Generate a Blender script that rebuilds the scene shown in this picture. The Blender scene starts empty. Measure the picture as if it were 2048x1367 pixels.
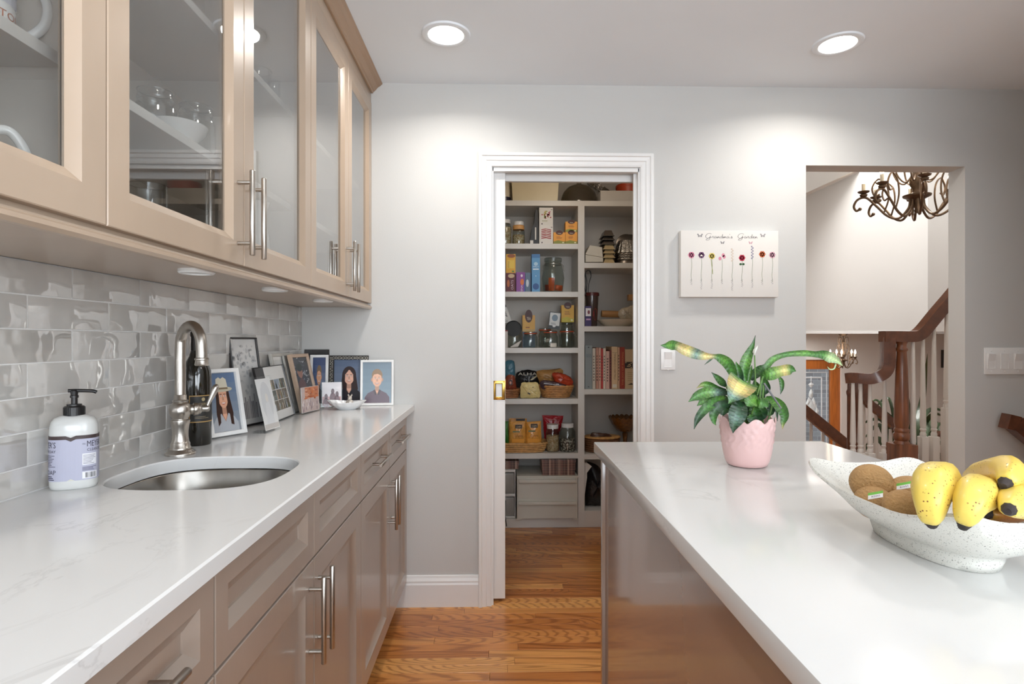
import bpy, bmesh, math, random
from math import sin, cos, pi, radians, sqrt, atan2
from mathutils import Vector, Matrix, Euler, noise as mnoise
random.seed(7)
SC = bpy.context.scene
COL = SC.collection
# ------------------------------------------------------------------ camera, light, exposure
F = 1160.0; HC = 1.204; VH = 681.0; YAW = math.atan(27.0 / F)
cam_d = bpy.data.cameras.new('camera'); cam = bpy.data.objects.new('camera', cam_d); COL.objects.link(cam)
cam_d.sensor_width = 36.0; cam_d.lens = 36.0 * F / 2048.0
cam_d.shift_y = -(683.5 - VH) / 2048.0; cam_d.clip_start = 0.02
cam.location = (0, 0, HC); cam.rotation_euler = (pi / 2, 0, -YAW)
SC.camera = cam
SC.view_settings.view_transform = 'Standard'; SC.view_settings.look = 'None'
SC.view_settings.gamma = 1.0; SC.view_settings.use_curve_mapping = False
SC.view_settings.exposure = 0.40
try:
    SC.cycles.max_bounces = 9; SC.cycles.diffuse_bounces = 5; SC.cycles.glossy_bounces = 4
    SC.cycles.transmission_bounces = 6; SC.cycles.transparent_max_bounces = 24
    SC.cycles.caustics_reflective = False; SC.cycles.caustics_refractive = False
    SC.cycles.sample_clamp_indirect = 6.0; SC.cycles.use_denoising = True
except Exception:
    pass
W = bpy.data.worlds.new('sky'); SC.world = W; W.use_nodes = True
W.node_tree.nodes['Background'].inputs[0].default_value = (0.80, 0.90, 1.0, 1)
W.node_tree.nodes['Background'].inputs[1].default_value = 1.0

def lamp(kind, loc, power, color=(1, 1, 1), size=0.1, rot=(0, 0, 0), size_y=None, spread=None, shape=None):
    d = bpy.data.lights.new(kind.lower() + '_light', kind); o = bpy.data.objects.new(kind.lower() + '_light', d)
    COL.objects.link(o); o.location = loc; o.rotation_euler = rot
    d.energy = power; d.color = color
    if kind == 'AREA':
        d.shape = shape or ('RECTANGLE' if size_y else 'DISK'); d.size = size
        if size_y: d.size_y = size_y
        if spread: d.spread = spread
    elif kind == 'SPOT':
        d.spot_size = spread or 2.0; d.spot_blend = 0.6; d.shadow_soft_size = size
    else:
        d.shadow_soft_size = size
    return o
CEIL = 2.372
WARM = (1.0, 0.95, 0.89)
DOWN = [(-0.20, 2.215), (1.333, 2.25), (-0.20, 0.75), (1.333, 0.75), (-0.20, -0.9), (1.333, -0.9)]
for x, y in DOWN:
    lamp('AREA', (x, y, CEIL - 0.012), 4.4 if y > 2 else 2.4, WARM, 0.13, spread=radians(150))
# daylight window behind the camera; added side window; both tilted up to brighten ceiling
lamp('AREA', (0.5, -2.9, 1.45), 74.0, (0.88, 0.94, 1.0), 2.0, rot=(pi / 2 + .7, 0, 0), size_y=1.5)
lamp('AREA', (1.66, -1.30, 1.45), 46.0, (0.88, 0.94, 1.0), 1.7, rot=(pi / 2 + .55, 0, pi / 2), size_y=1.4)
# foyer: unseen area lamps added to brighten it; then a pantry lamp
lamp('AREA', (4.3, 4.6, 4.95), 190.0, (1.0, 0.98, 0.96), 1.5, size_y=1.4)
lamp('AREA', (3.2, 6.9, 1.25), 36.0, (1.0, 0.96, 0.92), 1.6, size_y=0.9)

lamp('POINT', (0.42, 3.15, 2.22), 2.6, (1.0, 0.86, 0.70), 0.09)      # unseen lamp added to brighten the pantry, hidden behind the door head

# ------------------------------------------------------------------ pixel -> place helpers (2048 x 1367 frame)
def ray(u, v):
    a = (u - 1024.0) / F; b = -(v - VH) / F
    return Vector((a * cos(YAW) + sin(YAW), -a * sin(YAW) + cos(YAW), b))
CP = Vector((0, 0, HC))
def onY(u, v, Y): r = ray(u, v); return CP + r * (Y / r.y)
def onX(u, v, X): r = ray(u, v); return CP + r * (X / r.x)
def onZ(u, v, Z): r = ray(u, v); return CP + r * ((Z - HC) / r.z)
def at(u, v, d): return CP + ray(u, v) * d

# ------------------------------------------------------------------ materials
def lin(c):
    c = c / 255.0
    return c / 12.92 if c <= 0.04045 else ((c + 0.055) / 1.055) ** 2.4
def RGB(t): return (lin(t[0]), lin(t[1]), lin(t[2]), 1.0)
MATS = {}
def nd(nt, typ, **kw):
    n = nt.nodes.new(typ)
    for k, v in kw.items():
        if k in n.inputs.keys(): n.inputs[k].default_value = v
        else: setattr(n, k, v)
    return n
def ramp(nt, stops):
    r = nt.nodes.new('ShaderNodeValToRGB'); e = r.color_ramp.elements
    while len(e) < len(stops): e.new(0.5)
    for i, (p, c) in enumerate(stops): e[i].position = p; e[i].color = c
    return r
def mat(name, rgb=(128, 128, 128), rough=0.5, metal=0.0, vary=0.06, scale=14.0, bump=0.0, bscale=60.0, coat=0.0, stretch=None, spec=None, emit=0.0, sss=0.0):
    if name in MATS: return MATS[name]
    m = bpy.data.materials.new(name); m.use_nodes = True; MATS[name] = m
    nt = m.node_tree; b = nt.nodes['Principled BSDF']; L = nt.links
    c = RGB(rgb)
    tc = nt.nodes.new('ShaderNodeTexCoord'); mp = nt.nodes.new('ShaderNodeMapping')
    L.new(tc.outputs['Object'], mp.inputs[0])
    if stretch: mp.inputs['Scale'].default_value = stretch
    nz = nd(nt, 'ShaderNodeTexNoise', Scale=scale, Detail=4.0); L.new(mp.outputs[0], nz.inputs['Vector'])
    lo = tuple(x * (1 - vary) for x in c[:3]) + (1,); hi = tuple(min(1, x * (1 + vary)) for x in c[:3]) + (1,)
    rp = ramp(nt, [(0.3, lo), (0.7, hi)]); L.new(nz.outputs['Fac'], rp.inputs[0]); L.new(rp.outputs[0], b.inputs['Base Color'])
    b.inputs['Roughness'].default_value = rough; b.inputs['Metallic'].default_value = metal
    b.inputs['Coat Weight'].default_value = coat; b.inputs['Coat Roughness'].default_value = 0.08
    if spec is not None: b.inputs['Specular IOR Level'].default_value = spec
    if sss: b.inputs['Subsurface Weight'].default_value = sss; b.inputs['Subsurface Scale'].default_value = 0.01
    if bump:
        n2 = nd(nt, 'ShaderNodeTexNoise', Scale=bscale, Detail=3.0); L.new(mp.outputs[0], n2.inputs['Vector'])
        bp = nd(nt, 'ShaderNodeBump', Strength=bump, Distance=0.01); L.new(n2.outputs['Fac'], bp.inputs['Height']); L.new(bp.outputs[0], b.inputs['Normal'])
    if emit:
        b.inputs['Emission Color'].default_value = c; b.inputs['Emission Strength'].default_value = emit
    return m
def glass(name, tint=(255, 255, 255), rough=0.0, boost=1.0, base=0.0):
    if name in MATS: return MATS[name]
    m = bpy.data.materials.new(name); m.use_nodes = True; MATS[name] = m
    nt = m.node_tree; nt.nodes.clear(); L = nt.links
    o = nt.nodes.new('ShaderNodeOutputMaterial'); mx = nt.nodes.new('ShaderNodeMixShader')
    t = nd(nt, 'ShaderNodeBsdfTransparent'); t.inputs[0].default_value = RGB(tint)
    g = nd(nt, 'ShaderNodeBsdfGlossy', Roughness=rough)
    lw = nt.nodes.new('ShaderNodeLayerWeight'); lw.inputs[0].default_value = 0.5
    fr = nd(nt, 'ShaderNodeMath', operation='POWER'); fr.inputs[1].default_value = 5.0; L.new(lw.outputs['Facing'], fr.inputs[0])
    f2 = nd(nt, 'ShaderNodeMath', operation='MULTIPLY_ADD'); f2.inputs[1].default_value = 0.96; f2.inputs[2].default_value = 0.04; L.new(fr.outputs[0], f2.inputs[0]); fr = f2
    ma = nd(nt, 'ShaderNodeMath', operation='MULTIPLY_ADD'); ma.inputs[1].default_value = boost; ma.inputs[2].default_value = base; ma.use_clamp = True
    L.new(fr.outputs[0], ma.inputs[0]); L.new(ma.outputs[0], mx.inputs[0]); L.new(t.outputs[0], mx.inputs[1]); L.new(g.outputs[0], mx.inputs[2]); L.new(mx.outputs[0], o.inputs[0])
    return m
def ink(name='ink', rough=0.5, coat=0.0):
    key = name
    if key in MATS: return MATS[key]
    m = bpy.data.materials.new(key); m.use_nodes = True; MATS[key] = m
    nt = m.node_tree; b = nt.nodes['Principled BSDF']
    a = nd(nt, 'ShaderNodeVertexColor', layer_name='Col')
    nt.links.new(a.outputs['Color'], b.inputs['Base Color']); b.inputs['Roughness'].default_value = rough; b.inputs['Coat Weight'].default_value = coat
    return m

# ------------------------------------------------------------------ mesh builder
class MB:
    def __init__(s): s.v = []; s.f = []; s.m = []; s.c = None
    def add(s, vs, fs, mi=0, M=None):
        n = len(s.v)
        s.v += [tuple(M @ Vector(p)) for p in vs] if M else [tuple(p) for p in vs]
        for f in fs: s.f.append([n + i for i in f]); s.m.append(mi)
        return s
    def box(s, x0, x1, y0, y1, z0, z1, mi=0, M=None):
        v = [(x0, y0, z0), (x1, y0, z0), (x1, y1, z0), (x0, y1, z0), (x0, y0, z1), (x1, y0, z1), (x1, y1, z1), (x0, y1, z1)]
        return s.add(v, [(0, 3, 2, 1), (4, 5, 6, 7), (0, 1, 5, 4), (1, 2, 6, 5), (2, 3, 7, 6), (3, 0, 4, 7)], mi, M)
    def bbox(s, x0, x1, y0, y1, z0, z1, b=0.003, seg=2, mi=0, M=None):
        bm = bmesh.new(); bmesh.ops.create_cube(bm, size=1.0)
        for v in bm.verts: v.co = ((x0 + x1) / 2 + v.co.x * (x1 - x0), (y0 + y1) / 2 + v.co.y * (y1 - y0), (z0 + z1) / 2 + v.co.z * (z1 - z0))
        b = min(b, 0.45 * min(abs(x1 - x0), abs(y1 - y0), abs(z1 - z0)))
        bmesh.ops.bevel(bm, geom=bm.edges[:], offset=b, segments=seg, affect='EDGES', profile=0.6)
        bm.verts.index_update()
        s.add([v.co[:] for v in bm.verts], [[v.index for v in f.verts] for f in bm.faces], mi, M); bm.free()
        return s
    def rings(s, rs, close=True, cap0=False, cap1=False, mi=0, M=None):
        n = len(rs[0]); vs = [p for r in rs for p in r]; fs = []
        for i in range(len(rs) - 1):
            for j in range(n if close else n - 1):
                k = (j + 1) % n
                fs.append((i * n + j, i * n + k, (i + 1) * n + k, (i + 1) * n + j))
        if cap0: fs.append(tuple(reversed(range(n))))
        if cap1: fs.append(tuple(range((len(rs) - 1) * n, len(rs) * n)))
        return s.add(vs, fs, mi, M)
    def lathe(s, prof, c=(0, 0, 0), n=24, sx=1.0, sy=1.0, mi=0, M=None, cap0=True, cap1=True, fn=None):
        rs = []
        for r, z in prof:
            ring = []
            for j in range(n):
                a = 2 * pi * j / n
                rr = max(r, 1e-5)
                p = (c[0] + rr * sx * cos(a), c[1] + rr * sy * sin(a), c[2] + z)
                ring.append(fn(p, a, r, z) if fn else p)
            rs.append(ring)
        return s.rings(rs, True, cap0, cap1, mi, M)
    def tube(s, pts, r, n=8, closed=False, mi=0, M=None, sq=None):
        pts = [Vector(p) for p in pts]; k = len(pts)
        R = r if isinstance(r, (list, tuple)) else [r] * k
        tang = []
        for i in range(k):
            a = pts[(i - 1) % k] if (closed or i > 0) else pts[i]; b = pts[(i + 1) % k] if (closed or i < k - 1) else pts[i]
            t = b - a; tang.append(t.normalized() if t.length > 1e-9 else Vector((0, 0, 1)))
        up = Vector((0, 0, 1)) if abs(tang[0].z) < 0.9 else Vector((1, 0, 0))
        x = tang[0].cross(up).normalized(); rs = []
        for i in range(k):
            t = tang[i]; x = (x - t * x.dot(t))
            x = x.normalized() if x.length > 1e-6 else t.orthogonal().normalized()
            y = t.cross(x)
            ring = []
            for j in range(n):
                a = 2 * pi * (j + 0.5) / n
                if sq: ring.append(pts[i] + x * (sq[0] * max(-.72, min(.72, cos(a))) * R[i] * 1.39) + y * (sq[1] * max(-.72, min(.72, sin(a))) * R[i] * 1.39))
                else: ring.append(pts[i] + x * (cos(a) * R[i]) + y * (sin(a) * R[i]))
            rs.append(ring)
        if closed: rs.append(rs[0])
        return s.rings(rs, True, not closed, not closed, mi, M)
    def prism(s, poly, fn0, fn1, mi=0, M=None):
        n = len(poly); vs = [fn0(*p) for p in poly] + [fn1(*p) for p in poly]
        fs = [tuple(reversed(range(n))), tuple(range(n, 2 * n))] + [(i, (i + 1) % n, n + (i + 1) % n, n + i) for i in range(n)]
        return s.add(vs, fs, mi, M)
    def nest(s, a0, a1, b0, b1, rs, P, fill=True, back=False, mi=0):
        R = []
        for i, d in rs: R.append([P(a0 + i, b0 + i, d), P(a1 - i, b0 + i, d), P(a1 - i, b1 - i, d), P(a0 + i, b1 - i, d)])
        return s.rings(R, True, back, fill, mi)
    def ball(s, c, rx, ry=None, rz=None, n=16, m=10, mi=0, M=None):
        ry = ry or rx; rz = rz or rx; rs = []
        for i in range(m + 1):
            t = -pi / 2 + pi * i / m; cr = max(cos(t), 1e-4)
            rs.append([(c[0] + rx * cr * cos(2 * pi * j / n), c[1] + ry * cr * sin(2 * pi * j / n), c[2] + rz * sin(t)) for j in range(n)])
        return s.rings(rs, True, True, True, mi, M)
    def xform(s, M, i0=0):
        for i in range(i0, len(s.v)): s.v[i] = tuple(M @ Vector(s.v[i]))
        return s
ROOT = {}
def link_mesh(mb, name, mats, off, smooth=True, ang=38):
    me = bpy.data.meshes.new(name)
    me.from_pydata([(p[0] - off[0], p[1] - off[1], p[2] - off[2]) for p in mb.v], [], mb.f)
    mats = mats if isinstance(mats, (list, tuple)) else [mats]
    for m in mats: me.materials.append(m)
    if len(mats) > 1: me.polygons.foreach_set('material_index', mb.m)
    if mb.c is not None:
        at_ = me.color_attributes.new('Col', 'FLOAT_COLOR', 'CORNER'); buf = []
        for f, c in zip(mb.f, mb.c): buf += list(c) * len(f)
        at_.data.foreach_set('color', buf)
    me.validate(); me.update()
    if smooth:
        me.polygons.foreach_set('use_smooth', [True] * len(me.polygons)); me.set_sharp_from_angle(angle=radians(ang))
    o = bpy.data.objects.new(name, me); COL.objects.link(o)
    return o
def thing(name, label, cat, loc, group=None):
    o = bpy.data.objects.new(name, None); COL.objects.link(o); o.location = loc; o.empty_display_size = 0.05
    o['label'] = label; o['category'] = cat
    if group: o['group'] = group
    ROOT[o.name] = Vector(loc); return o
def part(mb, name, mats, parent, label=None, kind=None, smooth=True, ang=38):
    o = link_mesh(mb, name, mats, ROOT[parent.name], smooth, ang); o.parent = parent; ROOT[o.name] = ROOT[parent.name]
    if label: o['label'] = label
    if kind: o['kind'] = kind
    return o
def solo(mb, name, mats, label, cat, group=None, smooth=True, ang=38):
    xs = [p[0] for p in mb.v]; ys = [p[1] for p in mb.v]; zs = [p[2] for p in mb.v]
    off = Vector(((min(xs) + max(xs)) / 2, (min(ys) + max(ys)) / 2, min(zs)))
    o = link_mesh(mb, name, mats, off, smooth, ang); o.location = off
    o['label'] = label; o['category'] = cat
    if group: o['group'] = group
    ROOT[o.name] = off; return o
def struct(mb, name, mats, smooth=False):
    o = link_mesh(mb, name, mats, (0, 0, 0), smooth); o['kind'] = 'structure'; ROOT[o.name] = Vector((0, 0, 0)); return o
def spline(pts, n=6, closed=False):
    P = [Vector(p) for p in pts]; k = len(P); out = []
    for i in range(k if closed else k - 1):
        p0 = P[(i - 1) % k] if closed or i > 0 else P[i] * 2 - P[i + 1]
        p1 = P[i]; p2 = P[(i + 1) % k]
        p3 = P[(i + 2) % k] if closed or i < k - 2 else P[i + 1] * 2 - P[i]
        for j in range(n):
            t = j / n
            out.append(0.5 * ((2 * p1) + (p2 - p0) * t + (2 * p0 - 5 * p1 + 4 * p2 - p3) * t * t + (3 * p1 - p0 - 3 * p2 + p3) * t ** 3))
    if not closed: out.append(P[-1])
    return out
# ------------------------------------------------------------------ flat print: coloured polygons on a surface
FONTC = {}
def glyphs(txt, shear=0.0):
    key = (txt, shear)
    if key not in FONTC:
        cu = bpy.data.curves.new('t', 'FONT'); cu.body = txt; cu.resolution_u = 2; cu.shear = shear
        ob = bpy.data.objects.new('t', cu); COL.objects.link(ob)
        me = ob.to_mesh(); vs = [(v.co.x, v.co.y) for v in me.vertices]; fs = [list(p.vertices) for p in me.polygons]
        ob.to_mesh_clear(); bpy.data.objects.remove(ob); bpy.data.curves.remove(cu)
        w = max([p[0] for p in vs] or [1]); FONTC[key] = (vs, fs, w)
    return FONTC[key]
class Art:
    """Polygons in (x, y) with a colour and a layer; P(x, y, lift) places them."""
    def __init__(s, P, step=0.00012): s.P = P; s.step = step; s.seg = 1; s.mb = MB(); s.mb.c = []; s.k = 1
    def poly(s, pts, rgb, layer=None):
        s.k = layer if layer is not None else s.k
        s.mb.add([s.P(x, y, s.k * s.step) for x, y in pts], [tuple(range(len(pts)))]); s.mb.c.append(RGB(rgb)); return s
    def rect(s, x0, x1, y0, y1, rgb, layer=None): return s.poly([(x0, y0), (x1, y0), (x1, y1), (x0, y1)], rgb, layer)
    def strip(s, x0, x1, y0, y1, rgb, layer=None, n=16):
        for i in range(n):
            a = x0 + (x1 - x0) * i / n; b = x0 + (x1 - x0) * (i + 1) / n; s.rect(a, b, y0, y1, rgb, layer)
        return s
    def ell(s, cx, cy, rx, ry, rgb, layer=None, n=18, a0=0.0):
        return s.poly([(cx + rx * cos(a0 + 2 * pi * i / n), cy + ry * sin(a0 + 2 * pi * i / n)) for i in range(n)], rgb, layer)
    def line(s, pts, w, rgb, layer=None):
        for (x0, y0), (x1, y1) in zip(pts, pts[1:]):
            dx, dy = x1 - x0, y1 - y0; l = sqrt(dx * dx + dy * dy) or 1; nx, ny = -dy / l * w / 2, dx / l * w / 2
            s.poly([(x0 - nx, y0 - ny), (x1 - nx, y1 - ny), (x1 + nx, y1 + ny), (x0 + nx, y0 + ny)], rgb, layer)
        return s
    def text(s, txt, x, y, size, rgb, layer=None, width=None, shear=0.0, rot=0.0):
        vs, fs, w = glyphs(txt, shear); s.k = layer if layer is not None else s.k
        kx = (width / w) if width else size; c, si = cos(rot), sin(rot)
        q = [(x + c * p[0] * kx - si * p[1] * size, y + si * p[0] * kx + c * p[1] * size) for p in vs]
        s.mb.add([s.P(a, b, s.k * s.step) for a, b in q], fs); s.mb.c += [RGB(rgb)] * len(fs); return s
    def lines(s, x0, x1, y0, y1, n, rgb, layer=None, w=0.35):
        h = (y1 - y0) / n
        for i in range(n):
            s.strip(x0, x0 + (x1 - x0) * random.uniform(0.6, 1.0), y0 + i * h, y0 + (i + w) * h, rgb, layer, s.seg)
        return s
    def put(s, name, parent, material=None, label=None):
        return part(s.mb, name, material or ink(), parent, label, smooth=False)
# ------------------------------------------------------------------ room materials
XL = -0.889; D = 2.645; XU = -0.575; XB = -0.415; XC = -0.385; ZC = 0.915
paint = mat('wall_paint', (201, 201, 199), 0.75, vary=0.012, scale=3, bump=0.04, bscale=220)
white = mat('ceiling_paint', (236, 243, 249), 0.85, vary=0.01, scale=3)
trimw = mat('trim_paint', (232, 232, 231), 0.35, vary=0.008)
foyerw = mat('foyer_paint', (205, 203, 200), 0.75, vary=0.012, scale=2)
pantryw = mat('pantry_paint', (204, 199, 192), 0.8, vary=0.015, scale=3)
melam = mat('white_melamine', (214, 211, 205), 0.4, vary=0.01)
steel = mat('brushed_nickel', (186, 180, 172), 0.3, 1.0, vary=0.05, scale=60, stretch=(1, 1, 0.05))
dark = mat('shadow_gap', (40, 36, 33), 0.9)

def wood_mat(name, rgb, rough, coat, stretch, vary=0.10, sc=9.0):
    return mat(name, rgb, rough, vary=vary, scale=sc, stretch=stretch, coat=coat, bump=0.02, bscale=40)
cabw = wood_mat('maple_upper', (176, 156, 136), 0.33, 0.25, (1.2, 1.2, 0.5), vary=0.05, sc=5)
cabb = wood_mat('maple_base', (161, 146, 134), 0.3, 0.3, (1.2, 1.2, 0.5), vary=0.05, sc=5)
isl = wood_mat('island_panel', (142, 122, 110), 0.24, 0.9, (1.2, 0.4, 1.2), vary=0.06, sc=4)
cabin = mat('cabinet_interior', (196, 188, 178), 0.5, vary=0.02)
oakd = wood_mat('dark_oak', (110, 63, 36), 0.35, 0.2, (9, 9, 0.8), vary=0.45, sc=6)
oakr = wood_mat('rail_oak', (90, 50, 29), 0.32, 0.25, (3, 3, 3), vary=0.3, sc=9)
oako = wood_mat('door_oak', (168, 96, 38), 0.35, 0.3, (9, 9, 0.8), vary=0.22, sc=5)
baluw = mat('baluster_paint', (205, 198, 190), 0.4, vary=0.01)

def quartz():
    m = mat('white_quartz', (212, 212, 211), 0.14, vary=0.01, scale=5)
    nt = m.node_tree; L = nt.links; b = nt.nodes['Principled BSDF']
    tc = nt.nodes.new('ShaderNodeTexCoord')
    mp = nt.nodes.new('ShaderNodeMapping'); mp.inputs['Scale'].default_value = (1.0, 0.55, 1.0); mp.inputs['Rotation'].default_value = (0, 0, 0.5); L.new(tc.outputs['Object'], mp.inputs[0])
    n = nd(nt, 'ShaderNodeTexNoise', Scale=5.0, Detail=7.0, Roughness=0.62, Distortion=0.9); L.new(mp.outputs[0], n.inputs['Vector'])
    su = nd(nt, 'ShaderNodeMath', operation='SUBTRACT'); su.inputs[1].default_value = 0.5; ab = nd(nt, 'ShaderNodeMath', operation='ABSOLUTE')
    L.new(n.outputs['Fac'], su.inputs[0]); L.new(su.outputs[0], ab.inputs[0])
    rp = ramp(nt, [(0.0, (1, 1, 1, 1)), (0.016, (0, 0, 0, 1))]); L.new(ab.outputs[0], rp.inputs[0])
    n2 = nd(nt, 'ShaderNodeTexNoise', Scale=3.1, Detail=3.0); L.new(mp.outputs[0], n2.inputs['Vector'])
    r2 = ramp(nt, [(0.52, (0, 0, 0, 1)), (0.72, (0.4, 0.4, 0.4, 1))]); L.new(n2.outputs['Fac'], r2.inputs[0])
    mu = nd(nt, 'ShaderNodeMath', operation='MULTIPLY'); L.new(rp.outputs[0], mu.inputs[0]); L.new(r2.outputs[0], mu.inputs[1])
    mx = nd(nt, 'ShaderNodeMixRGB'); mx.inputs[1].default_value = RGB((217, 217, 216)); mx.inputs[2].default_value = RGB((160, 158, 157)); L.new(mu.outputs[0], mx.inputs[0])
    L.new(mx.outputs[0], b.inputs['Base Color']); b.inputs['Specular IOR Level'].default_value = 0.38
    return m
QZ = quartz()
def oak_floor(name='oak_plank'):
    m = bpy.data.materials.new(name); m.use_nodes = True
    nt = m.node_tree; L = nt.links; b = nt.nodes['Principled BSDF']
    tc = nt.nodes.new('ShaderNodeTexCoord'); oi = nt.nodes.new('ShaderNodeObjectInfo')
    def M_(op, x, y=None, c=None):
        n = nd(nt, 'ShaderNodeMath', operation=op)
        for i, k in enumerate((x, y, c)):
            if k is None: continue
            if isinstance(k, (int, float)): n.inputs[i].default_value = k
            else: L.new(k, n.inputs[i])
        return n.outputs[0]
    sp = nt.nodes.new('ShaderNodeSeparateXYZ'); L.new(tc.outputs['Object'], sp.inputs[0]); rnd = oi.outputs['Random']
    r2_ = M_('FRACT', M_('MULTIPLY', rnd, 91.7)); r3_ = M_('FRACT', M_('MULTIPLY', rnd, 517.3))
    cy = M_('ADD', M_('MULTIPLY', sp.outputs[1], 26.0), M_('MULTIPLY', M_('SUBTRACT', r2_, 0.5), 2.4))
    cz = M_('ADD', M_('MULTIPLY', sp.outputs[0], M_('MULTIPLY_ADD', M_('MULTIPLY', r3_, r3_), 7.0, 0.25)), M_('MULTIPLY', M_('SUBTRACT', r2_, 0.35), 9.0))
    cm = nt.nodes.new('ShaderNodeCombineXYZ'); L.new(M_('MULTIPLY', rnd, 9.0), cm.inputs[0]); L.new(cy, cm.inputs[1]); L.new(cz, cm.inputs[2])
    wv = nd(nt, 'ShaderNodeTexWave', Scale=1.25, Distortion=3.2, Detail=3.0); wv.wave_type = 'RINGS'; wv.rings_direction = 'X'; wv.inputs['Detail Scale'].default_value = 1.4; L.new(cm.outputs[0], wv.inputs['Vector'])
    ad = nd(nt, 'ShaderNodeVectorMath', operation='ADD'); L.new(tc.outputs['Object'], ad.inputs[0]); cb = nt.nodes.new('ShaderNodeCombineXYZ'); L.new(M_('MULTIPLY', rnd, 31.0), cb.inputs[0]); L.new(M_('MULTIPLY', rnd, 17.0), cb.inputs[1]); L.new(cb.outputs[0], ad.inputs[1])
    mp2 = nt.nodes.new('ShaderNodeMapping'); mp2.inputs['Scale'].default_value = (2.5, 80.0, 30.0); L.new(ad.outputs[0], mp2.inputs[0])
    nz = nd(nt, 'ShaderNodeTexNoise', Scale=3.0, Detail=5.0); L.new(mp2.outputs[0], nz.inputs['Vector'])
    tone = ramp(nt, [(0.0, RGB((170, 104, 50))), (0.35, RGB((194, 126, 66))), (0.7, RGB((206, 142, 78))), (1.0, RGB((222, 166, 98)))]); L.new(oi.outputs['Random'], tone.inputs[0])
    g = ramp(nt, [(0.06, (0.50, 0.38, 0.28, 1)), (0.30, (0.95, 0.93, 0.90, 1)), (0.7, (1.08, 1.08, 1.08, 1))]); L.new(wv.outputs['Fac'], g.inputs[0])
    g2 = ramp(nt, [(0.32, (0.70, 0.62, 0.55, 1)), (0.55, (1.04, 1.04, 1.04, 1))]); L.new(nz.outputs['Fac'], g2.inputs[0])
    m1 = nd(nt, 'ShaderNodeMixRGB', blend_type='MULTIPLY'); m1.inputs[0].default_value = 0.68; L.new(tone.outputs[0], m1.inputs[1]); L.new(g.outputs[0], m1.inputs[2])
    m2 = nd(nt, 'ShaderNodeMixRGB', blend_type='MULTIPLY'); m2.inputs[0].default_value = 0.7; L.new(m1.outputs[0], m2.inputs[1]); L.new(g2.outputs[0], m2.inputs[2])
    L.new(m2.outputs[0], b.inputs['Base Color']); b.inputs['Roughness'].default_value = 0.33; b.inputs['Coat Weight'].default_value = 0.3; b.inputs['Coat Roughness'].default_value = 0.15
    return m
PLK = oak_floor()

# ------------------------------------------------------------------ shell
OPL, OPR, OPT = onY(1612, 600, D).x, onY(1930, 600, D).x, 2.013      # cased-free opening to the foyer
PDL, PDR, PDT = -0.027, 0.644, 1.993                                 # pantry doorway
WT = 0.10
XR, YB = 3.4, -3.0
mb = MB()
for (a, b, z0, z1) in [(-1.0, PDL, 0, CEIL), (PDL, PDR, PDT, CEIL), (PDR, OPL, 0, CEIL), (OPL, OPR, OPT, CEIL), (OPR, XR + .1, 0, CEIL)]:
    mb.box(a, b, D, D + WT, z0, z1)
struct(mb, 'wall_back', paint)
mb = MB(); mb.box(-0.999, -0.897, YB, D + 0.001, 0, CEIL); wall_left = struct(mb, 'wall_left', paint)
mb = MB()
mb.box(XR, XR + .1, 1.2, D, 0, CEIL)
struct(mb, 'wall_right', paint)
XP = 1.75; mb = MB()   # added unseen wall blocking window light from the right end; holds the side window
for (a, b, z0, z1) in [(YB, -2.2, 0, CEIL), (-2.2, -0.4, 0, 0.75), (-2.2, -0.4, 2.15, CEIL), (-0.4, 1.3, 0, CEIL)]:
    mb.box(XP, XP + .1, a, b, z0, z1)
mb.box(XP + .1, XR, 1.2, 1.3, 0, CEIL)
struct(mb, 'wall_light_blocker', paint)
mb = MB()
for (a, b, z0, z1) in [(-1.0, -0.5, 0, CEIL), (-0.5, 1.5, 0, 0.7), (-0.5, 1.5, 2.2, CEIL), (1.5, 1.85, 0, CEIL)]:
    mb.box(a, b, YB - .1, YB, z0, z1)
struct(mb, 'wall_front', paint)
mb = MB(); mb.box(-1.0, XR + .1, YB - .1, D + WT, CEIL, CEIL + 0.08); struct(mb, 'ceiling', white)
mb = MB(); mb.box(-1.0, XR + .1, YB - .1, D + WT, -0.09, -0.013); mb.box(-0.25, 1.15, D + WT, 4.15, -0.09, -0.013)
floor = struct(mb, 'floor', mat('oak_subfloor', (150, 96, 50), 0.4, vary=0.2, scale=6, stretch=(1, 12, 1)))
# floor planks, one by one where the picture shows them; the rest of the floor is covered by joined boards
PW = 0.0505; row = 0; y = 1.25
far = MB()
while y < 4.06:
    x = -0.49 - random.uniform(0, 0.5)
    while x < 1.05:
        l = random.choice([0.32, 0.45, 0.55, 0.7, 0.85, 1.0]); a = max(x, -0.49); b = min(x + l, 1.05)
        if b - a > 0.03:
            if y > D - 0.02: a = max(a, -0.19)
            if b - a > 0.03:
                p = MB(); dz = random.uniform(-0.0003, 0.0003); p.bbox(-(b - a) / 2 + .0004, (b - a) / 2 - .0004, -PW / 2 + .0004, PW / 2 - .0004, -0.012, dz, 0.0008, 1)
                o = link_mesh(p, 'plank', PLK, (0, 0, 0), smooth=False); o.location = ((a + b) / 2, y + PW / 2, 0); o.parent = floor
        x += l
    y += PW; row += 1
for (x0, x1, y0, y1) in [(-0.89, XR, YB, 1.25), (1.05, XR, 1.25, D)]:
    yy = y0
    while yy < y1 - 1e-6:
        far.box(x0, x1, yy + .0006, min(yy + 0.0505, y1) - .0006, -0.012, 0.0); yy += 0.0505
o = part(far, 'floor_boards', PLK, floor, kind='stuff', smooth=False)

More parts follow.
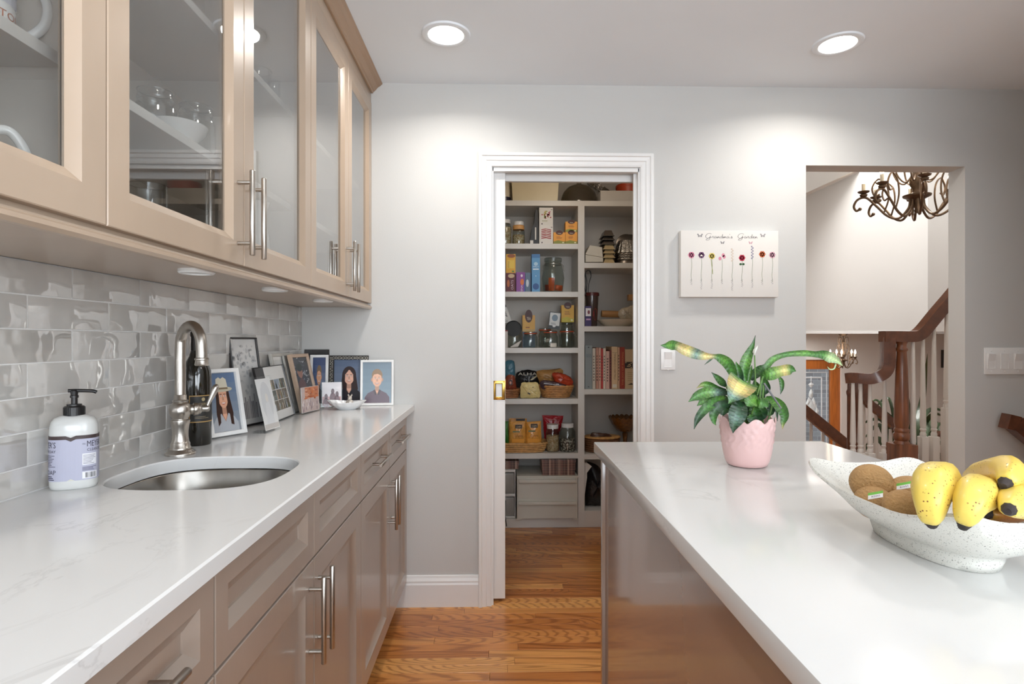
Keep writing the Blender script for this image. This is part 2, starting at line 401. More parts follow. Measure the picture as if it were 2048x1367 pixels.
# baseboard on the back wall, between cabinets and pantry casing and on either side
def board(x0, x1, Y=D):
    m = MB(); prof = [(0, 0), (0.016, 0), (0.016, 0.100), (0.013, 0.108), (0.013, 0.116), (0.008, 0.128), (0.006, 0.138), (0, 0.140)]
    return m.prism(prof, lambda d, z: (x0, Y - d, z), lambda d, z: (x1, Y - d, z))
m = board(-0.47, -0.0885)
m2 = board(0.711, OPL - .002); m.add(m2.v, m2.f)
m2 = board(OPR + .002, XR); m.add(m2.v, m2.f)
struct(m, 'baseboard_back', trimw)

# pantry casing: stepped profile swept round the doorway
def casing(name, xl, xr, zt, Y, sgn=-1):
    prof = [(0.004, 0), (0.004, 0.010), (0.012, 0.013), (0.026, 0.013), (0.030, 0.017), (0.046, 0.019), (0.050, 0.024), (0.062, 0.024), (0.064, 0.020), (0.064, 0)]
    rs = []
    for o, d in prof:
        rs.append([(xl - o, Y + sgn * d, 0.0), (xl - o, Y + sgn * d, zt + o), (xr + o, Y + sgn * d, zt + o), (xr + o, Y + sgn * d, 0.0)])
    m = MB(); m.rings(rs, close=False)
    return struct(m, name, trimw)
casing('trim_1', PDL, PDR, PDT, D)
mb = MB()   # jamb lining with the pocket on the hinge-less side
mb.box(PDL - .012, PDL + .004, D - .001, D + .026, 0, PDT); mb.box(PDL - .012, PDL + .004, D + .078, D + WT + .001, 0, PDT)
mb.box(PDR - .004, PDR + .012, D - .001, D + WT + .001, 0, PDT); mb.box(PDR - .018, PDR - .004, D + .03, D + .045, 0, PDT - .016)
mb.box(PDL, PDR, D - .001, D + .026, PDT - .016, PDT); mb.box(PDL, PDR, D + .078, D + WT + .001, PDT - .040, PDT)
struct(mb, 'trim_2', trimw)
# pocket door
mb = MB(); mb.bbox(-0.66, 0.031, D + .033, D + .070, 0.014, PDT - .012, 0.002)
door = struct(mb, 'door_1', trimw)
brass = mat('polished_brass', (200, 160, 82), 0.22, 1.0, vary=0.05)
zp = onY(997, 780, D + .033).z
mb = MB(); Pp = lambda a, b, d: (a, D + .033 - d, b)
mb.nest(-0.026, 0.030, zp - .044, zp + .044, [(0, 0), (0, .002), (.002, .003), (.010, .003), (.012, .0045), (.014, .003), (.016, -.008), (.018, -.009)], Pp)
part(mb, 'flush_pull', brass, door, label='polished brass flush pull')
mb = MB(); 
for sx_ in (-.021, .025):
    for sz_ in (-.039, .039): mb.ball((sx_, D + .0295, zp + sz_), .0025, n=8, m=4)
part(mb, 'screw', brass, door)
mb = MB(); mb.bbox(0.0305, 0.0325, D + .037, D + .066, zp - .05, zp + .05, .0008); part(mb, 'edge_plate', brass, door)

# pantry shell
mb = MB(); mb.box(-0.29, -0.19, D + WT, 4.17, 0, CEIL); struct(mb, 'wall_pantry_left', pantryw)
mb = MB(); mb.box(1.05, 1.15, D + WT, 4.17, 0, CEIL); struct(mb, 'wall_pantry_right', pantryw)
mb = MB(); mb.box(-0.19, 1.05, 4.07, 4.17, 0, CEIL); struct(mb, 'wall_pantry_back', pantryw)
mb = MB(); mb.box(-0.29, 1.15, D + WT, 4.17, CEIL, CEIL + .08); struct(mb, 'ceiling_pantry', pantryw)

# ------------------------------------------------------------------ ceiling downlights
bulb = mat('lamp_glow', (255, 246, 232), 0.5, emit=14.0, vary=0)
for i, (x, y) in enumerate(DOWN[:2]):
    t = thing('recessed_light', ['round recessed ceiling light over the aisle, in front of the pantry door', 'round recessed ceiling light over the island, above the canvas print'][i], 'ceiling light', (x, y, CEIL - .012), 'recessed ceiling lights')
    m = MB(); m.lathe([(.066, 0), (.068, -.006), (.078, -.009), (.090, -.006), (.093, 0)], (x, y, CEIL), 40, cap0=False, cap1=False); part(m, 'trim_ring', white, t)
    m = MB(); m.lathe([(.001, -.004), (.05, -.0045), (.067, -.003)], (x, y, CEIL), 40, cap0=False, cap1=False); part(m, 'lens', bulb, t)

# ------------------------------------------------------------------ backsplash tiles
def tile_mat():
    m = bpy.data.materials.new('glazed_tile'); m.use_nodes = True; nt = m.node_tree; L = nt.links; b = nt.nodes['Principled BSDF']
    tc = nt.nodes.new('ShaderNodeTexCoord'); oi = nt.nodes.new('ShaderNodeObjectInfo')
    mm = nd(nt, 'ShaderNodeMath', operation='MULTIPLY'); mm.inputs[1].default_value = 23.0; L.new(oi.outputs['Random'], mm.inputs[0])
    ad = nd(nt, 'ShaderNodeVectorMath', operation='ADD'); L.new(tc.outputs['Object'], ad.inputs[0])
    cm = nt.nodes.new('ShaderNodeCombineXYZ'); L.new(mm.outputs[0], cm.inputs[1]); L.new(mm.outputs[0], cm.inputs[2]); L.new(cm.outputs[0], ad.inputs[1])
    tn = ramp(nt, [(0, RGB((190, 187, 182))), (0.5, RGB((196, 193, 189))), (1, RGB((202, 200, 196)))]); L.new(oi.outputs['Random'], tn.inputs[0])
    n0 = nd(nt, 'ShaderNodeTexNoise', Scale=7.0, Detail=3.0); L.new(ad.outputs[0], n0.inputs['Vector'])
    r0 = ramp(nt, [(0.3, (0.93, 0.93, 0.93, 1)), (0.7, (1.05, 1.05, 1.05, 1))]); L.new(n0.outputs['Fac'], r0.inputs[0])
    mx = nd(nt, 'ShaderNodeMixRGB', blend_type='MULTIPLY'); mx.inputs[0].default_value = 1; L.new(tn.outputs[0], mx.inputs[1]); L.new(r0.outputs[0], mx.inputs[2]); L.new(mx.outputs[0], b.inputs['Base Color'])
    b.inputs['Roughness'].default_value = 0.03; b.inputs['Specular IOR Level'].default_value = 0.8; b.inputs['IOR'].default_value = 2.0
    n1 = nd(nt, 'ShaderNodeTexNoise', Scale=14.0, Detail=1.5); L.new(ad.outputs[0], n1.inputs['Vector'])
    bp = nd(nt, 'ShaderNodeBump', Strength=0.6, Distance=0.006); L.new(n1.outputs['Fac'], bp.inputs['Height']); L.new(bp.outputs[0], b.inputs['Normal'])
    return m
TIL = tile_mat(); grout = mat('grout', (222, 221, 219), 0.85)
mb = MB(); mb.box(-0.8975, XL - .0018, -0.6, D - .0005, ZC - .02, 1.3555); part(mb, 'grout_bed', grout, wall_left, smooth=False)
TP, TL = 0.0648, 0.2290; ztop = 1.3555
full = []
for k in range(5):
    m = MB(); nx, nz = 8, 4
    rs = []
    m.bbox(-.007, 0, -TL / 2 + .0012, TL / 2 - .0012, -TP / 2 + .0012, TP / 2 - .0012, .0016, 2)
    full.append(link_mesh(m, 'tile', TIL, (0, 0, 0)).data)
    bpy.data.objects.remove(bpy.data.objects['tile'])
for r in range(7):
    z1 = ztop - r * TP; z0 = max(z1 - TP, ZC + .001)
    j = 1.231 + (0 if r % 2 == 0 else TL / 2) - 9 * TL
    while j < D:
        a = j; b = min(j + TL, D - .001)
        if b > -0.55 and b - a > .01:
            cut = (b - a) < TL - 1e-4 or (z1 - z0) < TP - 1e-4
            if cut:
                m = MB(); m.bbox(-.007, 0, -(b - a) / 2 + .0012, (b - a) / 2 - .0012, -(z1 - z0) / 2 + .0012, (z1 - z0) / 2 - .0012, .0016, 2); me = None
                o = link_mesh(m, 'tile', TIL, (0, 0, 0))
            else:
                o = bpy.data.objects.new('tile', full[(r * 3 + int(j * 7)) % 5]); COL.objects.link(o)
            o.parent = wall_left; o.location = (XL + random.uniform(-.0006, .0006), (a + b) / 2, (z0 + z1) / 2)
            o.rotation_euler = (0, random.uniform(-.008, .008), random.uniform(-.004, .004))
        j += TL
mb = MB(); mb.bbox(XL - .008, XL + .004, -0.6, D - .001, 1.3555, 1.3605, .0015); struct(mb, 'trim_3', grout)

# ------------------------------------------------------------------ cabinet fronts
def front(P, a0, a1, b0, b1, fr=.057, bev=.018, glassy=False, th=.02, raised=False):
    m = MB()
    rs = [(.0, -th), (.0, -.0015), (.0015, 0), (fr, 0), (fr + .0015, -.0015), (fr + bev, -.0125), (fr + bev + .0005, -.0155)]
    if glassy: rs = [(fr + bev + .0005, -th)] + rs
    elif raised: rs[-1] = (fr + bev + .012, -.0130)
    m.nest(a0, a1, b0, b1, rs, P, fill=not glassy, back=not glassy)
    return m
PXU = lambda a, b, d: (XU + d, a, b)
PXB = lambda a, b, d: (XB + d, a, b)
def bar_pull(parent, x_face, p0, p1, proj=.032, name='handle', r=.006):
    """bar between p0 and p1 = (y, z), two posts back to the face"""
    m = MB(); A = Vector((x_face + proj, p0[0], p0[1])); B = Vector((x_face + proj, p1[0], p1[1])); d = (B - A).normalized()
    m.tube([A, A + d * .0015, B - d * .0015, B], [r * .8, r, r, r * .8], 14)
    for q in (A + d * .027, B - d * .027): m.tube([q + Vector((-proj + .0005, 0, 0)), q], r * .75, 10)
    return part(m, name, steel, parent)
pane = glass('cabinet_glass', (246, 247, 247), 0.0, 2.3, 0.02)
UB = [-0.09, 0.396, 0.866, 1.325, 1.793, 2.238, D - .003]; ZU0, ZU1 = 1.373, 2.280
SH = [1.615, 1.90]
ulab = ['glass-fronted wall cabinet holding white printed mugs', 'glass-fronted wall cabinet above the faucet, with glass jars and white bowl', 'glass-fronted wall cabinet next to the back wall, with a slim pair of handles']
UC = []
for k in range(3):
    a0, a1 = UB[2 * k], UB[2 * k + 2]
    t = thing('wall_cabinet', ulab[k], 'cabinet', (-.74, (a0 + a1) / 2, 1.356), 'glass-fronted wall cabinets'); UC.append(t)
    xb, xf = -0.8965, XU - .0205
    m = MB(); m.box(xb, xb + .008, a0, a1, 1.356, 2.335); m.box(xb, xf, a0 + .0004, a0 + .016, 1.356, 2.335); m.box(xb, xf, a1 - .016, a1 - .0004, 1.356, 2.335)
    m.box(xb, xf, a0 + .016, a1 - .016, 1.374, 1.392); m.box(xb, xf, a0 + .016, a1 - .016, 2.262, 2.335)
    part(m, 'carcass', cabin, t, smooth=False)
    m = MB(); m.box(xb + .001, xf + .004, a0, a1, 1.3555, 1.3735); part(m, 'bottom_panel', cabw, t, smooth=False)
    m = MB(); m.bbox(xf - .018, XU - .002, a0, a1, 2.283, 2.338, .001); part(m, 'top_rail', cabw, t)
    for z in SH: m = MB(); m.bbox(xb + .008, XU - .052, a0 + .0165, a1 - .0165, z - .018, z, .001); part(m, 'shelf', melam, t)
    for s in range(2):
        b0, b1 = UB[2 * k + s] + .0015, UB[2 * k + s + 1] - .0015
        d = part(front(PXU, b0, b1, ZU0, ZU1, .050, .016, True), 'door', cabw, t)
        m = MB(); m.box(XU - .0165, XU - .0125, b0 + .062, b1 - .062, ZU0 + .062, ZU1 - .062); part(m, 'pane', pane, d, smooth=False)
        yb = b1 - .030 if s == 0 else b0 + .030
        bar_pull(d, XU, (yb, 1.392), (yb, 1.580))
# crown and light rail
prof = [(0, 2.325), (.008, 2.325), (.010, 2.332), (.016, 2.335), (.022, 2.342), (.030, 2.352), (.042, 2.359), (.046, 2.364), (.050, 2.366), (.050, CEIL), (0, CEIL)]
crown = wood_mat('maple_crown', (160, 130, 102), 0.35, 0.2, (1.2, 0.4, 1.2), vary=0.06, sc=5)
mb = MB(); mb.prism([(d, z) for d, z in prof], lambda d, z: (XU - .0015 + d, UB[0], z), lambda d, z: (XU - .0015 + d, D - .001, z)); struct(mb, 'trim_4', crown)
prof = [(-.03, 1.3555), (-.03, 1.349), (-.012, 1.345), (-.005, 1.346), (.001, 1.351), (.001, 1.357), (-.005, 1.361), (-.006, 1.364), (-.022, 1.366), (-.022, 1.3555)]
mb = MB(); mb.prism(prof, lambda d, z: (XU + d, UB[0], z), lambda d, z: (XU + d, D - .001, z)); struct(mb, 'trim_5', cabw)
for i, yy in enumerate([1.255, 1.69, 2.15]):
    t = thing('puck_light', ['small round puck light under the cabinets, the one nearest above the faucet', 'small round puck light under the cabinets, above the row of photo frames', 'small round puck light under the cabinets, the one closest to the back wall'][i], 'cabinet light', (-.645, yy, 1.347), 'puck lights under the wall cabinets')
    m = MB(); m.lathe([(.036, 0), (.036, -.006), (.033, -.009), (.027, -.009), (.026, -.006)], (-.645, yy, 1.3555), 28, cap0=False, cap1=False); part(m, 'housing', trimw, t)
    m = MB(); m.lathe([(.001, -.0068), (.026, -.0062)], (-.645, yy, 1.3555), 28, cap0=False, cap1=False); part(m, 'lens', mat('frosted_lens', (214, 214, 210), 0.3), t)

# base cabinets
BB = [-0.06, 0.400, 0.859, 1.315, 1.761, 2.219, D - .012]
blab = ['base cabinet with a drawer handle, closest to the camera', 'base cabinet under the sink, with false drawer fronts and long door handles', 'base cabinet next to the back wall, with two drawers over two doors']
for k in range(3):
    a0, a1 = BB[2 * k], BB[2 * k + 2] if k < 2 else D - .002
    t = thing('base_cabinet', blab[k], 'cabinet', (-.63, (a0 + a1) / 2, 0), 'base cabinets along the sink wall')
    xf = XB - .0205; m = MB()
    m.box(-.895, xf, a0 + .0004, a0 + .018, .115, .884); m.box(-.895, xf, a1 - .018, a1 - .0004, .115, .884); m.box(-.895, xf, a0 + .018, a1 - .018, .115, .133); m.box(-.895, -.885, a0 + .018, a1 - .018, .133, .884)
    m.box(xf - .018, xf, a0 + .018, a1 - .018, .70, .73); m.box(xf - .018, xf, a0 + .018, a1 - .018, .864, .884); m.box(xf - .018, xf, a0 + .018, a1 - .018, .115, .14)
    mid = (BB[2 * k] + BB[2 * k + 2]) / 2; m.box(xf - .018, xf, mid - .02, mid + .02, .14, .864)
    part(m, 'carcass', cabb, t, smooth=False)
    m = MB(); m.box(-.51, -.495, a0, a1, .0, .115); part(m, 'toe_kick', cabb, t, smooth=False)
    if k == 2: m = MB(); m.box(xf, XB - .004, BB[6], D - .002, .118, .884); part(m, 'filler_strip', cabb, t, smooth=False)
    for s in range(2):
        b0, b1 = BB[2 * k + s] + .002, BB[2 * k + s + 1] - .002
        dr = part(front(PXB, b0, b1, .719, .872, .040, .021), 'drawer' if k != 1 else 'drawer_front', cabb, t)
        do = part(front(PXB, b0, b1, .120, .714, .056, .018, raised=True), 'door', cabb, t)
        if k != 1:
            yc = (b0 + b1) / 2; bar_pull(dr, XB, (yc - .095, .797), (yc + .095, .797), .032)
        yb = b1 - .030 if s == 0 else b0 + .030
        bar_pull(do, XB, (yb, .495), (yb, .686))
# ------------------------------------------------------------------ counter with sink cut-out
SCX, SCY, SA, SB = -.643, 1.303, .178, .164
def sup(a, ra, rb, n=2.9):
    c, s = cos(a), sin(a); return (math.copysign(abs(c) ** (2 / n), c) * ra, math.copysign(abs(s) ** (2 / n), s) * rb)
NS = 64; y0s, y1s = 1.06, 1.56; z1, z0 = ZC, ZC - .03; xw = -.8885
inn = [(SCX + sup(2 * pi * i / NS, SA, SB)[0], SCY + sup(2 * pi * i / NS, SA, SB)[1]) for i in range(NS)]
def rectpt(a):
    c, s = cos(a), sin(a); best = 9
    for lim, comp in ((XC - SCX, c), (xw - SCX, c), (y1s - SCY, s), (y0s - SCY, s)):
        if abs(comp) > 1e-9 and lim / comp > 0: best = min(best, lim / comp)
    return (SCX + c * best, SCY + s * best)
angs = sorted([2 * pi * i / NS for i in range(NS)] + [atan2(y - SCY, x - SCX) % (2 * pi) for x in (XC, xw) for y in (y0s, y1s)])
inn = [(SCX + sup(a, SA, SB)[0], SCY + sup(a, SA, SB)[1]) for a in angs]; out = [rectpt(a) for a in angs]
mb = MB()
mb.rings([[(x, y, z0) for x, y in out], [(x, y, z0) for x, y in inn], [(x, y, z1 - .003) for x, y in inn], [(SCX + (x - SCX) * 1.012, SCY + (y - SCY) * 1.012, z1) for x, y in inn], [(x, y, z1) for x, y in out]])
ch = .003
for (a, b) in ((-.30, y0s), (y0s, y1s), (y1s, D - .0012)):
    if a != y0s or b != y1s:
        mb.add([(xw, a, z0), (XC, a, z0), (XC, b, z0), (xw, b, z0)], [(0, 3, 2, 1)]); mb.add([(xw, a, z1), (XC, a, z1), (XC, b, z1), (xw, b, z1)], [(0, 1, 2, 3)])
mb.rings([[(XC, -.30, z0), (XC, D - .0012, z0)], [(XC + ch, -.30, z0 + ch), (XC + ch, D - .0012, z0 + ch)], [(XC + ch, -.30, z1 - ch), (XC + ch, D - .0012, z1 - ch)], [(XC, -.30, z1), (XC, D - .0012, z1)]], close=False)
mb.rings([[(xw, D - .0012, z0), (xw, D - .0012, z1)], [(xw, -.30, z0), (xw, -.30, z1)]], close=False)
solo(mb, 'worktop', QZ, 'long white quartz worktop with faint grey veins and the sink cut into it', 'countertop', ang=30)
ssm = mat('sink_steel', (150, 146, 140), 0.26, 1.0, vary=0.08, scale=40, stretch=(1, 1, .1))
t = thing('bar_sink', 'small stainless steel sink set under the quartz worktop', 'sink', (SCX, SCY, .72))
m = MB(); rs = []
for k, z, n in [(1.06, .8843, 2.9), (1.015, .8843, 2.9), (1.0, .880, 2.9), (.985, .80, 2.9), (.95, .755, 2.7), (.88, .738, 2.5), (.2, .730, 2.0)]:
    rs.append([(SCX + sup(2 * pi * i / 48, SA * k, SB * k, n)[0], SCY + sup(2 * pi * i / 48, SA * k, SB * k, n)[1], z) for i in range(48)])
m.rings(rs, cap1=True); part(m, 'basin', ssm, t, ang=60)
m = MB(); m.lathe([(.045, .003), (.042, .005), (.03, .004), (.028, -.004), (.002, -.005)], (SCX, SCY, .7285), 24, cap0=False); part(m, 'drain', steel, t)

# ------------------------------------------------------------------ island
IX0, IX1, IY1, IY0 = .272, .932, 1.652, -.55
t = thing('kitchen_island', 'kitchen island body of smooth greige-stained wood', 'island', ((IX0 + IX1) / 2, .5, 0))
m = MB(); m.box(.293, .91, IY0 + .03, 1.586, .09, .884); part(m, 'body', isl, t, smooth=False)
m = MB(); m.bbox(.2845, .915, 1.586, 1.609, 0, .884, .0012); part(m, 'end_panel', isl, t)
m = MB(); m.box(.335, .87, IY0 + .08, 1.586, 0, .09); part(m, 'toe_kick', isl, t, smooth=False)
m = MB(); m.bbox(IX0, IX1, IY0, IY1, .885, ZC, .003, 2)
solo(m, 'island_top', QZ, 'white quartz slab lying on the island, under the fruit bowl', 'countertop')
# ------------------------------------------------------------------ soap bottle
blackp = mat('black_plastic', (26, 25, 26), 0.35); clearp = mat('cloudy_plastic', (205, 206, 204), 0.25, coat=0.3, vary=0.02); soapm = mat('soap_liquid', (196, 192, 176), 0.2, coat=0.4)
sx, sy = -.838, 1.166
t = thing('soap_dispenser', 'lavender labelled hand soap bottle with black pump beside the sink', 'soap bottle', (sx, sy, ZC))
RS = Matrix.Translation((sx, sy, ZC)) @ Matrix.Rotation(radians(24), 4, 'Z')
ax, ay = .0395, .027
m = MB(); rs = []
for k, z in [(.86, 0), (.95, .002), (.995, .008), (1, .016), (1, .112), (.985, .122), (.93, .131), (.80, .138), (.58, .1425), (.40, .1435)]:
    rs.append([(sup(2 * pi * i / 40, ax * k, ay * k, 2.7)[0], sup(2 * pi * i / 40, ax * k, ay * k, 2.7)[1], z) for i in range(40)])
m.rings(rs, cap0=True, cap1=True, M=RS); part(m, 'bottle', clearp, t, ang=60)
def PL(x, y, l):   # x = angle (degrees round the bottle), y = height
    p = sup(radians(x), ax + .0004 + l, ay + .0004 + l, 2.7); return tuple(RS @ Vector((p[0], p[1], y)))
A = Art(PL); A.seg = 10
A.strip(-180, 180, .018, .098, (176, 177, 196), 1, 60); A.strip(-180, 180, .098, .105, (62, 48, 48), 1, 60)
A.strip(-180, 180, .0, .0, (0, 0, 0), 1, 1)
A.poly([(-90 - 7, .0982), (-90 + 7, .0982), (-90, .094)], (62, 48, 48), 3); A.poly([(-97, .1051), (-83, .1051), (-90, .1015)], (205, 206, 204), 3); A.poly([(-95, .0179), (-85, .0179), (-90, .0215)], (205, 204, 190), 3)
K = (48, 44, 60)
A.text("MRS.", -70, .0865, .004, K, 3, width=9); A.text("MEYER'S", -59, .0825, .0160, K, 3, width=74); A.text("CLEAN DAY", -58, .0735, .0075, K, 3, width=70)
A.strip(-70, -22, .047, .069, (226, 226, 232), 3, 10); A.lines(-68, -26, .049, .068, 7, (90, 88, 104), 4, .3)
A.lines(-70, -22, .036, .044, 4, (96, 94, 116), 3, .5); A.strip(-70, -20, .0205, .0335, (228, 228, 232), 3, 10)
for i in range(15): A.rect(-62 + i * 2.4, -62 + i * 2.4 + random.choice([.7, 1.2, 1.6]), .022, .032, (40, 38, 46), 4)
A.text("MEYER'S", -194, .0825, .0160, K, 3, width=74); A.text("CLEAN DAY", -190, .0730, .0075, K, 3, width=70)
A.lines(-168, -120, .046, .070, 8, (70, 66, 88), 3, .35); A.text("SOAP", -170, .0315, .012, K, 3, width=50); A.lines(-160, -122, .0205, .030, 3, (70, 66, 88), 3, .5)
A.put('printed_label', t, label='lavender printed label with a dark top band')
m = MB(); m.lathe([(.0175, .142), (.0175, .1585), (.016, .160), (.0125, .161), (.0125, .164), (.004, .165)], n=28, M=RS)
for i in range(28):
    a = 2 * pi * i / 28; m.box(.0172, .018, -.0012, .0012, .1425, .158, M=RS @ Matrix.Rotation(a, 4, 'Z'))
part(m, 'collar', blackp, t)
m = MB(); m.lathe([(.0055, .164), (.0055, .176), (.0072, .1765), (.0072, .181), (.006, .182), (.0068, .190), (.005, .1915)], n=20, M=RS)
m.tube(spline([RS @ Vector(p) for p in [(-.010, .0, .1905), (.004, 0, .1905), (.022, 0, .1895), (.031, 0, .1885), (.0365, 0, .186)]], 4), .0034, 10)
part(m, 'pump', blackp, t)

# ------------------------------------------------------------------ faucet
fx, fy = -.812, 1.500
t = thing('bar_faucet', 'brushed nickel gooseneck faucet with side lever behind the sink', 'faucet', (fx, fy, ZC))
m = MB(); m.lathe([(.036, 0), (.0365, .003), (.034, .006), (.030, .0085), (.028, .012), (.025, .0135), (.0245, .018), (.0225, .020), (.0225, .028), (.0205, .031), (.0195, .036), (.0185, .045), (.0185, .058), (.0205, .074), (.0225, .084), (.0222, .087), (.018, .089), (.0178, .091), (.021, .096), (.0248, .104), (.026, .112), (.0248, .121), (.021, .128), (.0165, .132), (.018, .134), (.0182, .137), (.0145, .140), (.0142, .151), (.013, .152)], (fx, fy, ZC), 36); part(m, 'body', steel, t, ang=50)
dv = Vector((.85, -.50, 0)).normalized(); q = []
for z in (.150, .19, .235): q.append(Vector((fx, fy, ZC + z)))
R_ = .044
for i in range(1, 13):
    a = pi * i / 12 * .97; q.append(Vector((fx, fy, ZC + .272)) + dv * (R_ - R_ * cos(a)) + Vector((0, 0, R_ * 1.25 * sin(a))))
q.append(q[-1] + Vector((.001, 0, -.022))); q.append(q[-1] + Vector((0, 0, -.012)))
m = MB(); m.tube(spline(q, 3), .0128, 20); part(m, 'spout', steel, t, ang=60)
e = q[-1]
m = MB(); m.lathe([(.0128, .004), (.0165, .002), (.0168, -.001), (.0145, -.003), (.0155, -.010), (.0165, -.013), (.0148, -.016), (.010, -.016)], tuple(e), 28); part(m, 'aerator', steel, t)
h0 = Vector((fx, fy, ZC + .112)); hd = Vector((.80, .6, 0)).normalized()
m = MB(); rr = [(0, .013), (.024, .013), (.028, .0135), (.030, .0165), (.036, .017), (.040, .0155), (.041, .0135), (.046, .0125), (.049, .0085), (.056, .008), (.060, .0095), (.066, .008), (.068, .003)]
m.tube([h0 + hd * a for a, b in rr], [b for a, b in rr], 20); part(m, 'valve_stem', steel, t)
m = MB(); b0 = h0 + hd * .060
m.tube(spline([b0, b0 + hd * .006 + Vector((0, 0, .016)), b0 + hd * .014 + Vector((0, 0, .034)), b0 + hd * .021 + Vector((0, 0, .052)), b0 + hd * .026 + Vector((0, 0, .062))], 4), [.0045] * 3 + [.0045, .005, .0055, .006, .0066, .0072, .0078, .0083, .0086, .0085, .008, .0068, .0045, .002][:14], 14)
part(m, 'lever', steel, t, ang=60)

# ------------------------------------------------------------------ wine bottle
t = thing('wine_bottle', 'dark glass wine bottle with a gold-edged black label behind the faucet', 'bottle', (-.8425, 1.640, ZC))
gb = mat('dark_bottle_glass', (22, 20, 14), 0.06, coat=0.6, vary=0.02)
m = MB(); m.lathe([(.030, .002), (.0355, 0), (.0375, .004), (.0375, .185), (.036, .205), (.028, .228), (.019, .246), (.0148, .262), (.0142, .300), (.0158, .301), (.0158, .312), (.0140, .314), (.0138, .3235), (.010, .3240)], (-.8425, 1.640, ZC), 36); part(m, 'glass', gb, t, ang=50)
m = MB(); m.lathe([(.0149, .262), (.0147, .30), (.0163, .3006), (.0163, .3125), (.0146, .3145), (.0143, .3243), (.002, .3246)], (-.8425, 1.640, ZC), 30, cap0=False); part(m, 'foil', mat('black_foil', (36, 32, 29), .35, .4), t)
def PW_(x, y, l): a = radians(x); r = .0377 + l; return (-.8425 + r * cos(a), 1.640 + r * sin(a), ZC + y)
A = Art(PW_); A.seg = 10; A.strip(-92, 40, .065, .139, (186, 148, 88), 1, 22); A.strip(-89, 37, .0675, .1365, (40, 38, 36), 2, 22)
A.lines(-60, -20, .098, .106, 2, (168, 150, 116), 3, .4); A.text("RESERVE", -62, .112, .009, (176, 156, 116), 3, width=48); A.lines(-70, -10, .076, .084, 2, (150, 136, 110), 3, .3); A.ell(-38, .128, 7, .005, (176, 156, 116), 3)
A.put('printed_label', t, label='black label with a gold border')

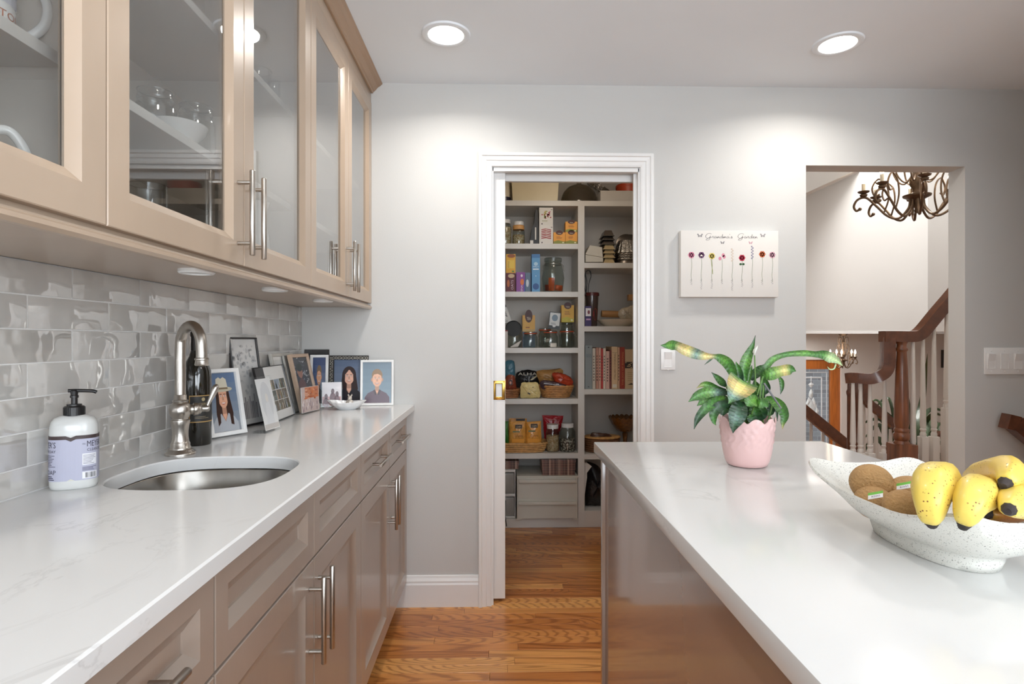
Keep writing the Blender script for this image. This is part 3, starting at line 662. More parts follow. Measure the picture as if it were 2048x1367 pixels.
# ------------------------------------------------------------------ picture frames
whitef = mat('white_frame', (232, 231, 229), 0.3); blackf = mat('black_frame', (34, 30, 29), 0.35); beigef = wood_mat('beige_frame', (190, 164, 142), 0.45, 0.1, (1, 1, 1)); silverf = mat('silver_frame', (176, 174, 168), 0.3, 0.7); greyf = mat('grey_frame', (196, 192, 184), 0.5)
backm = mat('frame_backing', (42, 34, 30), 0.8); acr = glass('acrylic', (254, 255, 255), 0.02, 0.6, 0.0); fpane = glass('frame_glass', (250, 250, 250), 0.0, 0.55, 0.0)
def portrait(A, x0, x1, y0, y1, bg, hair, skin, top, style='short', bg2=None, L=2):
    w, h = x1 - x0, y1 - y0; X = lambda a: x0 + a * w; Y = lambda b: y0 + b * h
    gr = lambda c: tuple(int(.72 * q * .92 + .28 * .86 * sum(c) / 3) for q in c)
    bg, top, bg2 = gr(bg), gr(top), gr(bg2 or bg)
    n = 6
    for i in range(n):
        k = i / (n - 1); c = tuple(int(bg[j] * (1 - k) + (bg2 or bg)[j] * k) for j in range(3)); A.rect(x0, x1, Y(i / n), Y((i + 1) / n), c, L)
    dk = tuple(int(c * .82) for c in skin); sh = tuple(int(c * .7) for c in top)
    if style in ('long', 'hat'):
        A.ell(X(.5), Y(.62), w * .235, h * .22, hair, L + 1, 24); A.poly([(X(.27), Y(.62)), (X(.73), Y(.62)), (X(.80), Y(.30)), (X(.74), Y(.08)), (X(.60), Y(.16)), (X(.40), Y(.16)), (X(.27), Y(.08)), (X(.22), Y(.30))], hair, L + 1)
    A.poly([(X(.42), Y(.18)), (X(.58), Y(.18)), (X(.57), Y(.46)), (X(.43), Y(.46))], dk, L + 2)
    A.poly([(X(.06), Y(0)), (X(.07), Y(.14)), (X(.18), Y(.24)), (X(.38), Y(.31)), (X(.5), Y(.24 if style == 'short' else .17)), (X(.62), Y(.31)), (X(.82), Y(.24)), (X(.93), Y(.14)), (X(.94), Y(0))], top, L + 3)
    A.poly([(X(.42), Y(.30)), (X(.58), Y(.30)), (X(.5), Y(.20))], skin, L + 4)
    if style == 'short': A.poly([(X(.36), Y(.31)), (X(.43), Y(.33)), (X(.5), Y(.21)), (X(.43), Y(.19))], sh, L + 5); A.poly([(X(.64), Y(.31)), (X(.57), Y(.33)), (X(.5), Y(.21)), (X(.57), Y(.19))], sh, L + 5); A.ell(X(.5), Y(.68), w * .185, h * .155, hair, L + 4, 24)
    if style == 'short':
        for e in (.315, .685): A.ell(X(e), Y(.57), w * .03, h * .045, dk, L + 4)
    A.ell(X(.5), Y(.575), w * .165, h * .175, skin, L + 5, 26)
    A.ell(X(.415), Y(.54), w * .045, h * .03, tuple(min(255, int(c * 1.04)) for c in skin), L + 6); A.ell(X(.585), Y(.54), w * .045, h * .03, tuple(min(255, int(c * 1.04)) for c in skin), L + 6)
    for e in (.435, .565):
        A.ell(X(e), Y(.605), w * .032, h * .013, (236, 230, 224), L + 7); A.ell(X(e), Y(.605), w * .014, h * .012, (44, 34, 28), L + 8)
        A.rect(X(e - .04), X(e + .04), Y(.632), Y(.642), hair, L + 8)
    A.poly([(X(.49), Y(.60)), (X(.51), Y(.60)), (X(.53), Y(.535)), (X(.47), Y(.535))], dk, L + 7)
    A.poly([(X(.425), Y(.495)), (X(.575), Y(.495)), (X(.55), Y(.468)), (X(.5), Y(.458)), (X(.45), Y(.468))], (176, 96, 90), L + 8); A.poly([(X(.44), Y(.492)), (X(.56), Y(.492)), (X(.54), Y(.477)), (X(.46), Y(.477))], (240, 236, 230), L + 9)
    if style == 'short': A.poly([(X(.33), Y(.60)), (X(.335), Y(.72)), (X(.42), Y(.79)), (X(.55), Y(.80)), (X(.65), Y(.74)), (X(.67), Y(.60)), (X(.64), Y(.67)), (X(.52), Y(.715)), (X(.40), Y(.70)), (X(.355), Y(.66))], hair, L + 9)
    if style == 'long':
        A.poly([(X(.5), Y(.80)), (X(.36), Y(.76)), (X(.31), Y(.62)), (X(.31), Y(.40)), (X(.36), Y(.48)), (X(.37), Y(.64)), (X(.47), Y(.73))], hair, L + 9); A.poly([(X(.5), Y(.80)), (X(.64), Y(.76)), (X(.70), Y(.62)), (X(.72), Y(.34)), (X(.65), Y(.46)), (X(.635), Y(.64)), (X(.53), Y(.74))], hair, L + 9)
    if style == 'hat':
        A.ell(X(.5), Y(.72), w * .36, h * .045, (188, 180, 158), L + 10, 22); A.poly([(X(.29), Y(.72)), (X(.33), Y(.90)), (X(.43), Y(.93)), (X(.5), Y(.90)), (X(.58), Y(.93)), (X(.68), Y(.89)), (X(.71), Y(.72))], (204, 197, 178), L + 11); A.rect(X(.29), X(.71), Y(.72), Y(.75), (120, 100, 76), L + 12)
        A.poly([(X(.30), Y(.60)), (X(.37), Y(.66)), (X(.35), Y(.36)), (X(.33), Y(.16)), (X(.24), Y(.10)), (X(.22), Y(.34))], hair, L + 10); A.poly([(X(.70), Y(.60)), (X(.63), Y(.66)), (X(.66), Y(.36)), (X(.68), Y(.12)), (X(.78), Y(.10)), (X(.78), Y(.34))], hair, L + 10)
def frame(name, label, BL, BR, TL, tilt, fr, th, fmat, art, mat_w=0.0, z=ZC, fwd=0.0, panel=True, group='photo frames on the sink worktop', strut=True, P0=None):
    a, b = (onZ(BL[0], BL[1], z), onZ(BR[0], BR[1], z)) if P0 is None else P0
    ex = (b - a); w = ex.length; ex.normalize(); nrm = Vector((ex.y, -ex.x, 0))            # outward (towards the room)
    a = a + nrm * fwd
    ct, st = cos(radians(tilt)), sin(radians(tilt)); up = Vector((-nrm.x * st, -nrm.y * st, ct)); fn = ex.cross(up)
    if fn.dot(nrm) < 0: fn = -fn
    if isinstance(TL, tuple):
        r = ray(*TL); tt = (a - CP).dot(fn) / r.dot(fn); h = (CP + r * tt - a).dot(up)
    else: h = TL
    lift = Vector((0, 0, th * st + .0005))
    P = lambda x, y, d: tuple(a + lift + ex * x + up * y + fn * d)
    cen = a + ex * w / 2; t = thing(name, label, 'picture frame', (cen.x, cen.y, z), group)
    m = MB(); m.nest(0, w, 0, h, [(fr, -th), (0.0, -th), (0.0, -.0012), (.0012, 0), (fr * .6, 0), (fr - .001, -.001), (fr, -.003), (fr, -th * .5)], P, fill=False, back=False); part(m, 'moulding', fmat, t)
    m = MB(); m.nest(0, w, 0, h, [(fr * .5, -th + .0005), (fr * .5, -th * .5 - .0008), (fr - .0005, -th * .5 - .0008)], P, fill=True, back=True); part(m, 'backing', backm, t, smooth=False)
    A = Art(lambda x, y, l: P(x, y, -th * .5 + l - .0005), 0.00005)
    A.rect(fr, w - fr, fr, h - fr, (232, 230, 226), 1); art(A, fr + mat_w, w - fr - mat_w, fr + mat_w, h - fr - mat_w); A.put('photograph', t, ink('photo_ink', .3))
    if strut:
        m = MB(); k0 = P(w * .5, h * .55, -th); k1 = cen - nrm * (h * .55 * st + .35 * h * .5); k1.z = z + .001
        if (Vector(k0) - k1).length > .02:
            s = ex * (w * .16); m.add([tuple(Vector(k0) - s * .6), tuple(Vector(k0) + s * .6), tuple(k1 + s), tuple(k1 - s), tuple(Vector(k0) - s * .6 - fn * .003), tuple(Vector(k0) + s * .6 - fn * .003), tuple(k1 + s - nrm * .003), tuple(k1 - s - nrm * .003)], [(0, 1, 2, 3), (7, 6, 5, 4), (0, 4, 5, 1), (1, 5, 6, 2), (2, 6, 7, 3), (3, 7, 4, 0)]); part(m, 'stand', backm, t, smooth=False)
    return t, P, w, h
SK = (214, 160, 132); SK2 = (222, 172, 146)
frame('framed_photo', 'white photo frame of a girl wearing a cowboy hat', (424, 879), (496, 867), (417, 741), 12, .0125, .022, whitef, lambda A, a, b, c, d: portrait(A, a, b, c, d, (150, 158, 168), (56, 36, 30), SK, (186, 190, 200), 'hat', (92, 124, 168)))
def grey_photo(A, a, b, c, d):
    w, h = b - a, d - c; A.rect(a, b, c, d, (206, 205, 203), 2)
    for i in range(70): A.ell(a + w * random.uniform(.05, .95), c + h * random.uniform(.35, .92), w * random.uniform(.02, .08), h * random.uniform(.01, .035), random.choice([(186, 186, 186), (176, 177, 178), (198, 198, 198)]), 3, 9)
    for i in range(14): A.rect(a + w * (.08 + .06 * i), a + w * (.08 + .06 * i) + w * .04, c + h * .06, c + h * random.uniform(.2, .4), random.choice([(150, 148, 150), (180, 176, 178), (128, 124, 128), (206, 204, 206)]), 4)
frame('framed_photo', 'tall black framed pale grey photo leaning on the tiles', (487, 857), (541, 845), (451, 675), 8, .006, .012, blackf, grey_photo, strut=False, fwd=-.012)
def collage(A, a, b, c, d):
    w, h = b - a, d - c; A.rect(a, b, c, d, (228, 227, 224), 2); A.rect(a, a + w * .30, c, d, (34, 30, 28), 3)
    cols = [(120, 112, 96), (178, 150, 120), (90, 96, 84), (148, 158, 170), (62, 56, 52), (196, 176, 140), (110, 132, 70), (206, 210, 214)]
    for r in range(3):
        for q in range(3):
            x0 = a + w * (.36 + q * .2); y0 = c + h * (.16 + r * .2); A.rect(x0, x0 + w * .19, y0, y0 + h * .19, random.choice(cols), 3)
            for k in range(9): xx = x0 + w * .18 * random.random(); A.rect(xx, xx + w * .02, y0 + h * .01, y0 + h * random.uniform(.05, .18), random.choice(cols), 4)
frame('framed_photo', 'black backed white card with a collage of small photos', (537, 851), (591, 829), (510, 736), 14, .003, .008, blackf, collage, strut=False)
def pale(A, a, b, c, d):
    w, h = b - a, d - c; A.rect(a, b, c, d, (216, 215, 215), 2); A.ell(a + w * .5, c + h * .55, w * .38, h * .40, (200, 200, 202), 3); A.ell(a + w * .52, c + h * .62, w * .10, h * .09, (214, 208, 202), 4)
    A.poly([(a + w * .38, c + h * .52), (a + w * .64, c + h * .54), (a + w * .78, c + h * .1), (a + w * .2, c + h * .1)], (208, 208, 210), 4); A.rect(a, b, c, c + h * .1, (186, 180, 176), 4)
def acrylic(name, label, BL, BR, TL, tilt, th, art, group='photo frames on the sink worktop', foot=True):
    a, b = onZ(BL[0], BL[1], ZC), onZ(BR[0], BR[1], ZC); ex = b - a; w = ex.length; ex.normalize(); nrm = Vector((ex.y, -ex.x, 0)); ct, st = cos(radians(tilt)), sin(radians(tilt))
    up = Vector((-nrm.x * st, -nrm.y * st, ct)); fn = nrm * ct + Vector((0, 0, st)); r = ray(*TL); h = (CP + r * ((a - CP).dot(fn) / r.dot(fn)) - a).dot(up); lift = Vector((0, 0, th * st + .0004))
    P = lambda x, y, d: tuple(a + lift + ex * x + up * y + fn * d)
    t = thing(name, label, 'picture frame', tuple((a + b) / 2), group)
    m = MB(); m.nest(0, w, 0, h, [(.0008, -th), (0, -th + .0008), (0, -.0008), (.0008, 0)], P, True, True); part(m, 'acrylic_block', acr, t, smooth=False)
    A = Art(lambda x, y, l: P(x, y, -th * .55 + l), 0.00005); A.rect(w * .06, w * .94, h * .04, h * .96, (226, 224, 222), 1); art(A, w * .08, w * .92, h * .05, h * .95); A.put('photograph', t, ink('photo_ink', .3))
    m = MB(); m.nest(w * .06, w * .94, h * .04, h * .96, [(0, -th * .55 - .0006), (0, -th * .55 - .0001)], P, True, True); part(m, 'photo_back', mat('photo_paper_back', (206, 204, 200), .7), t, smooth=False)
    if foot: m = MB(); m.bbox(0, w * .3, -.045, -.0, .0005, .006, .001, M=Matrix.Translation(a - nrm * .002) @ Matrix(((ex.x, -nrm.x * -1, 0), (ex.y, -nrm.y * -1, 0), (0, 0, 1))).to_4x4()); part(m, 'foot', acr, t, smooth=False)
    return t
acrylic('photo_stand', 'clear acrylic stand with a faded portrait beside the hat girl frame', (533, 867), (565, 857), (511, 755), 13, .007, pale)
def boy_side(A, a, b, c, d): portrait(A, a, b, c, d, (120, 138, 168), (112, 86, 56), (206, 148, 112), (60, 56, 60), 'short', (40, 66, 128))
def plain(col, n=20, pal=((150, 146, 140), (176, 170, 164))):
    def f(A, a, b, c, d):
        A.rect(a, b, c, d, col, 2)
        for i in range(n): x = random.uniform(a, b - (b - a) * .1); y = random.uniform(c, d - (d - c) * .1); A.rect(x, x + (b - a) * .09, y, y + (d - c) * random.uniform(.03, .1), random.choice(pal), 3)
    return f
def camo(A, a, b, c, d):
    w, h = b - a, d - c; A.rect(a, b, c, d, (74, 78, 84), 2)
    for i in range(90): x = random.uniform(a, b); y = random.uniform(c, d); A.line([(x, y), (min(b, x + w * .1), min(d, y + h * random.uniform(-.05, .05)))], w * .03, random.choice([(150, 154, 160), (40, 42, 46), (190, 192, 194), (96, 100, 108)]), 3)
    A.poly([(a + w * .1, c), (a + w * .15, c + h * .5), (a + w * .4, c + h * .62), (a + w * .6, c + h * .5), (a + w * .7, c)], (108, 84, 84), 4); A.ell(a + w * .38, c + h * .72, w * .17, h * .13, (160, 120, 104), 5); A.ell(a + w * .38, c + h * .80, w * .2, h * .08, (66, 72, 70), 6)
frame('framed_photo', 'beige wooden photo frame with a camouflage portrait, edge towards the camera', (607, 826), (641, 816), (582, 710), 13, .014, .016, beigef, camo, strut=False)
frame('framed_photo', 'thin silver photo frame standing right behind the beige one', (599, 826), (633, 816), (575, 711), 12, .004, .008, silverf, plain((160, 156, 150)), strut=False, fwd=-.016)
frame('framed_photo', 'pale grey matted photo frame leaning on the tiles near the corner', (566, 832), (607, 819), (534, 709), 11, .012, .012, greyf, plain((214, 213, 210)), mat_w=.012, strut=False)
frame('framed_photo', 'wide black photo frame leaning in the corner, behind all others', (606, 810), (655, 810), (586, 699), 4, .022, .014, blackf, plain((60, 66, 78)), strut=False, fwd=0)
frame('framed_photo', 'white photo frame of a boy on blue, behind the beige frame', (618, 813), (655, 812.4), (603, 710), 6, .012, .012, whitef, boy_side, strut=False)
t, P, w, h = frame('framed_photo', 'black and white patterned photo frame of a long-haired girl', (658, 810), (735, 810), (655, 711), 3, .019, .014, blackf, lambda A, a, b, c, d: portrait(A, a, b, c, d, (140, 158, 184), (52, 38, 38), (226, 178, 156), (44, 42, 52), 'long', (100, 122, 160)), strut=False)
A = Art(lambda x, y, l: P(x, y, l), .0001)
for (x0, x1, y0, y1) in ((0, w, h - .018, h - .001), (0, w, .001, .018), (.001, .018, .018, h - .018), (w - .018, w - .001, .018, h - .018)):
    x = x0
    while x < x1 - .004:
        y = y0
        while y < y1 - .004:
            k = int(x * 130) + int(y * 130); s = .0062
            A.line([(x + .001, y + (.001 if k % 2 else s - .001)), (x + s * .55, y + s * .5), (x + s - .001, y + (s - .001 if k % 3 else .001))], .0019, (222, 216, 200), 1); y += .0072
        x += .0072
A.put('ornament', t, ink('frame_ornament', .35), label='cream scroll ornament')
frame('framed_photo', 'white photo frame of a boy in a burgundy polo shirt', (720, 811.2), (787, 810.2), (717, 720), 4, .0105, .012, whitef, lambda A, a, b, c, d: portrait(A, a, b, c, d, (132, 164, 186), (142, 110, 74), (228, 176, 146), (104, 72, 92), 'short', (112, 142, 166)))
def beach(A, a, b, c, d):
    w, h = b - a, d - c; A.rect(a, b, c, d, (226, 218, 220), 2); A.rect(a, b, c, c + h * .4, (196, 150, 148), 3); A.rect(a, b, c, c + h * .14, (120, 72, 62), 4)
    for x, y in ((.55, .62), (.78, .5), (.2, .4)): A.ell(a + w * x, c + h * y, w * .09, h * .12, (92, 56, 62), 5); A.ell(a + w * x, c + h * (y - .28), w * .16, h * .24, (104, 62, 70), 5)
acrylic('photo_stand', 'wide clear stand with a pinkish silhouette photo behind the shell dish', (641, 815), (686, 813.5), (634, 763), 8, .006, beach, foot=False)
def orange(A, a, b, c, d):
    w, h = b - a, d - c; A.rect(a, b, c, d, (200, 178, 172), 2); A.rect(a + w * .2, b, c + h * .55, d, (206, 128, 84), 3)
    for i in range(30): x = random.uniform(a + w * .2, b - w * .1); y = random.uniform(c + h * .5, d - h * .05); A.ell(x, y, w * .07, h * .03, random.choice([(222, 120, 66), (190, 104, 70), (226, 170, 140)]), 4, 7)
    for i in range(24): x = random.uniform(a, b - w * .06); y = random.uniform(c, c + h * .4); A.rect(x, x + w * .05, y, y + h * .12, random.choice([(176, 150, 150), (222, 208, 206), (150, 128, 134)]), 4)
acrylic('photo_stand', 'small clear acrylic cube frame with an orange print in front of the beige frame', (607, 830), (647, 820), (606, 774), 3, .022, orange, foot=False)
# shell dish
c0 = onZ(694, 818, ZC); porc = mat('white_porcelain', (226, 227, 228), 0.18, coat=0.4, vary=0.01)
t = thing('shell_dish', 'white scalloped porcelain dish in front of the patterned frame', 'dish', (c0.x, c0.y, ZC))
def scal(p, a, r, z): k = 1 + (.05 * cos(a * 13) + .08 * (1 if abs(cos(a)) > .93 else 0)) * max(0, (z - .012) / .03); return (c0.x + (p[0] - c0.x) * k, c0.y + (p[1] - c0.y) * k, p[2] + (.004 * cos(a * 2) if z > .02 else 0))
m = MB(); m.lathe([(.036, 0), (.040, .003), (.052, .010), (.066, .022), (.075, .034), (.0735, .0355), (.064, .024), (.050, .013), (.030, .007), (.002, .006)], (c0.x, c0.y, ZC), 78, sy=.72, fn=scal); part(m, 'bowl', porc, t, ang=60)
fig = mat('silver_figurine', (205, 198, 188), 0.3, 0.5, vary=0.15, scale=60)
t = thing('trinket', 'tiny silvery rabbit shaped trinket sitting in the shell dish', 'figurine', (c0.x + .012, c0.y - .004, ZC + .0075))
m = MB(); b = Vector((c0.x + .012, c0.y - .004, ZC + .0078)); m.ball(b + Vector((0, 0, .018)), .017, .013, .018, 14, 9); m.ball(b + Vector((.002, -.004, .040)), .009, .009, .010, 12, 8); part(m, 'body', fig, t, ang=80)
m = MB(); 
for s in (-1, 1): m.tube([b + Vector((.002 + s * .004, -.003, .046)), b + Vector((.002 + s * .007, -.001, .052)), b + Vector((.002 + s * .008, 0, .057))], [.0025, .0035, .001], 8)
part(m, 'ear', fig, t, ang=80)
c1 = c0 + Vector((-.024, .004, 0)); m = MB(); m.lathe([(.018, .0), (.023, .004), (.024, .012), (.0225, .0125), (.020, .006), (.002, .004)], (c1.x, c1.y, ZC + .0115), 24); solo(m, 'ring_cup', porc, 'small round cream cup lying inside the shell dish', 'cup')
m = MB(); c2 = c0 + Vector((.044, .004, 0)); m.tube([(c2.x + .010 * cos(a * pi / 8), c2.y + .006 * sin(a * pi / 8), ZC + .0225 + .004 * cos(a * pi / 8)) for a in range(16)], .0022, 8, closed=True); solo(m, 'copper_ring', mat('copper', (190, 140, 110), .3, .9), 'small copper ring lying in the shell dish', 'ring', ang=80)
# ------------------------------------------------------------------ pantry shelving
YS = 3.735; YBK = 4.068
def SX(u, Y=YS): return onY(u, VH, Y).x
def SZ(v, Y=YS, u=1130): return onY(u, v, Y).z
XD0, XD1 = SX(1156), SX(1169); PXL, PXR = -0.188, 1.048
LZ = [SZ(v) for v in (401, 487, 583, 695, 797, 906)]; RZ = [SZ(v) for v in (525, 652, 778, 908)]
ZBL, ZBR = SZ(1036), SZ(1021)
t = thing('pantry_shelving', 'white built-in pantry shelving with a thick upright between two bays', 'shelves', ((PXL + PXR) / 2, 3.9, 0))
m = MB(); m.bbox(XD0, XD1, YS - .001, YBK, 0, LZ[0] - .034, .001); part(m, 'upright', melam, t, smooth=False)
m = MB(); m.bbox(PXL, PXR, YS, YBK, LZ[0] - .034, LZ[0], .001); part(m, 'shelf', melam, t, smooth=False)
for z in LZ[1:]: m = MB(); m.bbox(PXL, XD0, YS, YBK, z - .034, z, .001); part(m, 'shelf', melam, t, smooth=False)
for z in RZ: m = MB(); m.bbox(XD1, PXR, YS, YBK, z - .034, z, .001); part(m, 'shelf', melam, t, smooth=False)
m = MB(); m.bbox(PXL, XD0, YS, YBK, 0.0, ZBL, .001); part(m, 'plinth', melam, t, smooth=False)
m = MB(); m.bbox(XD1, PXR, YS, YBK, 0.0, ZBR, .001); part(m, 'plinth', melam, t, smooth=False)

card = lambda n, c: mat(n, c, .55, vary=.02)
def carton(name, label, cat, u0, u1, v0, zb, col, art=None, Y=None, dep=.07, rot=0, lean=0, group=None, h=None, b=.0008):
    Y = YS + .02 if Y is None else Y
    x0, x1 = SX(u0, Y), SX(u1, Y); w = x1 - x0
    h = h if h else SZ(v0, Y, (u0 + u1) / 2) - zb
    c = Vector(((x0 + x1) / 2, Y, zb)); M = Matrix.Translation(c) @ Matrix.Rotation(radians(rot), 4, 'Z') @ Matrix.Rotation(radians(lean), 4, 'Y')
    if lean: M = Matrix.Translation((0, 0, w / 2 * abs(sin(radians(lean))))) @ M
    t = thing(name, label, cat, tuple(c), group)
    m = MB(); m.bbox(-w / 2, w / 2, 0, dep, 0.0004, h, b, 1, M=M); part(m, 'carton', card('card_%d_%d_%d' % col, col), t, smooth=False)
    if art:
        A = Art(lambda x, y, l: tuple(M @ Vector((x - w / 2, -l - .0001, y + .0004)))); art(A, w, h); A.put('printed_front', t)
    return t, zb + h, (x0 + x1) / 2
jarg = glass('jar_glass', (226, 230, 226), 0.02, 1.3, 0.03)
def jar(name, label, cat, u0, u1, v0, zb, Y=None, lid=None, lidh=.016, cont=None, fill=.6, neck=.82, shoulder=.80, group=None, clip=False, seal=None, lidr=None, wide=0.0):
    Y = YS + .05 if Y is None else Y
    x0, x1 = SX(u0, Y), SX(u1, Y); r = (x1 - x0) / 2; cx = (x0 + x1) / 2; h = SZ(v0, Y, (u0 + u1) / 2) - zb
    hb = h - (lidh if lid else 0); c = (cx, Y + r, zb + .0005)
    t = thing(name, label, cat, c, group)
    pr = [(r * .86, 0), (r * .95, .003), (r * (1 - wide * .3), .012), (r, hb * .45), (r * (1 - wide * .3), hb * shoulder), (r * (neck + .08), hb * (shoulder + .08)), (r * neck, hb * (shoulder + .12)), (r * neck, hb)]
    m = MB(); m.lathe(pr, c, 26, cap1=lid is None and False); part(m, 'glass', jarg, t, ang=60)
    if lid:
        lr = r * (lidr or neck + .04); m = MB(); m.lathe([(lr, hb - .006), (lr, h - .003), (lr * .94, h), (.002, h)], c, 28); part(m, 'lid', lid, t)
    if seal:
        m = MB(); m.lathe([(r * neck, hb * .93), (r * neck + .006, hb * .94), (r * neck + .006, hb * .99), (r * neck, hb)], c, 28, cap0=False, cap1=False); part(m, 'rubber_seal', seal, t)
    if clip:
        m = MB(); m.tube([(c[0] + (r * neck + .002) * cos(2 * pi * i / 24), c[1] + (r * neck + .002) * sin(2 * pi * i / 24), c[2] + hb * .885) for i in range(24)], .0022, 6, closed=True)
        for s in (-1, 1): m.tube([(c[0] + s * (r * neck + .002), c[1] - r * .2, c[2] + hb * .885), (c[0] + s * (r * neck + .014), c[1] - r * .3, c[2] + hb * .83), (c[0] + s * (r * neck + .010), c[1] - r * .3, c[2] + hb * .72), (c[0] + s * (r * neck + .020), c[1] - r * .3, c[2] + hb * .66)], .0022, 6)
        part(m, 'wire_clip', steel, t)
    if cont:
        f = hb * fill; m = MB(); m.lathe([(r * .84, .003), (r * .93, .012), (r * .965 * (1 - wide * .2), f * .6), (r * .95 * (1 - wide * .2), f), (r * .3, f + .004), (.002, f + .003)], c, 24); part(m, 'contents', cont, t, ang=60)
    return t, zb + h
def speckle(name, cols, scale=160, rough=.8):
    if name in MATS: return MATS[name]
    m = bpy.data.materials.new(name); m.use_nodes = True; MATS[name] = m; nt = m.node_tree; L = nt.links; b = nt.nodes['Principled BSDF']
    tc = nt.nodes.new('ShaderNodeTexCoord'); v = nd(nt, 'ShaderNodeTexVoronoi', Scale=scale); L.new(tc.outputs['Object'], v.inputs['Vector'])
    sp = nt.nodes.new('ShaderNodeSeparateColor'); L.new(v.outputs['Color'], sp.inputs[0])
    r = ramp(nt, [(i / max(1, len(cols) - 1), RGB(c)) for i, c in enumerate(cols)]); r.color_ramp.interpolation = 'CONSTANT'; L.new(sp.outputs[0], r.inputs[0]); L.new(r.outputs[0], b.inputs['Base Color'])
    bp = nd(nt, 'ShaderNodeBump', Strength=.8, Distance=.003); L.new(v.outputs['Distance'], bp.inputs['Height']); L.new(bp.outputs[0], b.inputs['Normal']); b.inputs['Roughness'].default_value = rough
    return m
grain = speckle('grain_mix', [(196, 176, 140), (170, 140, 100), (216, 204, 176), (120, 92, 64)]); oats = speckle('oats', [(206, 178, 140), (186, 150, 108), (222, 200, 166), (160, 124, 86)], 140); beans = speckle('black_white_beans', [(60, 54, 50), (206, 200, 190), (120, 112, 104), (226, 222, 214)], 130)
redrub = mat('red_rubber', (188, 82, 48), .5); wl = mat('white_lid', (222, 221, 218), .4); tanlid = mat('bamboo_lid', (206, 152, 92), .5)
def tea(c1, c2, dkc=(74, 30, 26)):
    def f(A, w, h):
        A.rect(0, w, 0, h, c1, 1); A.rect(0, w, 0, h * .22, c2, 2); A.poly([(0, h * .2), (w * .4, h * .32), (w, h * .18), (w, h * .1), (0, h * .1)], c2, 3)
        A.ell(w * .5, h * .97, w * .30, h * .20, dkc, 3); A.rect(w * .2, w * .8, h * .985, h * 1.2, c1, 0) if False else None
        A.text('TEA', w * .34, h * .85, h * .13, (240, 226, 200), 4, width=w * .32); A.lines(w * .25, w * .75, h * .45, h * .68, 3, (150, 80, 40), 4, .4); A.ell(w * .82, h * .12, w * .09, h * .05, (236, 226, 180), 4)
    return f
# --- top shelf (above the bays)
Z = LZ[0]
t = thing('canister', 'white enamel canister with a dark blue foot, on the top pantry shelf', 'canister', (.028, YS + .13, Z))
m = MB(); cx, cy, r = SX(1008), YS + .09, SX(1022) - SX(1008)
m.lathe([(r * .97, .036), (r * .97, .12), (r * .94, .13), (r * .6, .134)], (cx, cy, Z), 28); part(m, 'body', mat('enamel_white', (214, 204, 184), .25), t); m = MB(); m.lathe([(r * .98, .0005), (r * 1.0, .003), (r * 1.0, .036), (r * .97, .037)], (cx, cy, Z), 28); part(m, 'foot', mat('navy_enamel', (36, 34, 62), .25), t)
cream = mat('cream_plastic', (214, 202, 168), .4, vary=.02)
def bin_(label, u0, u1, v0, zb, Y, dep, up=True):
    x0, x1 = SX(u0, Y), SX(u1, Y); h = SZ(v0, Y) - zb; tp = .012; t = thing('storage_bin', label, 'bin', ((x0 + x1) / 2, Y + dep / 2, zb), 'cream bins on the top pantry shelf')
    m = MB(); q = lambda i, z: [(x0 + i, Y + i, z), (x1 - i, Y + i, z), (x1 - i, Y + dep - i, z), (x0 + i, Y + dep - i, z)]
    m.rings([q(tp, zb + .0005), q(.004, zb + h - .012), q(.004, zb + h)], cap0=True); m.rings([q(.007, zb + h), q(tp + .003, zb + .004)], cap1=True); part(m, 'tub', cream, t, smooth=False)
    m = MB(); m.rings([q(.004, zb + h - .012), q(0, zb + h - .012), q(0, zb + h), q(.007, zb + h)]); part(m, 'rim', cream, t, smooth=False); return zb + h
zt = bin_('cream plastic storage bin, lower one of the two stacked on the top shelf', 1022, 1119, 359, Z, YS + .025, .24)
bin_('cream plastic storage bin stacked upon another on the top shelf', 1024, 1120, 331, zt, YS + .03, .23)
t = thing('cake_dome', 'large clear glass cake dome on the top pantry shelf', 'cake dome', (SX(1158, YS + .14), YS + .14, Z)); r = (SX(1197, YS + .03) - SX(1121, YS + .03)) / 2
m = MB(); m.lathe([(r, .0005), (r * 1.02, .004), (r, .012), (r * .97, .045), (r * .86, .085), (r * .64, .118), (r * .35, .135), (.012, .139), (.010, .143), (.018, .150), (.020, .160), (.012, .168), (.002, .169)], (SX(1158, YS + .14), YS + .14, Z), 40, cap0=False); part(m, 'dome', glass('dome_glass', (206, 200, 188), .02, 1.3, .05), t, ang=60)
foil = mat('aluminium_foil', (200, 196, 190), .22, 1.0, vary=.2, scale=80, bump=.6, bscale=120)
t = thing('foil_pan', 'round silvery fluted pan leaning on the glass cake dome', 'baking pan', (SX(1196), YS + .23, Z + .10)); MM = Matrix.Translation((SX(1195, YS + .26), YS + .265, Z + .135)) @ Matrix.Rotation(radians(34), 4, 'Y') @ Matrix.Rotation(radians(12), 4, 'X')
m = MB(); m.lathe([(.086, 0), (.105, .035), (.109, .036), (.109, .038), (.103, .0365), (.084, .002), (.03, .002), (.024, .03), (.02, .03), (.026, .0)], (0, 0, 0), 56, M=MM, cap0=False, cap1=False, fn=lambda p, a, r, z: (p[0] * (1 + .02 * cos(28 * a) * (r > .05)), p[1] * (1 + .02 * cos(28 * a) * (r > .05)), p[2])); part(m, 'pan', foil, t)
carton('box', 'white flat box at the end of the top pantry shelf', 'box', 1201, 1290, 381, Z, (206, 201, 194), None, YS + .03, .24)
zb = SZ(381, YS + .03, 1245); t = thing('cookie_tin', 'orange-red round tin lying on the white flat box', 'tin', (SX(1262, YS + .13), YS + .13, zb)); cx = SX(1262, YS + .13)
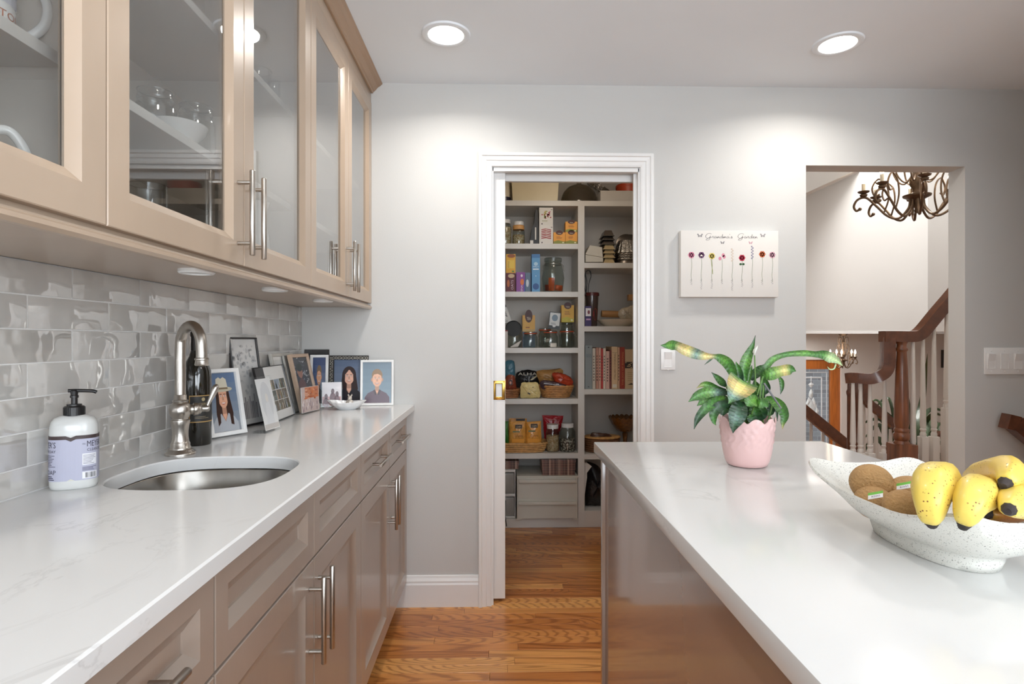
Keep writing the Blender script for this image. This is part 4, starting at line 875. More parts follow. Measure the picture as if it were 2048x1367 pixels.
redt = mat('orange_red_tin', (176, 62, 30), .3, coat=.4); m = MB(); m.lathe([(.098, .0005), (.1, .003), (.1, .044), (.094, .046)], (cx, YS + .13, zb), 36); part(m, 'body', redt, t); m = MB(); m.lathe([(.102, .038), (.102, .056), (.098, .059), (.002, .059)], (cx, YS + .13, zb), 36); part(m, 'lid', redt, t)
# --- second shelf
Z = LZ[1]
jar('storage_jar', 'glass jar of grain with a white lid, half hidden by the pocket door', 'jar', 998, 1023, 437, Z, lid=wl, lidh=.02, cont=grain, fill=.8)
t, _ = jar('storage_jar', 'glass jar of grain with a bamboo collar and pale cap', 'jar', 1025, 1050, 449, Z, lid=tanlid, lidh=.022, cont=grain, fill=.62, neck=.9)
cx = SX(1038, YS + .05); m = MB(); m.lathe([(.034, 0), (.034, .020), (.031, .024), (.002, .025)], (cx, YS + .05 + .0405, SZ(449, YS + .05) + .0006), 24); part(m, 'cap', wl, t)
t = thing('gift_bag', 'black tapered pouch with a small white tag beside the white boxes', 'pouch', (SX(1068), YS + .07, Z)); x0, x1, xt = SX(1060), SX(1078), SX(1073); zt = SZ(417)
m = MB(); prof = [(x0, Z + .001), (x1, Z + .001), (x1, Z + .02), (SX(1077), zt - .09), (SX(1076), zt), (xt - .004, zt), (SX(1069), zt - .09), (SX(1064), Z + .10)]; m.prism(prof, lambda a, z: (a, YS + .03, z), lambda a, z: (a, YS + .16, z)); part(m, 'pouch', mat('black_satin', (24, 23, 26), .45), t, smooth=False)
m = MB(); m.bbox(SX(1060.5), SX(1067), YS + .0285, YS + .0297, Z + .004, Z + .026, .0004); part(m, 'tag', card('paper_tag', (220, 216, 208)), t, smooth=False); m = MB(); m.bbox(SX(1070.5), SX(1073), YS + .0285, YS + .0297, Z + .03, Z + .11, .0004); part(m, 'ribbon', card('paper_tag', (220, 216, 208)), t, smooth=False)
def fruitbox(cols):
    def f(A, w, h):
        A.rect(0, w, 0, h, (216, 212, 204), 1)
        for i in range(26): A.ell(w * random.uniform(.18, .85), h * random.uniform(.35, .78), w * .06, h * .04, random.choice(cols), 2, 8)
        A.lines(w * .2, w * .7, h * .2, h * .3, 2, (150, 150, 96), 3, .4); A.ell(w * .2, h * .07, w * .05, h * .04, (70, 50, 60), 3, 8); A.rect(w * .84, w * .96, h * .87, h * .90, (60, 58, 60), 3)
    return f
def redbox(A, w, h):
    A.rect(0, w, 0, h, (220, 215, 208), 1)
    for i in range(6): y = h * (.27 + i * .09); A.poly([(w * .15, y), (w * .5, y + h * random.uniform(.02, .06)), (w * .86, y - h * .02), (w * .86, y + h * .04), (w * .45, y + h * .10), (w * .15, y + h * .05)], (158, 44, 48), 2)
    A.ell(w * .2, h * .07, w * .05, h * .04, (70, 50, 60), 3, 8); A.rect(w * .84, w * .96, h * .87, h * .90, (60, 58, 60), 3)
_, z2, _ = carton('box', 'white box with a dark red print, lower one of two beside the black pouch', 'box', 1078.5, 1106, 450, Z, (218, 214, 206), redbox, YS + .012, .1)
carton('box', 'white box printed with small coloured fruit, on top of the red printed box', 'box', 1078.5, 1106, 415, z2, (214, 210, 200), fruitbox([(190, 120, 140), (196, 170, 90), (150, 110, 60), (170, 60, 80), (160, 170, 90)]), YS + .012, .1)
OR = (232, 160, 58); GN = (136, 140, 54); G_ = 'orange tea boxes on the second pantry shelf'
carton('tea_box', 'orange tea box standing directly beside the white boxes', 'tea box', 1107, 1130.5, 464.5, Z, OR, tea(OR, GN), YS + .014, .07, group=G_)
_, z2, _ = carton('tea_box', 'orange tea box by the upright, lower one of its stack', 'tea box', 1131, 1154.5, 464, Z, OR, tea(OR, GN), YS + .014, .07, group=G_)
carton('tea_box', 'orange tea box by the upright, stacked on top of another', 'tea box', 1131, 1154.5, 443, z2, OR, tea(OR, GN), YS + .014, .07, group=G_)
# --- third shelf
Z = LZ[2]
def cereal(A, w, h):
    A.rect(0, w, 0, h, (96, 28, 40), 1); A.rect(0, w, h * .50, h, (226, 172, 54), 2); A.ell(w * .55, h * .95, w * .42, h * .05, (150, 84, 44), 3); A.rect(w * .12, w * .88, h * .62, h * .84, (234, 200, 80), 3); A.text('WHOLE', w * .34, h * .63, h * .06, (150, 74, 40), 4, width=h * .18, rot=pi / 2)
    A.ell(w * .55, h * .42, w * .34, h * .055, (212, 186, 150), 3); A.text('OATS', w * .78, h * .05, h * .09, (224, 200, 214), 4, width=h * .26, rot=pi / 2); A.ell(w * .25, h * .22, w * .14, h * .10, (196, 110, 60), 3); A.rect(w * .62, w * .86, h * .52, h * .56, (90, 140, 70), 4)
carton('food_box', 'tall yellow and maroon food box next to the pocket door', 'food box', 1012, 1031, 508, Z, (150, 96, 44), cereal, YS + .012, .13)
def purple(A, w, h):
    A.rect(0, w, 0, h, (140, 74, 152), 1); A.text('SNACK', w * .72, h * .02, w * .28, (240, 224, 240), 2, width=h * .55, rot=pi / 2); A.ell(w * .68, h * .5, w * .22, h * .16, (224, 120, 60), 3); A.ell(w * .62, h * .82, w * .12, h * .07, (236, 220, 236), 3); A.rect(w * .88, w, 0, h * .6, (70, 96, 176), 3)
carton('food_box', 'purple food box with an orange print, beside the tall yellow box', 'food box', 1032.5, 1050, 544, Z, (140, 74, 152), purple, YS + .012, .13)
carton('food_box', 'slate blue food box squeezed between purple and light blue boxes', 'food box', 1050.5, 1062, 545, Z, (72, 88, 112), lambda A, w, h: (A.rect(0, w * .82, 0, h, (96, 118, 140), 1), A.ell(w * .38, h * .45, w * .24, h * .2, (196, 206, 214), 2)), YS + .02, .12)
def blue(A, w, h):
    A.rect(0, w, 0, h, (92, 152, 198), 1); A.rect(0, w, h * .9, h, (64, 116, 168), 2); A.ell(w * .5, h * .74, w * .25, h * .05, (170, 206, 228), 2); A.text('SALT', w * .15, h * .65, h * .05, (230, 240, 246), 3, width=w * .7); A.rect(w * .15, w * .85, h * .585, h * .615, (232, 240, 246), 3); A.ell(w * .5, h * .14, w * .38, h * .085, (44, 86, 146), 2); A.ell(w * .5, h * .42, w * .06, h * .012, (220, 234, 244), 2, 8)
carton('food_box', 'tall light blue box with a dark blue disc', 'food box', 1063.5, 1080, 508, Z, (92, 152, 198), blue, YS + .012, .1)
t, zt = jar('clip_jar', 'large clip-top glass jar holding orange packets', 'jar', 1085, 1131, 513, Z, YS + .03, lid=jarg, lidh=.018, neck=.74, shoulder=.76, clip=True, wide=.45)
def packet(label, u0, u1, v0, v1, Y, c, rot, nm='snack_packet'):
    x0, x1 = SX(u0, Y), SX(u1, Y); w, h = x1 - x0, SZ(v0, Y) - SZ(v1, Y); C = Vector(((x0 + x1) / 2, Y, (SZ(v0, Y) + SZ(v1, Y)) / 2)); M = Matrix.Translation(C) @ Matrix.Rotation(radians(rot), 4, 'Y')
    m = MB(); m.rings([[(-w / 2, 0, -h / 2), (-w / 2, 0, -h / 2 + .006), (-w / 2, 0, h / 2 - .006), (-w / 2, 0, h / 2)], [(0, -.010, -h / 2), (0, -.016, -h / 2 + .01), (0, -.016, h / 2 - .01), (0, -.004, h / 2)], [(w / 2, 0, -h / 2), (w / 2, 0, -h / 2 + .006), (w / 2, 0, h / 2 - .006), (w / 2, 0, h / 2)], [(0, .010, -h / 2), (0, .014, -h / 2 + .01), (0, .014, h / 2 - .01), (0, .004, h / 2)]], close=False, M=M)
    m.rings([[(w / 2, 0, -h / 2), (w / 2, 0, h / 2)], [(0, .01, -h / 2), (0, .004, h / 2)], [(-w / 2, 0, -h / 2), (-w / 2, 0, h / 2)]], close=False, M=M)
    return solo(m, nm, mat('foil_%d_%d_%d' % c, c, .32, .2, vary=.12, scale=60, bump=.3), label, 'packet')
packet('bright orange packet standing upright inside the clip jar', 1097, 1109, 555, 581, YS + .085, (222, 96, 36), 2)
packet('orange packet lying at the bottom of the clip jar beside the upright one', 1110, 1125, 570, 581, YS + .08, (206, 88, 40), 6)
packet('brown packet at the back of the clip jar bottom', 1090, 1100, 569, 581, YS + .09, (146, 66, 36), -4)
# --- fourth shelf
Z = LZ[3]
jar('drinking_jar', 'glass jar with a wide black round lid tipped on it, beside the door', 'jar', 1016, 1043, 660, Z, YS + .06, cont=None, neck=.95)
t = thing('black_lid', 'round black lid leaning on the jar nearest the pocket door', 'lid', (SX(1027), YS + .05, SZ(658))); MM = Matrix.Translation((SX(1027, YS + .045), YS + .045, SZ(657, YS + .045))) @ Matrix.Rotation(radians(80), 4, 'X'); m = MB(); m.lathe([(.002, 0), (.050, 0), (.053, .003), (.053, .009), (.049, .010), (.048, .004), (.002, .004)], (0, 0, 0), 36, M=MM); part(m, 'lid', mat('black_silicone', (20, 20, 20), .5), t)
m = MB(); m.add([tuple(onY(*p)) for p in ((1021, 693, YS + .02), (1041, 681, YS + .02), (1043, 680, YS + .03), (1036, 692, YS + .03))] + [tuple(onY(*p)) for p in ((1021, 694, YS + .021), (1041, 682, YS + .021), (1043, 681, YS + .031), (1036, 693, YS + .031))], [(0, 1, 2, 3), (7, 6, 5, 4), (0, 4, 5, 1), (1, 5, 6, 2), (2, 6, 7, 3), (3, 7, 4, 0)]); solo(m, 'paper_slip', card('paper_tag', (220, 216, 208)), 'white paper slip lying in front of the black lid jar', 'paper', smooth=False)
def coffee(A, w, h):
    A.rect(0, w, 0, h, (206, 206, 202), 1); A.rect(0, w, h * .86, h, (40, 40, 42), 2)
    for i in range(4): A.line([(w * .25, h * (.35 + .12 * i)), (w * .6, h * (.42 + .12 * i)), (w * .75, h * (.33 + .12 * i))], w * .09, (40, 40, 44), 2)
    A.lines(w * .2, w * .7, h * .06, h * .22, 3, (90, 90, 92), 2)
carton('coffee_pack', 'black and white pack tilted over the black round lid', 'pack', 1004, 1024, 612, SZ(648), (44, 44, 46), coffee, YS + .055, .05, lean=-20, h=.115)
carton('jar_riser', 'small white carton edge showing beside the pocket door', 'carton', 1000, 1015.5, 660, Z, (206, 200, 194), lambda A, w, h: A.rect(0, w, h * .93, h, (150, 60, 60), 1), YS + .012, .05)
carton('tea_box', 'yellow and blue tea box standing behind the red-sealed jars', 'tea box', 1045, 1070, 630, Z, (222, 168, 72), lambda A, w, h: (tea((226, 172, 78), (226, 172, 78))(A, w, h), A.rect(0, w, 0, h * .5, (110, 130, 160), 5), A.poly([(0, h * .5), (w * .5, h * .42), (w, h * .5), (w, h * .56), (0, h * .56)], (206, 170, 110), 6)), YS + .17, .06)
jl = ['glass clip jar with a red rubber seal, closest to the black lid', 'glass clip jar with red seal, white print and paper label, the middle one', 'glass clip jar with a bright red seal, beside the upright']
for i, (u0, u1, v0) in enumerate(((1047, 1076, 663), (1087, 1117, 661), (1120, 1151, 659))):
    t, zt = jar('clip_jar', jl[i], 'jar', u0, u1, v0, Z, YS + .022, lid=jarg, lidh=.008, neck=.84, shoulder=.70, seal=redrub, clip=i != 1, group='red-sealed clip jars', lidr=.92)
    if i == 1:
        r = (SX(u1, YS + .022) - SX(u0, YS + .022)) / 2; c = ((SX(u0, YS + .022) + SX(u1, YS + .022)) / 2, YS + .022 + r)
        A = Art(lambda x, y, l: (c[0] + (r + .0005 + l) * sin(radians(x)), c[1] - (r + .0005 + l) * cos(radians(x)), Z + y)); A.strip(-5, 50, .004, .030, (226, 220, 208), 1, 8)
        for k in range(6): A.poly([(-62 + k * 7, .046 + k * .002), (-30 + k * 9, .034 + k * .003), (-30 + k * 9, .037 + k * .003), (-62 + k * 7, .048 + k * .002)], (232, 230, 222), 1)
        A.put('paper_label', t)
    if i == 2: zj = zt
jar('clip_jar', 'glass clip jar behind the paper-labelled one, only its rim showing', 'jar', 1078, 1104, 656, Z, YS + .125, lid=jarg, lidh=.008, neck=.84, shoulder=.70, seal=redrub, lidr=.92)
carton('card_pack', 'white and black pack with a grey emblem, tilted on the jars', 'pack', 1096, 1119, 628, SZ(659) + .002, (206, 208, 208), lambda A, w, h: (A.rect(0, w, 0, h, (52, 58, 62), 1), A.rect(w * .06, w * .94, h * .20, h * .96, (208, 212, 212), 2), A.ell(w * .5, h * .66, w * .26, h * .2, (120, 140, 156), 3), A.lines(w * .2, w * .8, h * .26, h * .4, 2, (110, 116, 122), 3, .4), A.ell(w * .5, h * .18, w * .14, h * .08, (210, 212, 212), 3)), YS + .055, .03, lean=6, h=.11)
jar('storage_jar', 'clear glass jar carrying the yellow tea box', 'jar', 1123, 1147, 644, Z, YS + .12, neck=.9, lid=jarg, lidh=.008)
carton('tea_box', 'yellow tea box standing on a jar beside the upright', 'tea box', 1123, 1148, 610, SZ(644, YS + .12), (230, 178, 60), tea((232, 180, 66), (206, 190, 60)), YS + .125, .06)
# --- fifth shelf: baskets
wick = mat('wicker', (196, 142, 86), .6, vary=.25, scale=40); wick2 = mat('wicker_tan', (206, 158, 98), .6, vary=.25, scale=40)
def basket(label, u0, u1, v0, zb, Y, sy, m_, rows=6, flare=1.25, sq=2.2, group=None):
    x0, x1 = SX(u0, Y), SX(u1, Y); rx = (x1 - x0) / 2; ry = sy / 2; h = SZ(v0, Y) - zb; c = ((x0 + x1) / 2, Y + ry, zb); t = thing('wicker_basket', label, 'basket', c, group)
    N = 44; m = MB(); m2 = MB()
    for j in range(rows):
        k = (1 / flare) + (1 - 1 / flare) * (j / (rows - 1)); z = h / rows * .54 + .001 + (h - .006 - h / rows * .54) * j / (rows - 1)
        m.tube([(c[0] + sup(2 * pi * i / N, rx * k, ry * k, sq)[0] * (1 + .022 * (-1) ** (i + j)), c[1] + sup(2 * pi * i / N, rx * k, ry * k, sq)[1] * (1 + .022 * (-1) ** (i + j)), zb + z) for i in range(N)], h / rows * .52, 5, closed=True)
    part(m, 'weave', m_, t, kind='stuff')
    m = MB()
    for s in (0, pi): m.tube([(c[0] + sup(2 * pi * i / N, rx, ry, sq)[0] * (1 + .012 * cos(i * 1.4 + s)), c[1] + sup(2 * pi * i / N, rx, ry, sq)[1], zb + h - .003 + .004 * sin(i * 1.4 + s)) for i in range(N)], .0045, 6, closed=True)
    part(m, 'rim', m_, t)
    m = MB(); q = lambda k, z: [(c[0] + sup(2 * pi * i / N, rx * k, ry * k, sq)[0], c[1] + sup(2 * pi * i / N, rx * k, ry * k, sq)[1], zb + z) for i in range(N)]
    m.rings([q(.97, h - .008), q(.97 / flare, .008)], cap1=True); m.rings([q(1 / flare, .002), q(.2, .0008)], cap1=True); part(m, 'lining', m_, t)
    return t, c, rx, ry, h
Z = LZ[4]
basket('small brown wicker basket half hidden by the pocket door', 985, 1040, 779, Z, YS + .012, .17, mat('wicker_dark', (160, 106, 66), .6, vary=.3, scale=40), 5, 1.15)
basket('round honey wicker basket piled with bags on the fifth shelf', 1080, 1150, 772, Z, YS + .012, .21, wick, 7, 1.3)
def bag(name, label, cat, pts, Y, th, c, art=None, shiny=.3, zb=None, sharp=False):
    """soft bag: outline of (u, v) points, puffed"""
    P3 = [onY(u, v, Y) for u, v in pts]; 
    if sharp: P3 = [P3[i].lerp(P3[(i + 1) % len(P3)], f) for i in range(len(P3)) for f in (0, .06, .35, .65, .94)]
    else: P3 = spline(P3, 4, True)
    if zb is not None: P3 = [Vector((p.x, p.y, max(p.z, zb + .003))) for p in P3]
    n = len(P3); C = sum(P3, Vector()) / n
    m = MB(); rs = []
    for k, d in ((.02, th), (.45, th * .9), (.8, th * .55), (1, 0)): rs.append([C + (p - C) * k + Vector((random.uniform(-1, 1) * .002, -d + random.uniform(-1, 1) * .15 * th * (0 < k < 1), random.uniform(-1, 1) * .002)) for p in P3])
    for k, d in ((.8, -th * .5), (.02, -th * .7)): rs.append([C + (p - C) * k + Vector((0, -d, 0)) for p in P3])
    m.rings(rs, cap0=True, cap1=True)
    t = thing(name, label, cat, (C.x, Y, min(p.z for p in P3))); part(m, 'pouch', mat('bag_%d_%d_%d' % c, c, shiny, .0, vary=.15, scale=50, bump=.5, bscale=60, coat=.4), t, ang=70)
    if art:
        A = Art(lambda x, y, l: tuple(onY(x, y, Y - th * 1.06 - l)), .0004); art(A); A.put('printed_front', t)
    return t
bag('coffee_bag', 'reddish brown pack standing in the small wicker basket', 'bag', [(1012, 753), (1029, 752), (1031, 781), (1012, 782)], YS + .07, .02, (136, 62, 40), lambda A: (A.ell(1021, 765, 4, 6, (60, 24, 20), 1), A.ell(1021, 765, 2, 3, (206, 150, 130), 2)), zb=Z)
bag('blue_pouch', 'teal blue pouch behind the reddish brown pack', 'bag', [(1010, 724), (1027, 721), (1030, 735), (1028, 756), (1010, 757)], YS + .13, .02, (74, 122, 140), zb=Z)
bag('chip_bag', 'black snack bag with white lettering behind the cream pouch', 'bag', [(1031, 752), (1040, 742), (1055, 739), (1072, 742), (1082, 752), (1080, 776), (1050, 797), (1031, 796)], YS + .255, .03, (30, 27, 27), lambda A: (A.text('ALHA', 1036, 750, -8, (222, 214, 196), 1, width=38), A.poly([(1060, 759), (1076, 748), (1078, 750), (1064, 760)], (206, 190, 150), 1), A.line([(1058, 754), (1058, 764)], 1, (190, 190, 186), 1)), zb=Z)
bag('cream_pouch', 'cream coloured pouch with a small dark mark, between the wicker baskets', 'bag', [(1043, 766), (1058, 764), (1075, 765), (1080, 781), (1081, 790), (1075, 796), (1043, 796.5), (1041, 784)], YS + .035, .022, (222, 202, 140), lambda A: (A.poly([(1056, 784), (1061, 786), (1060, 789), (1055, 787)], (70, 56, 40), 1), A.ell(1066, 774, 1.4, 1.2, (90, 76, 50), 1, 8), A.line([(1045, 772), (1055, 785)], .8, (170, 140, 80), 1)), zb=Z)
bag('paper_bag', 'tan paper bag at the back of the round wicker basket', 'bag', [(1074, 742), (1100, 739), (1123, 737), (1126, 752), (1120, 775), (1085, 780), (1078, 760)], YS + .15, .03, (176, 130, 74))
bag('snack_bag', 'crinkly orange-red snack bag in the round wicker basket', 'bag', [(1104, 748), (1112, 744), (1126, 746), (1141, 754), (1146, 767), (1136, 775), (1112, 770)], YS + .085, .03, (186, 66, 38), shiny=.2)
bag('snack_bag', 'dark plum bag with pale label lying on the front of the round basket', 'bag', [(1080, 764), (1090, 760), (1112, 763), (1134, 770), (1134, 776), (1110, 778), (1086, 778)], YS + .045, .016, (62, 42, 50), lambda A: (A.rect(1112, 1118, 767, 775, (196, 196, 202), 1), A.line([(1088, 766), (1132, 772)], 1.2, (206, 206, 210), 1)))
# --- sixth shelf
Z = LZ[5]
basket('long shallow wicker tray holding orange pouches', 984, 1095, 886, Z, YS + .006, .2, wick2, 5, 1.12, 3.6)
def org(A, u0, u1, v0, v1):
    w, h = u1 - u0, v1 - v0; A.rect(u0 + w * .32, u0 + w * .78, v0 + h * .12, v0 + h * .27, (44, 34, 28), 1); A.text('CHIPS', u0 + w * .38, v0 + h * .24, -h * .1, (214, 190, 150), 2, width=w * .34); A.rect(u0 + w * .15, u0 + w * .62, v0 + h * .38, v0 + h * .43, (96, 116, 80), 1); A.text('CORN', u0 + w * .3, v0 + h * .62, -h * .1, (120, 66, 30), 1, width=w * .5)
    A.rect(u0 + w * .1, u0 + w * .9, v0 + h * .7, v0 + h * .95, (240, 160, 40), 1)
bag('corn_pouch', 'orange pouch at the back of the wicker tray, between two others', 'bag', [(1018, 836), (1054, 836), (1056, 888), (1018, 888)], YS + .135, .016, (214, 150, 70), lambda A: A.rect(1032, 1050, 836.5, 841, (44, 34, 28), 1), zb=Z, sharp=True)
bag('corn_pouch', 'orange pouch with dark label, nearer the green pack in the tray', 'bag', [(1019, 843), (1051, 842), (1052, 892), (1018, 892)], YS + .085, .018, (222, 158, 72), lambda A: org(A, 1021, 1051, 843, 892), zb=Z, sharp=True)
bag('corn_pouch', 'orange pouch with dark label, nearer the glass jars in the tray', 'bag', [(1053, 843), (1082, 841), (1083, 890), (1052, 892)], YS + .085, .018, (226, 156, 64), lambda A: org(A, 1052, 1082, 841, 892), zb=Z, sharp=True)
bag('green_pack', 'green pack in the wicker tray next to the pocket door', 'bag', [(1006, 842), (1017, 842), (1018, 888), (1006, 888)], YS + .08, .018, (52, 122, 44), zb=Z, sharp=True)
bag('red_pouch', 'bright red pouch behind the two white-lidded jars', 'bag', [(1085, 830), (1107, 830.5), (1127, 831), (1124, 850), (1117, 868), (1115, 903), (1090, 903), (1087, 852)], YS + .19, .02, (172, 26, 36), lambda A: (A.text('GRANOLA', 1092, 848.5, -5, (226, 180, 170), 1, width=27), A.lines(1097, 1116, 838, 842, 1, (206, 120, 110), 1)), zb=Z, sharp=True)
jar('storage_jar', 'glass jar of oats with a white lid', 'jar', 1093, 1120, 850, Z, YS + .035, lid=wl, lidh=.02, cont=oats, fill=.66, neck=.84)
jar('storage_jar', 'glass jar of black and white beans with a white lid', 'jar', 1121, 1152.5, 848, Z, YS + .03, lid=wl, lidh=.02, cont=beans, fill=.5, neck=.74, group=None)
# --- bottom bay: drawer units and plaid boxes
cd = mat('cream_drawer', (206, 202, 190), .42, vary=.01)
Y = YS - .035; x0, x1 = SX(1034, Y), XD0 - .006; z0, z1 = ZBL + .0005, SZ(953, Y)
t = thing('drawer_unit', 'cream two-drawer storage unit at the bottom of the pantry', 'drawer unit', ((x0 + x1) / 2, Y + .16, z0))
m = MB(); m.bbox(x0, x1, Y + .004, Y + .30, z0 + .012, z1, .002); 
for a, b in ((x0, x0 + .03), (x1 - .03, x1)): m.box(a, b, Y + .004, Y + .30, z0, z0 + .013)
m.bbox(x0 - .002, x1 + .002, Y, Y + .304, z1 - .004, z1 + .006, .002); part(m, 'casing', cd, t, smooth=False)
for v0, v1 in ((956, 995), (1000, 1036)):
    a, b = SZ(v1, Y), SZ(v0, Y); m = MB(); m.bbox(x0 + .008, x1 - .008, Y + .0005, Y + .006, a, b, .001); d = part(m, 'drawer', cd, t, smooth=False)
    m = MB(); m.bbox(x0 + .012, x1 - .012, Y - .024, Y + .001, b - .024, b - .003, .004); part(m, 'ledge_handle', cd, d)
plm = None
def plaid():
    m = bpy.data.materials.new('plaid_print'); m.use_nodes = True; MATS['plaid_print'] = m; nt = m.node_tree; L = nt.links; b = nt.nodes['Principled BSDF']; tc = nt.nodes.new('ShaderNodeTexCoord'); sp = nt.nodes.new('ShaderNodeSeparateXYZ'); L.new(tc.outputs['Object'], sp.inputs[0])
    prev = None
    for ax, sc, ph in ((0, 42, 0), (2, 60, .3), (0, 17, .5)):
        mu = nd(nt, 'ShaderNodeMath', operation='MULTIPLY_ADD'); mu.inputs[1].default_value = sc; mu.inputs[2].default_value = ph; L.new(sp.outputs[ax], mu.inputs[0]); fr = nd(nt, 'ShaderNodeMath', operation='FRACT'); L.new(mu.outputs[0], fr.inputs[0])
        r = ramp(nt, [(0, RGB((70, 48, 44))), (.45, RGB((200, 168, 148))), (.62, RGB((120, 84, 74)))]); r.color_ramp.interpolation = 'CONSTANT'; L.new(fr.outputs[0], r.inputs[0])
        if prev: mx = nd(nt, 'ShaderNodeMixRGB'); mx.inputs[0].default_value = .5; L.new(prev, mx.inputs[1]); L.new(r.outputs[0], mx.inputs[2]); prev = mx.outputs[0]
        else: prev = r.outputs[0]
    L.new(prev, b.inputs['Base Color']); b.inputs['Roughness'].default_value = .4; return m
plm = plaid()
def plaidbox(label, u0, u1, v0, zb, Y, dep):
    x0, x1 = SX(u0, Y), SX(u1, Y); h = SZ(v0, Y) - zb; t = thing('plaid_box', label, 'box', ((x0 + x1) / 2, Y + dep / 2, zb), 'plaid boxes at the bottom of the pantry')
    m = MB(); m.bbox(x0 + .003, x1 - .003, Y + .002, Y + dep - .002, zb + .0005, zb + h * .66, .002); part(m, 'body', plm, t, smooth=False); m = MB(); m.bbox(x0, x1, Y, Y + dep, zb + h * .66, zb + h, .003); part(m, 'lid', plm, t, smooth=False); return zb + h
z2 = plaidbox('brown plaid box, lower one of two on the cream drawer unit', 1084, 1151, 935, z1 + .006, Y + .012, .2)
plaidbox('brown plaid box stacked on another over the cream drawer unit', 1083, 1152, 919, z2, Y + .01, .21)
Y = YS + .012; x0, x1 = SX(985, Y), SX(1031, Y); tw = mat('tower_plastic', (214, 212, 208), .3); fro = mat('frosted_drawer', (150, 148, 142), .3, coat=.3)
t = thing('drawer_tower', 'white tower with translucent drawers, half behind the pocket door', 'drawer unit', ((x0 + x1) / 2, Y + .15, ZBL)); zt = SZ(938, Y); z0 = ZBL + .0005; m = MB(); zs = [z0, (z0 + zt) / 2, zt]
for z in zs: m.bbox(x0, x1, Y, Y + .28, (z if z == z0 else z - .018), (z + .012 if z == z0 else z), .003)
for a, b in ((x0, x0 + .006), (x1 - .006, x1)): m.box(a, b, Y + .004, Y + .278, z0, zt - .002)
part(m, 'casing', tw, t, smooth=False)
for i in range(2): m = MB(); m.bbox(x0 + .008, x1 - .008, Y + .004, Y + .26, (zs[i] + .013 if i == 0 else zs[i] + .0005), zs[i + 1] - .024, .006); part(m, 'drawer', fro, t)
plaidbox('brown plaid box standing on the translucent drawer tower', 988, 1038, 921, zt, Y + .01, .2)
# --- right-hand bay
Z = RZ[0]
ivory = card('ivory_card', (206, 200, 186))
t = thing('recipe_binder', 'cream flat folder slumped open on the foil pan shelf', 'folder', (SX(1189), YS + .1, Z)); m = MB()
pr = [onY(u, v, YS + .03) for u, v in ((1171, 523.5), (1206, 523.5), (1206, 515), (1171, 509))]; pr = [(p.x, max(p.z, Z + .001)) for p in pr]; m.prism(pr, lambda x, z: (x, YS + .03, z), lambda x, z: (x, YS + .2, z)); part(m, 'pages', ivory, t, smooth=False)
pr = [onY(u, v, YS + .03) for u, v in ((1171, 508), (1206, 514.3), (1204, 494), (1180, 490))]; m = MB(); m.prism([(p.x, p.z) for p in pr], lambda x, z: (x, YS + .032, z), lambda x, z: (x, YS + .19, z)); part(m, 'cover', ivory, t, smooth=False)
def loafpan(label, u0, u1, v0, zb, Y, dep, m_, nest=.0):
    x0, x1 = SX(u0, Y), SX(u1, Y); h = SZ(v0, Y) - zb; q = lambda i, z: [(x0 + i, Y + i, z), (x1 - i, Y + i, z), (x1 - i, Y + dep - i, z), (x0 + i, Y + dep - i, z)]
    m = MB(); m.rings([q(.016, zb + h), q(.004, zb + .005), q(0, zb + .004), q(0, zb + .0005), q(.006, zb + .0005)], cap0=True); solo(m, 'loaf_pan', m_, label, 'baking pan', 'stacked upturned loaf pans', smooth=False); return zb + h
gold = mat('gold_pan', (206, 184, 140), .35, .5); wirem = mat('dark_wire_tin', (120, 112, 104), .3, .9)
z2 = Z
for i, v in enumerate((515, 506, 498, 488)): z2 = loafpan(['pale gold upturned loaf pan, lowest of its stack', 'pale gold upturned loaf pan, second from the bottom of its stack', 'pale gold upturned loaf pan, third from the bottom of its stack', 'pale gold upturned loaf pan, topmost gold one of its stack'][i], 1206.5, 1231, v, z2, YS + .03, .16, gold)
for i, v in enumerate((479, 471, 459)): z2 = loafpan(['dark steel loaf pan right above the gold ones', 'dark steel loaf pan, middle of the three dark ones', 'dark steel loaf pan at the very top of the gold stack'][i], 1204 + i, 1231 - i, v, z2, YS + .035, .15, wirem)
cx, Yc = SX(1252, YS + .12), YS + .12; z2 = Z
for i, (r, h) in enumerate(((.085, .026), (.083, .018), (.081, .016), (.079, .016))):
    m = MB(); m.lathe([(r + .004, .0005), (r, .003), (r * .93, h), (.002, h)], (cx, Yc, z2), 36); solo(m, 'cake_tin', wirem if i == 0 else foil, ['dark round cake tin at the bottom of the foil stack', 'upturned silver cake tin above the dark tin', 'upturned silver cake tin under the fluted ones, third from the bottom', 'upturned silver cake tin directly beneath the fluted mould'][i], 'baking pan', 'upturned cake tins'); z2 += h
m = MB(); m.lathe([(.078, .0005), (.074, .01), (.056, .078), (.050, .086), (.002, .088)], (cx, Yc, z2), 80, fn=lambda p, a, r, z: (cx + (p[0] - cx) * (1 + .03 * cos(40 * a / 2)), Yc + (p[1] - Yc) * (1 + .03 * cos(40 * a / 2)), p[2])); solo(m, 'fluted_mould', foil, 'fluted silver foil mould crowning the cake tin stack', 'baking pan')
for i, (u, rot) in enumerate(((1254, -24), (1262, -30))):
    MM = Matrix.Translation((SX(u, Yc + .1), Yc + .125 + .012 * i, z2 + .083)) @ Matrix.Rotation(radians(rot), 4, 'Y') @ Matrix.Rotation(radians(90), 4, 'X'); m = MB(); m.lathe([(.002, 0), (.07, 0), (.073, .002), (.07, .004), (.002, .004)], (0, 0, 0), 30, M=MM); solo(m, 'tin_base', wirem, ['loose metal tin base leaning behind the fluted mould', 'outer loose metal tin base leaning behind the fluted mould'][i], 'baking pan')
Z = RZ[1]
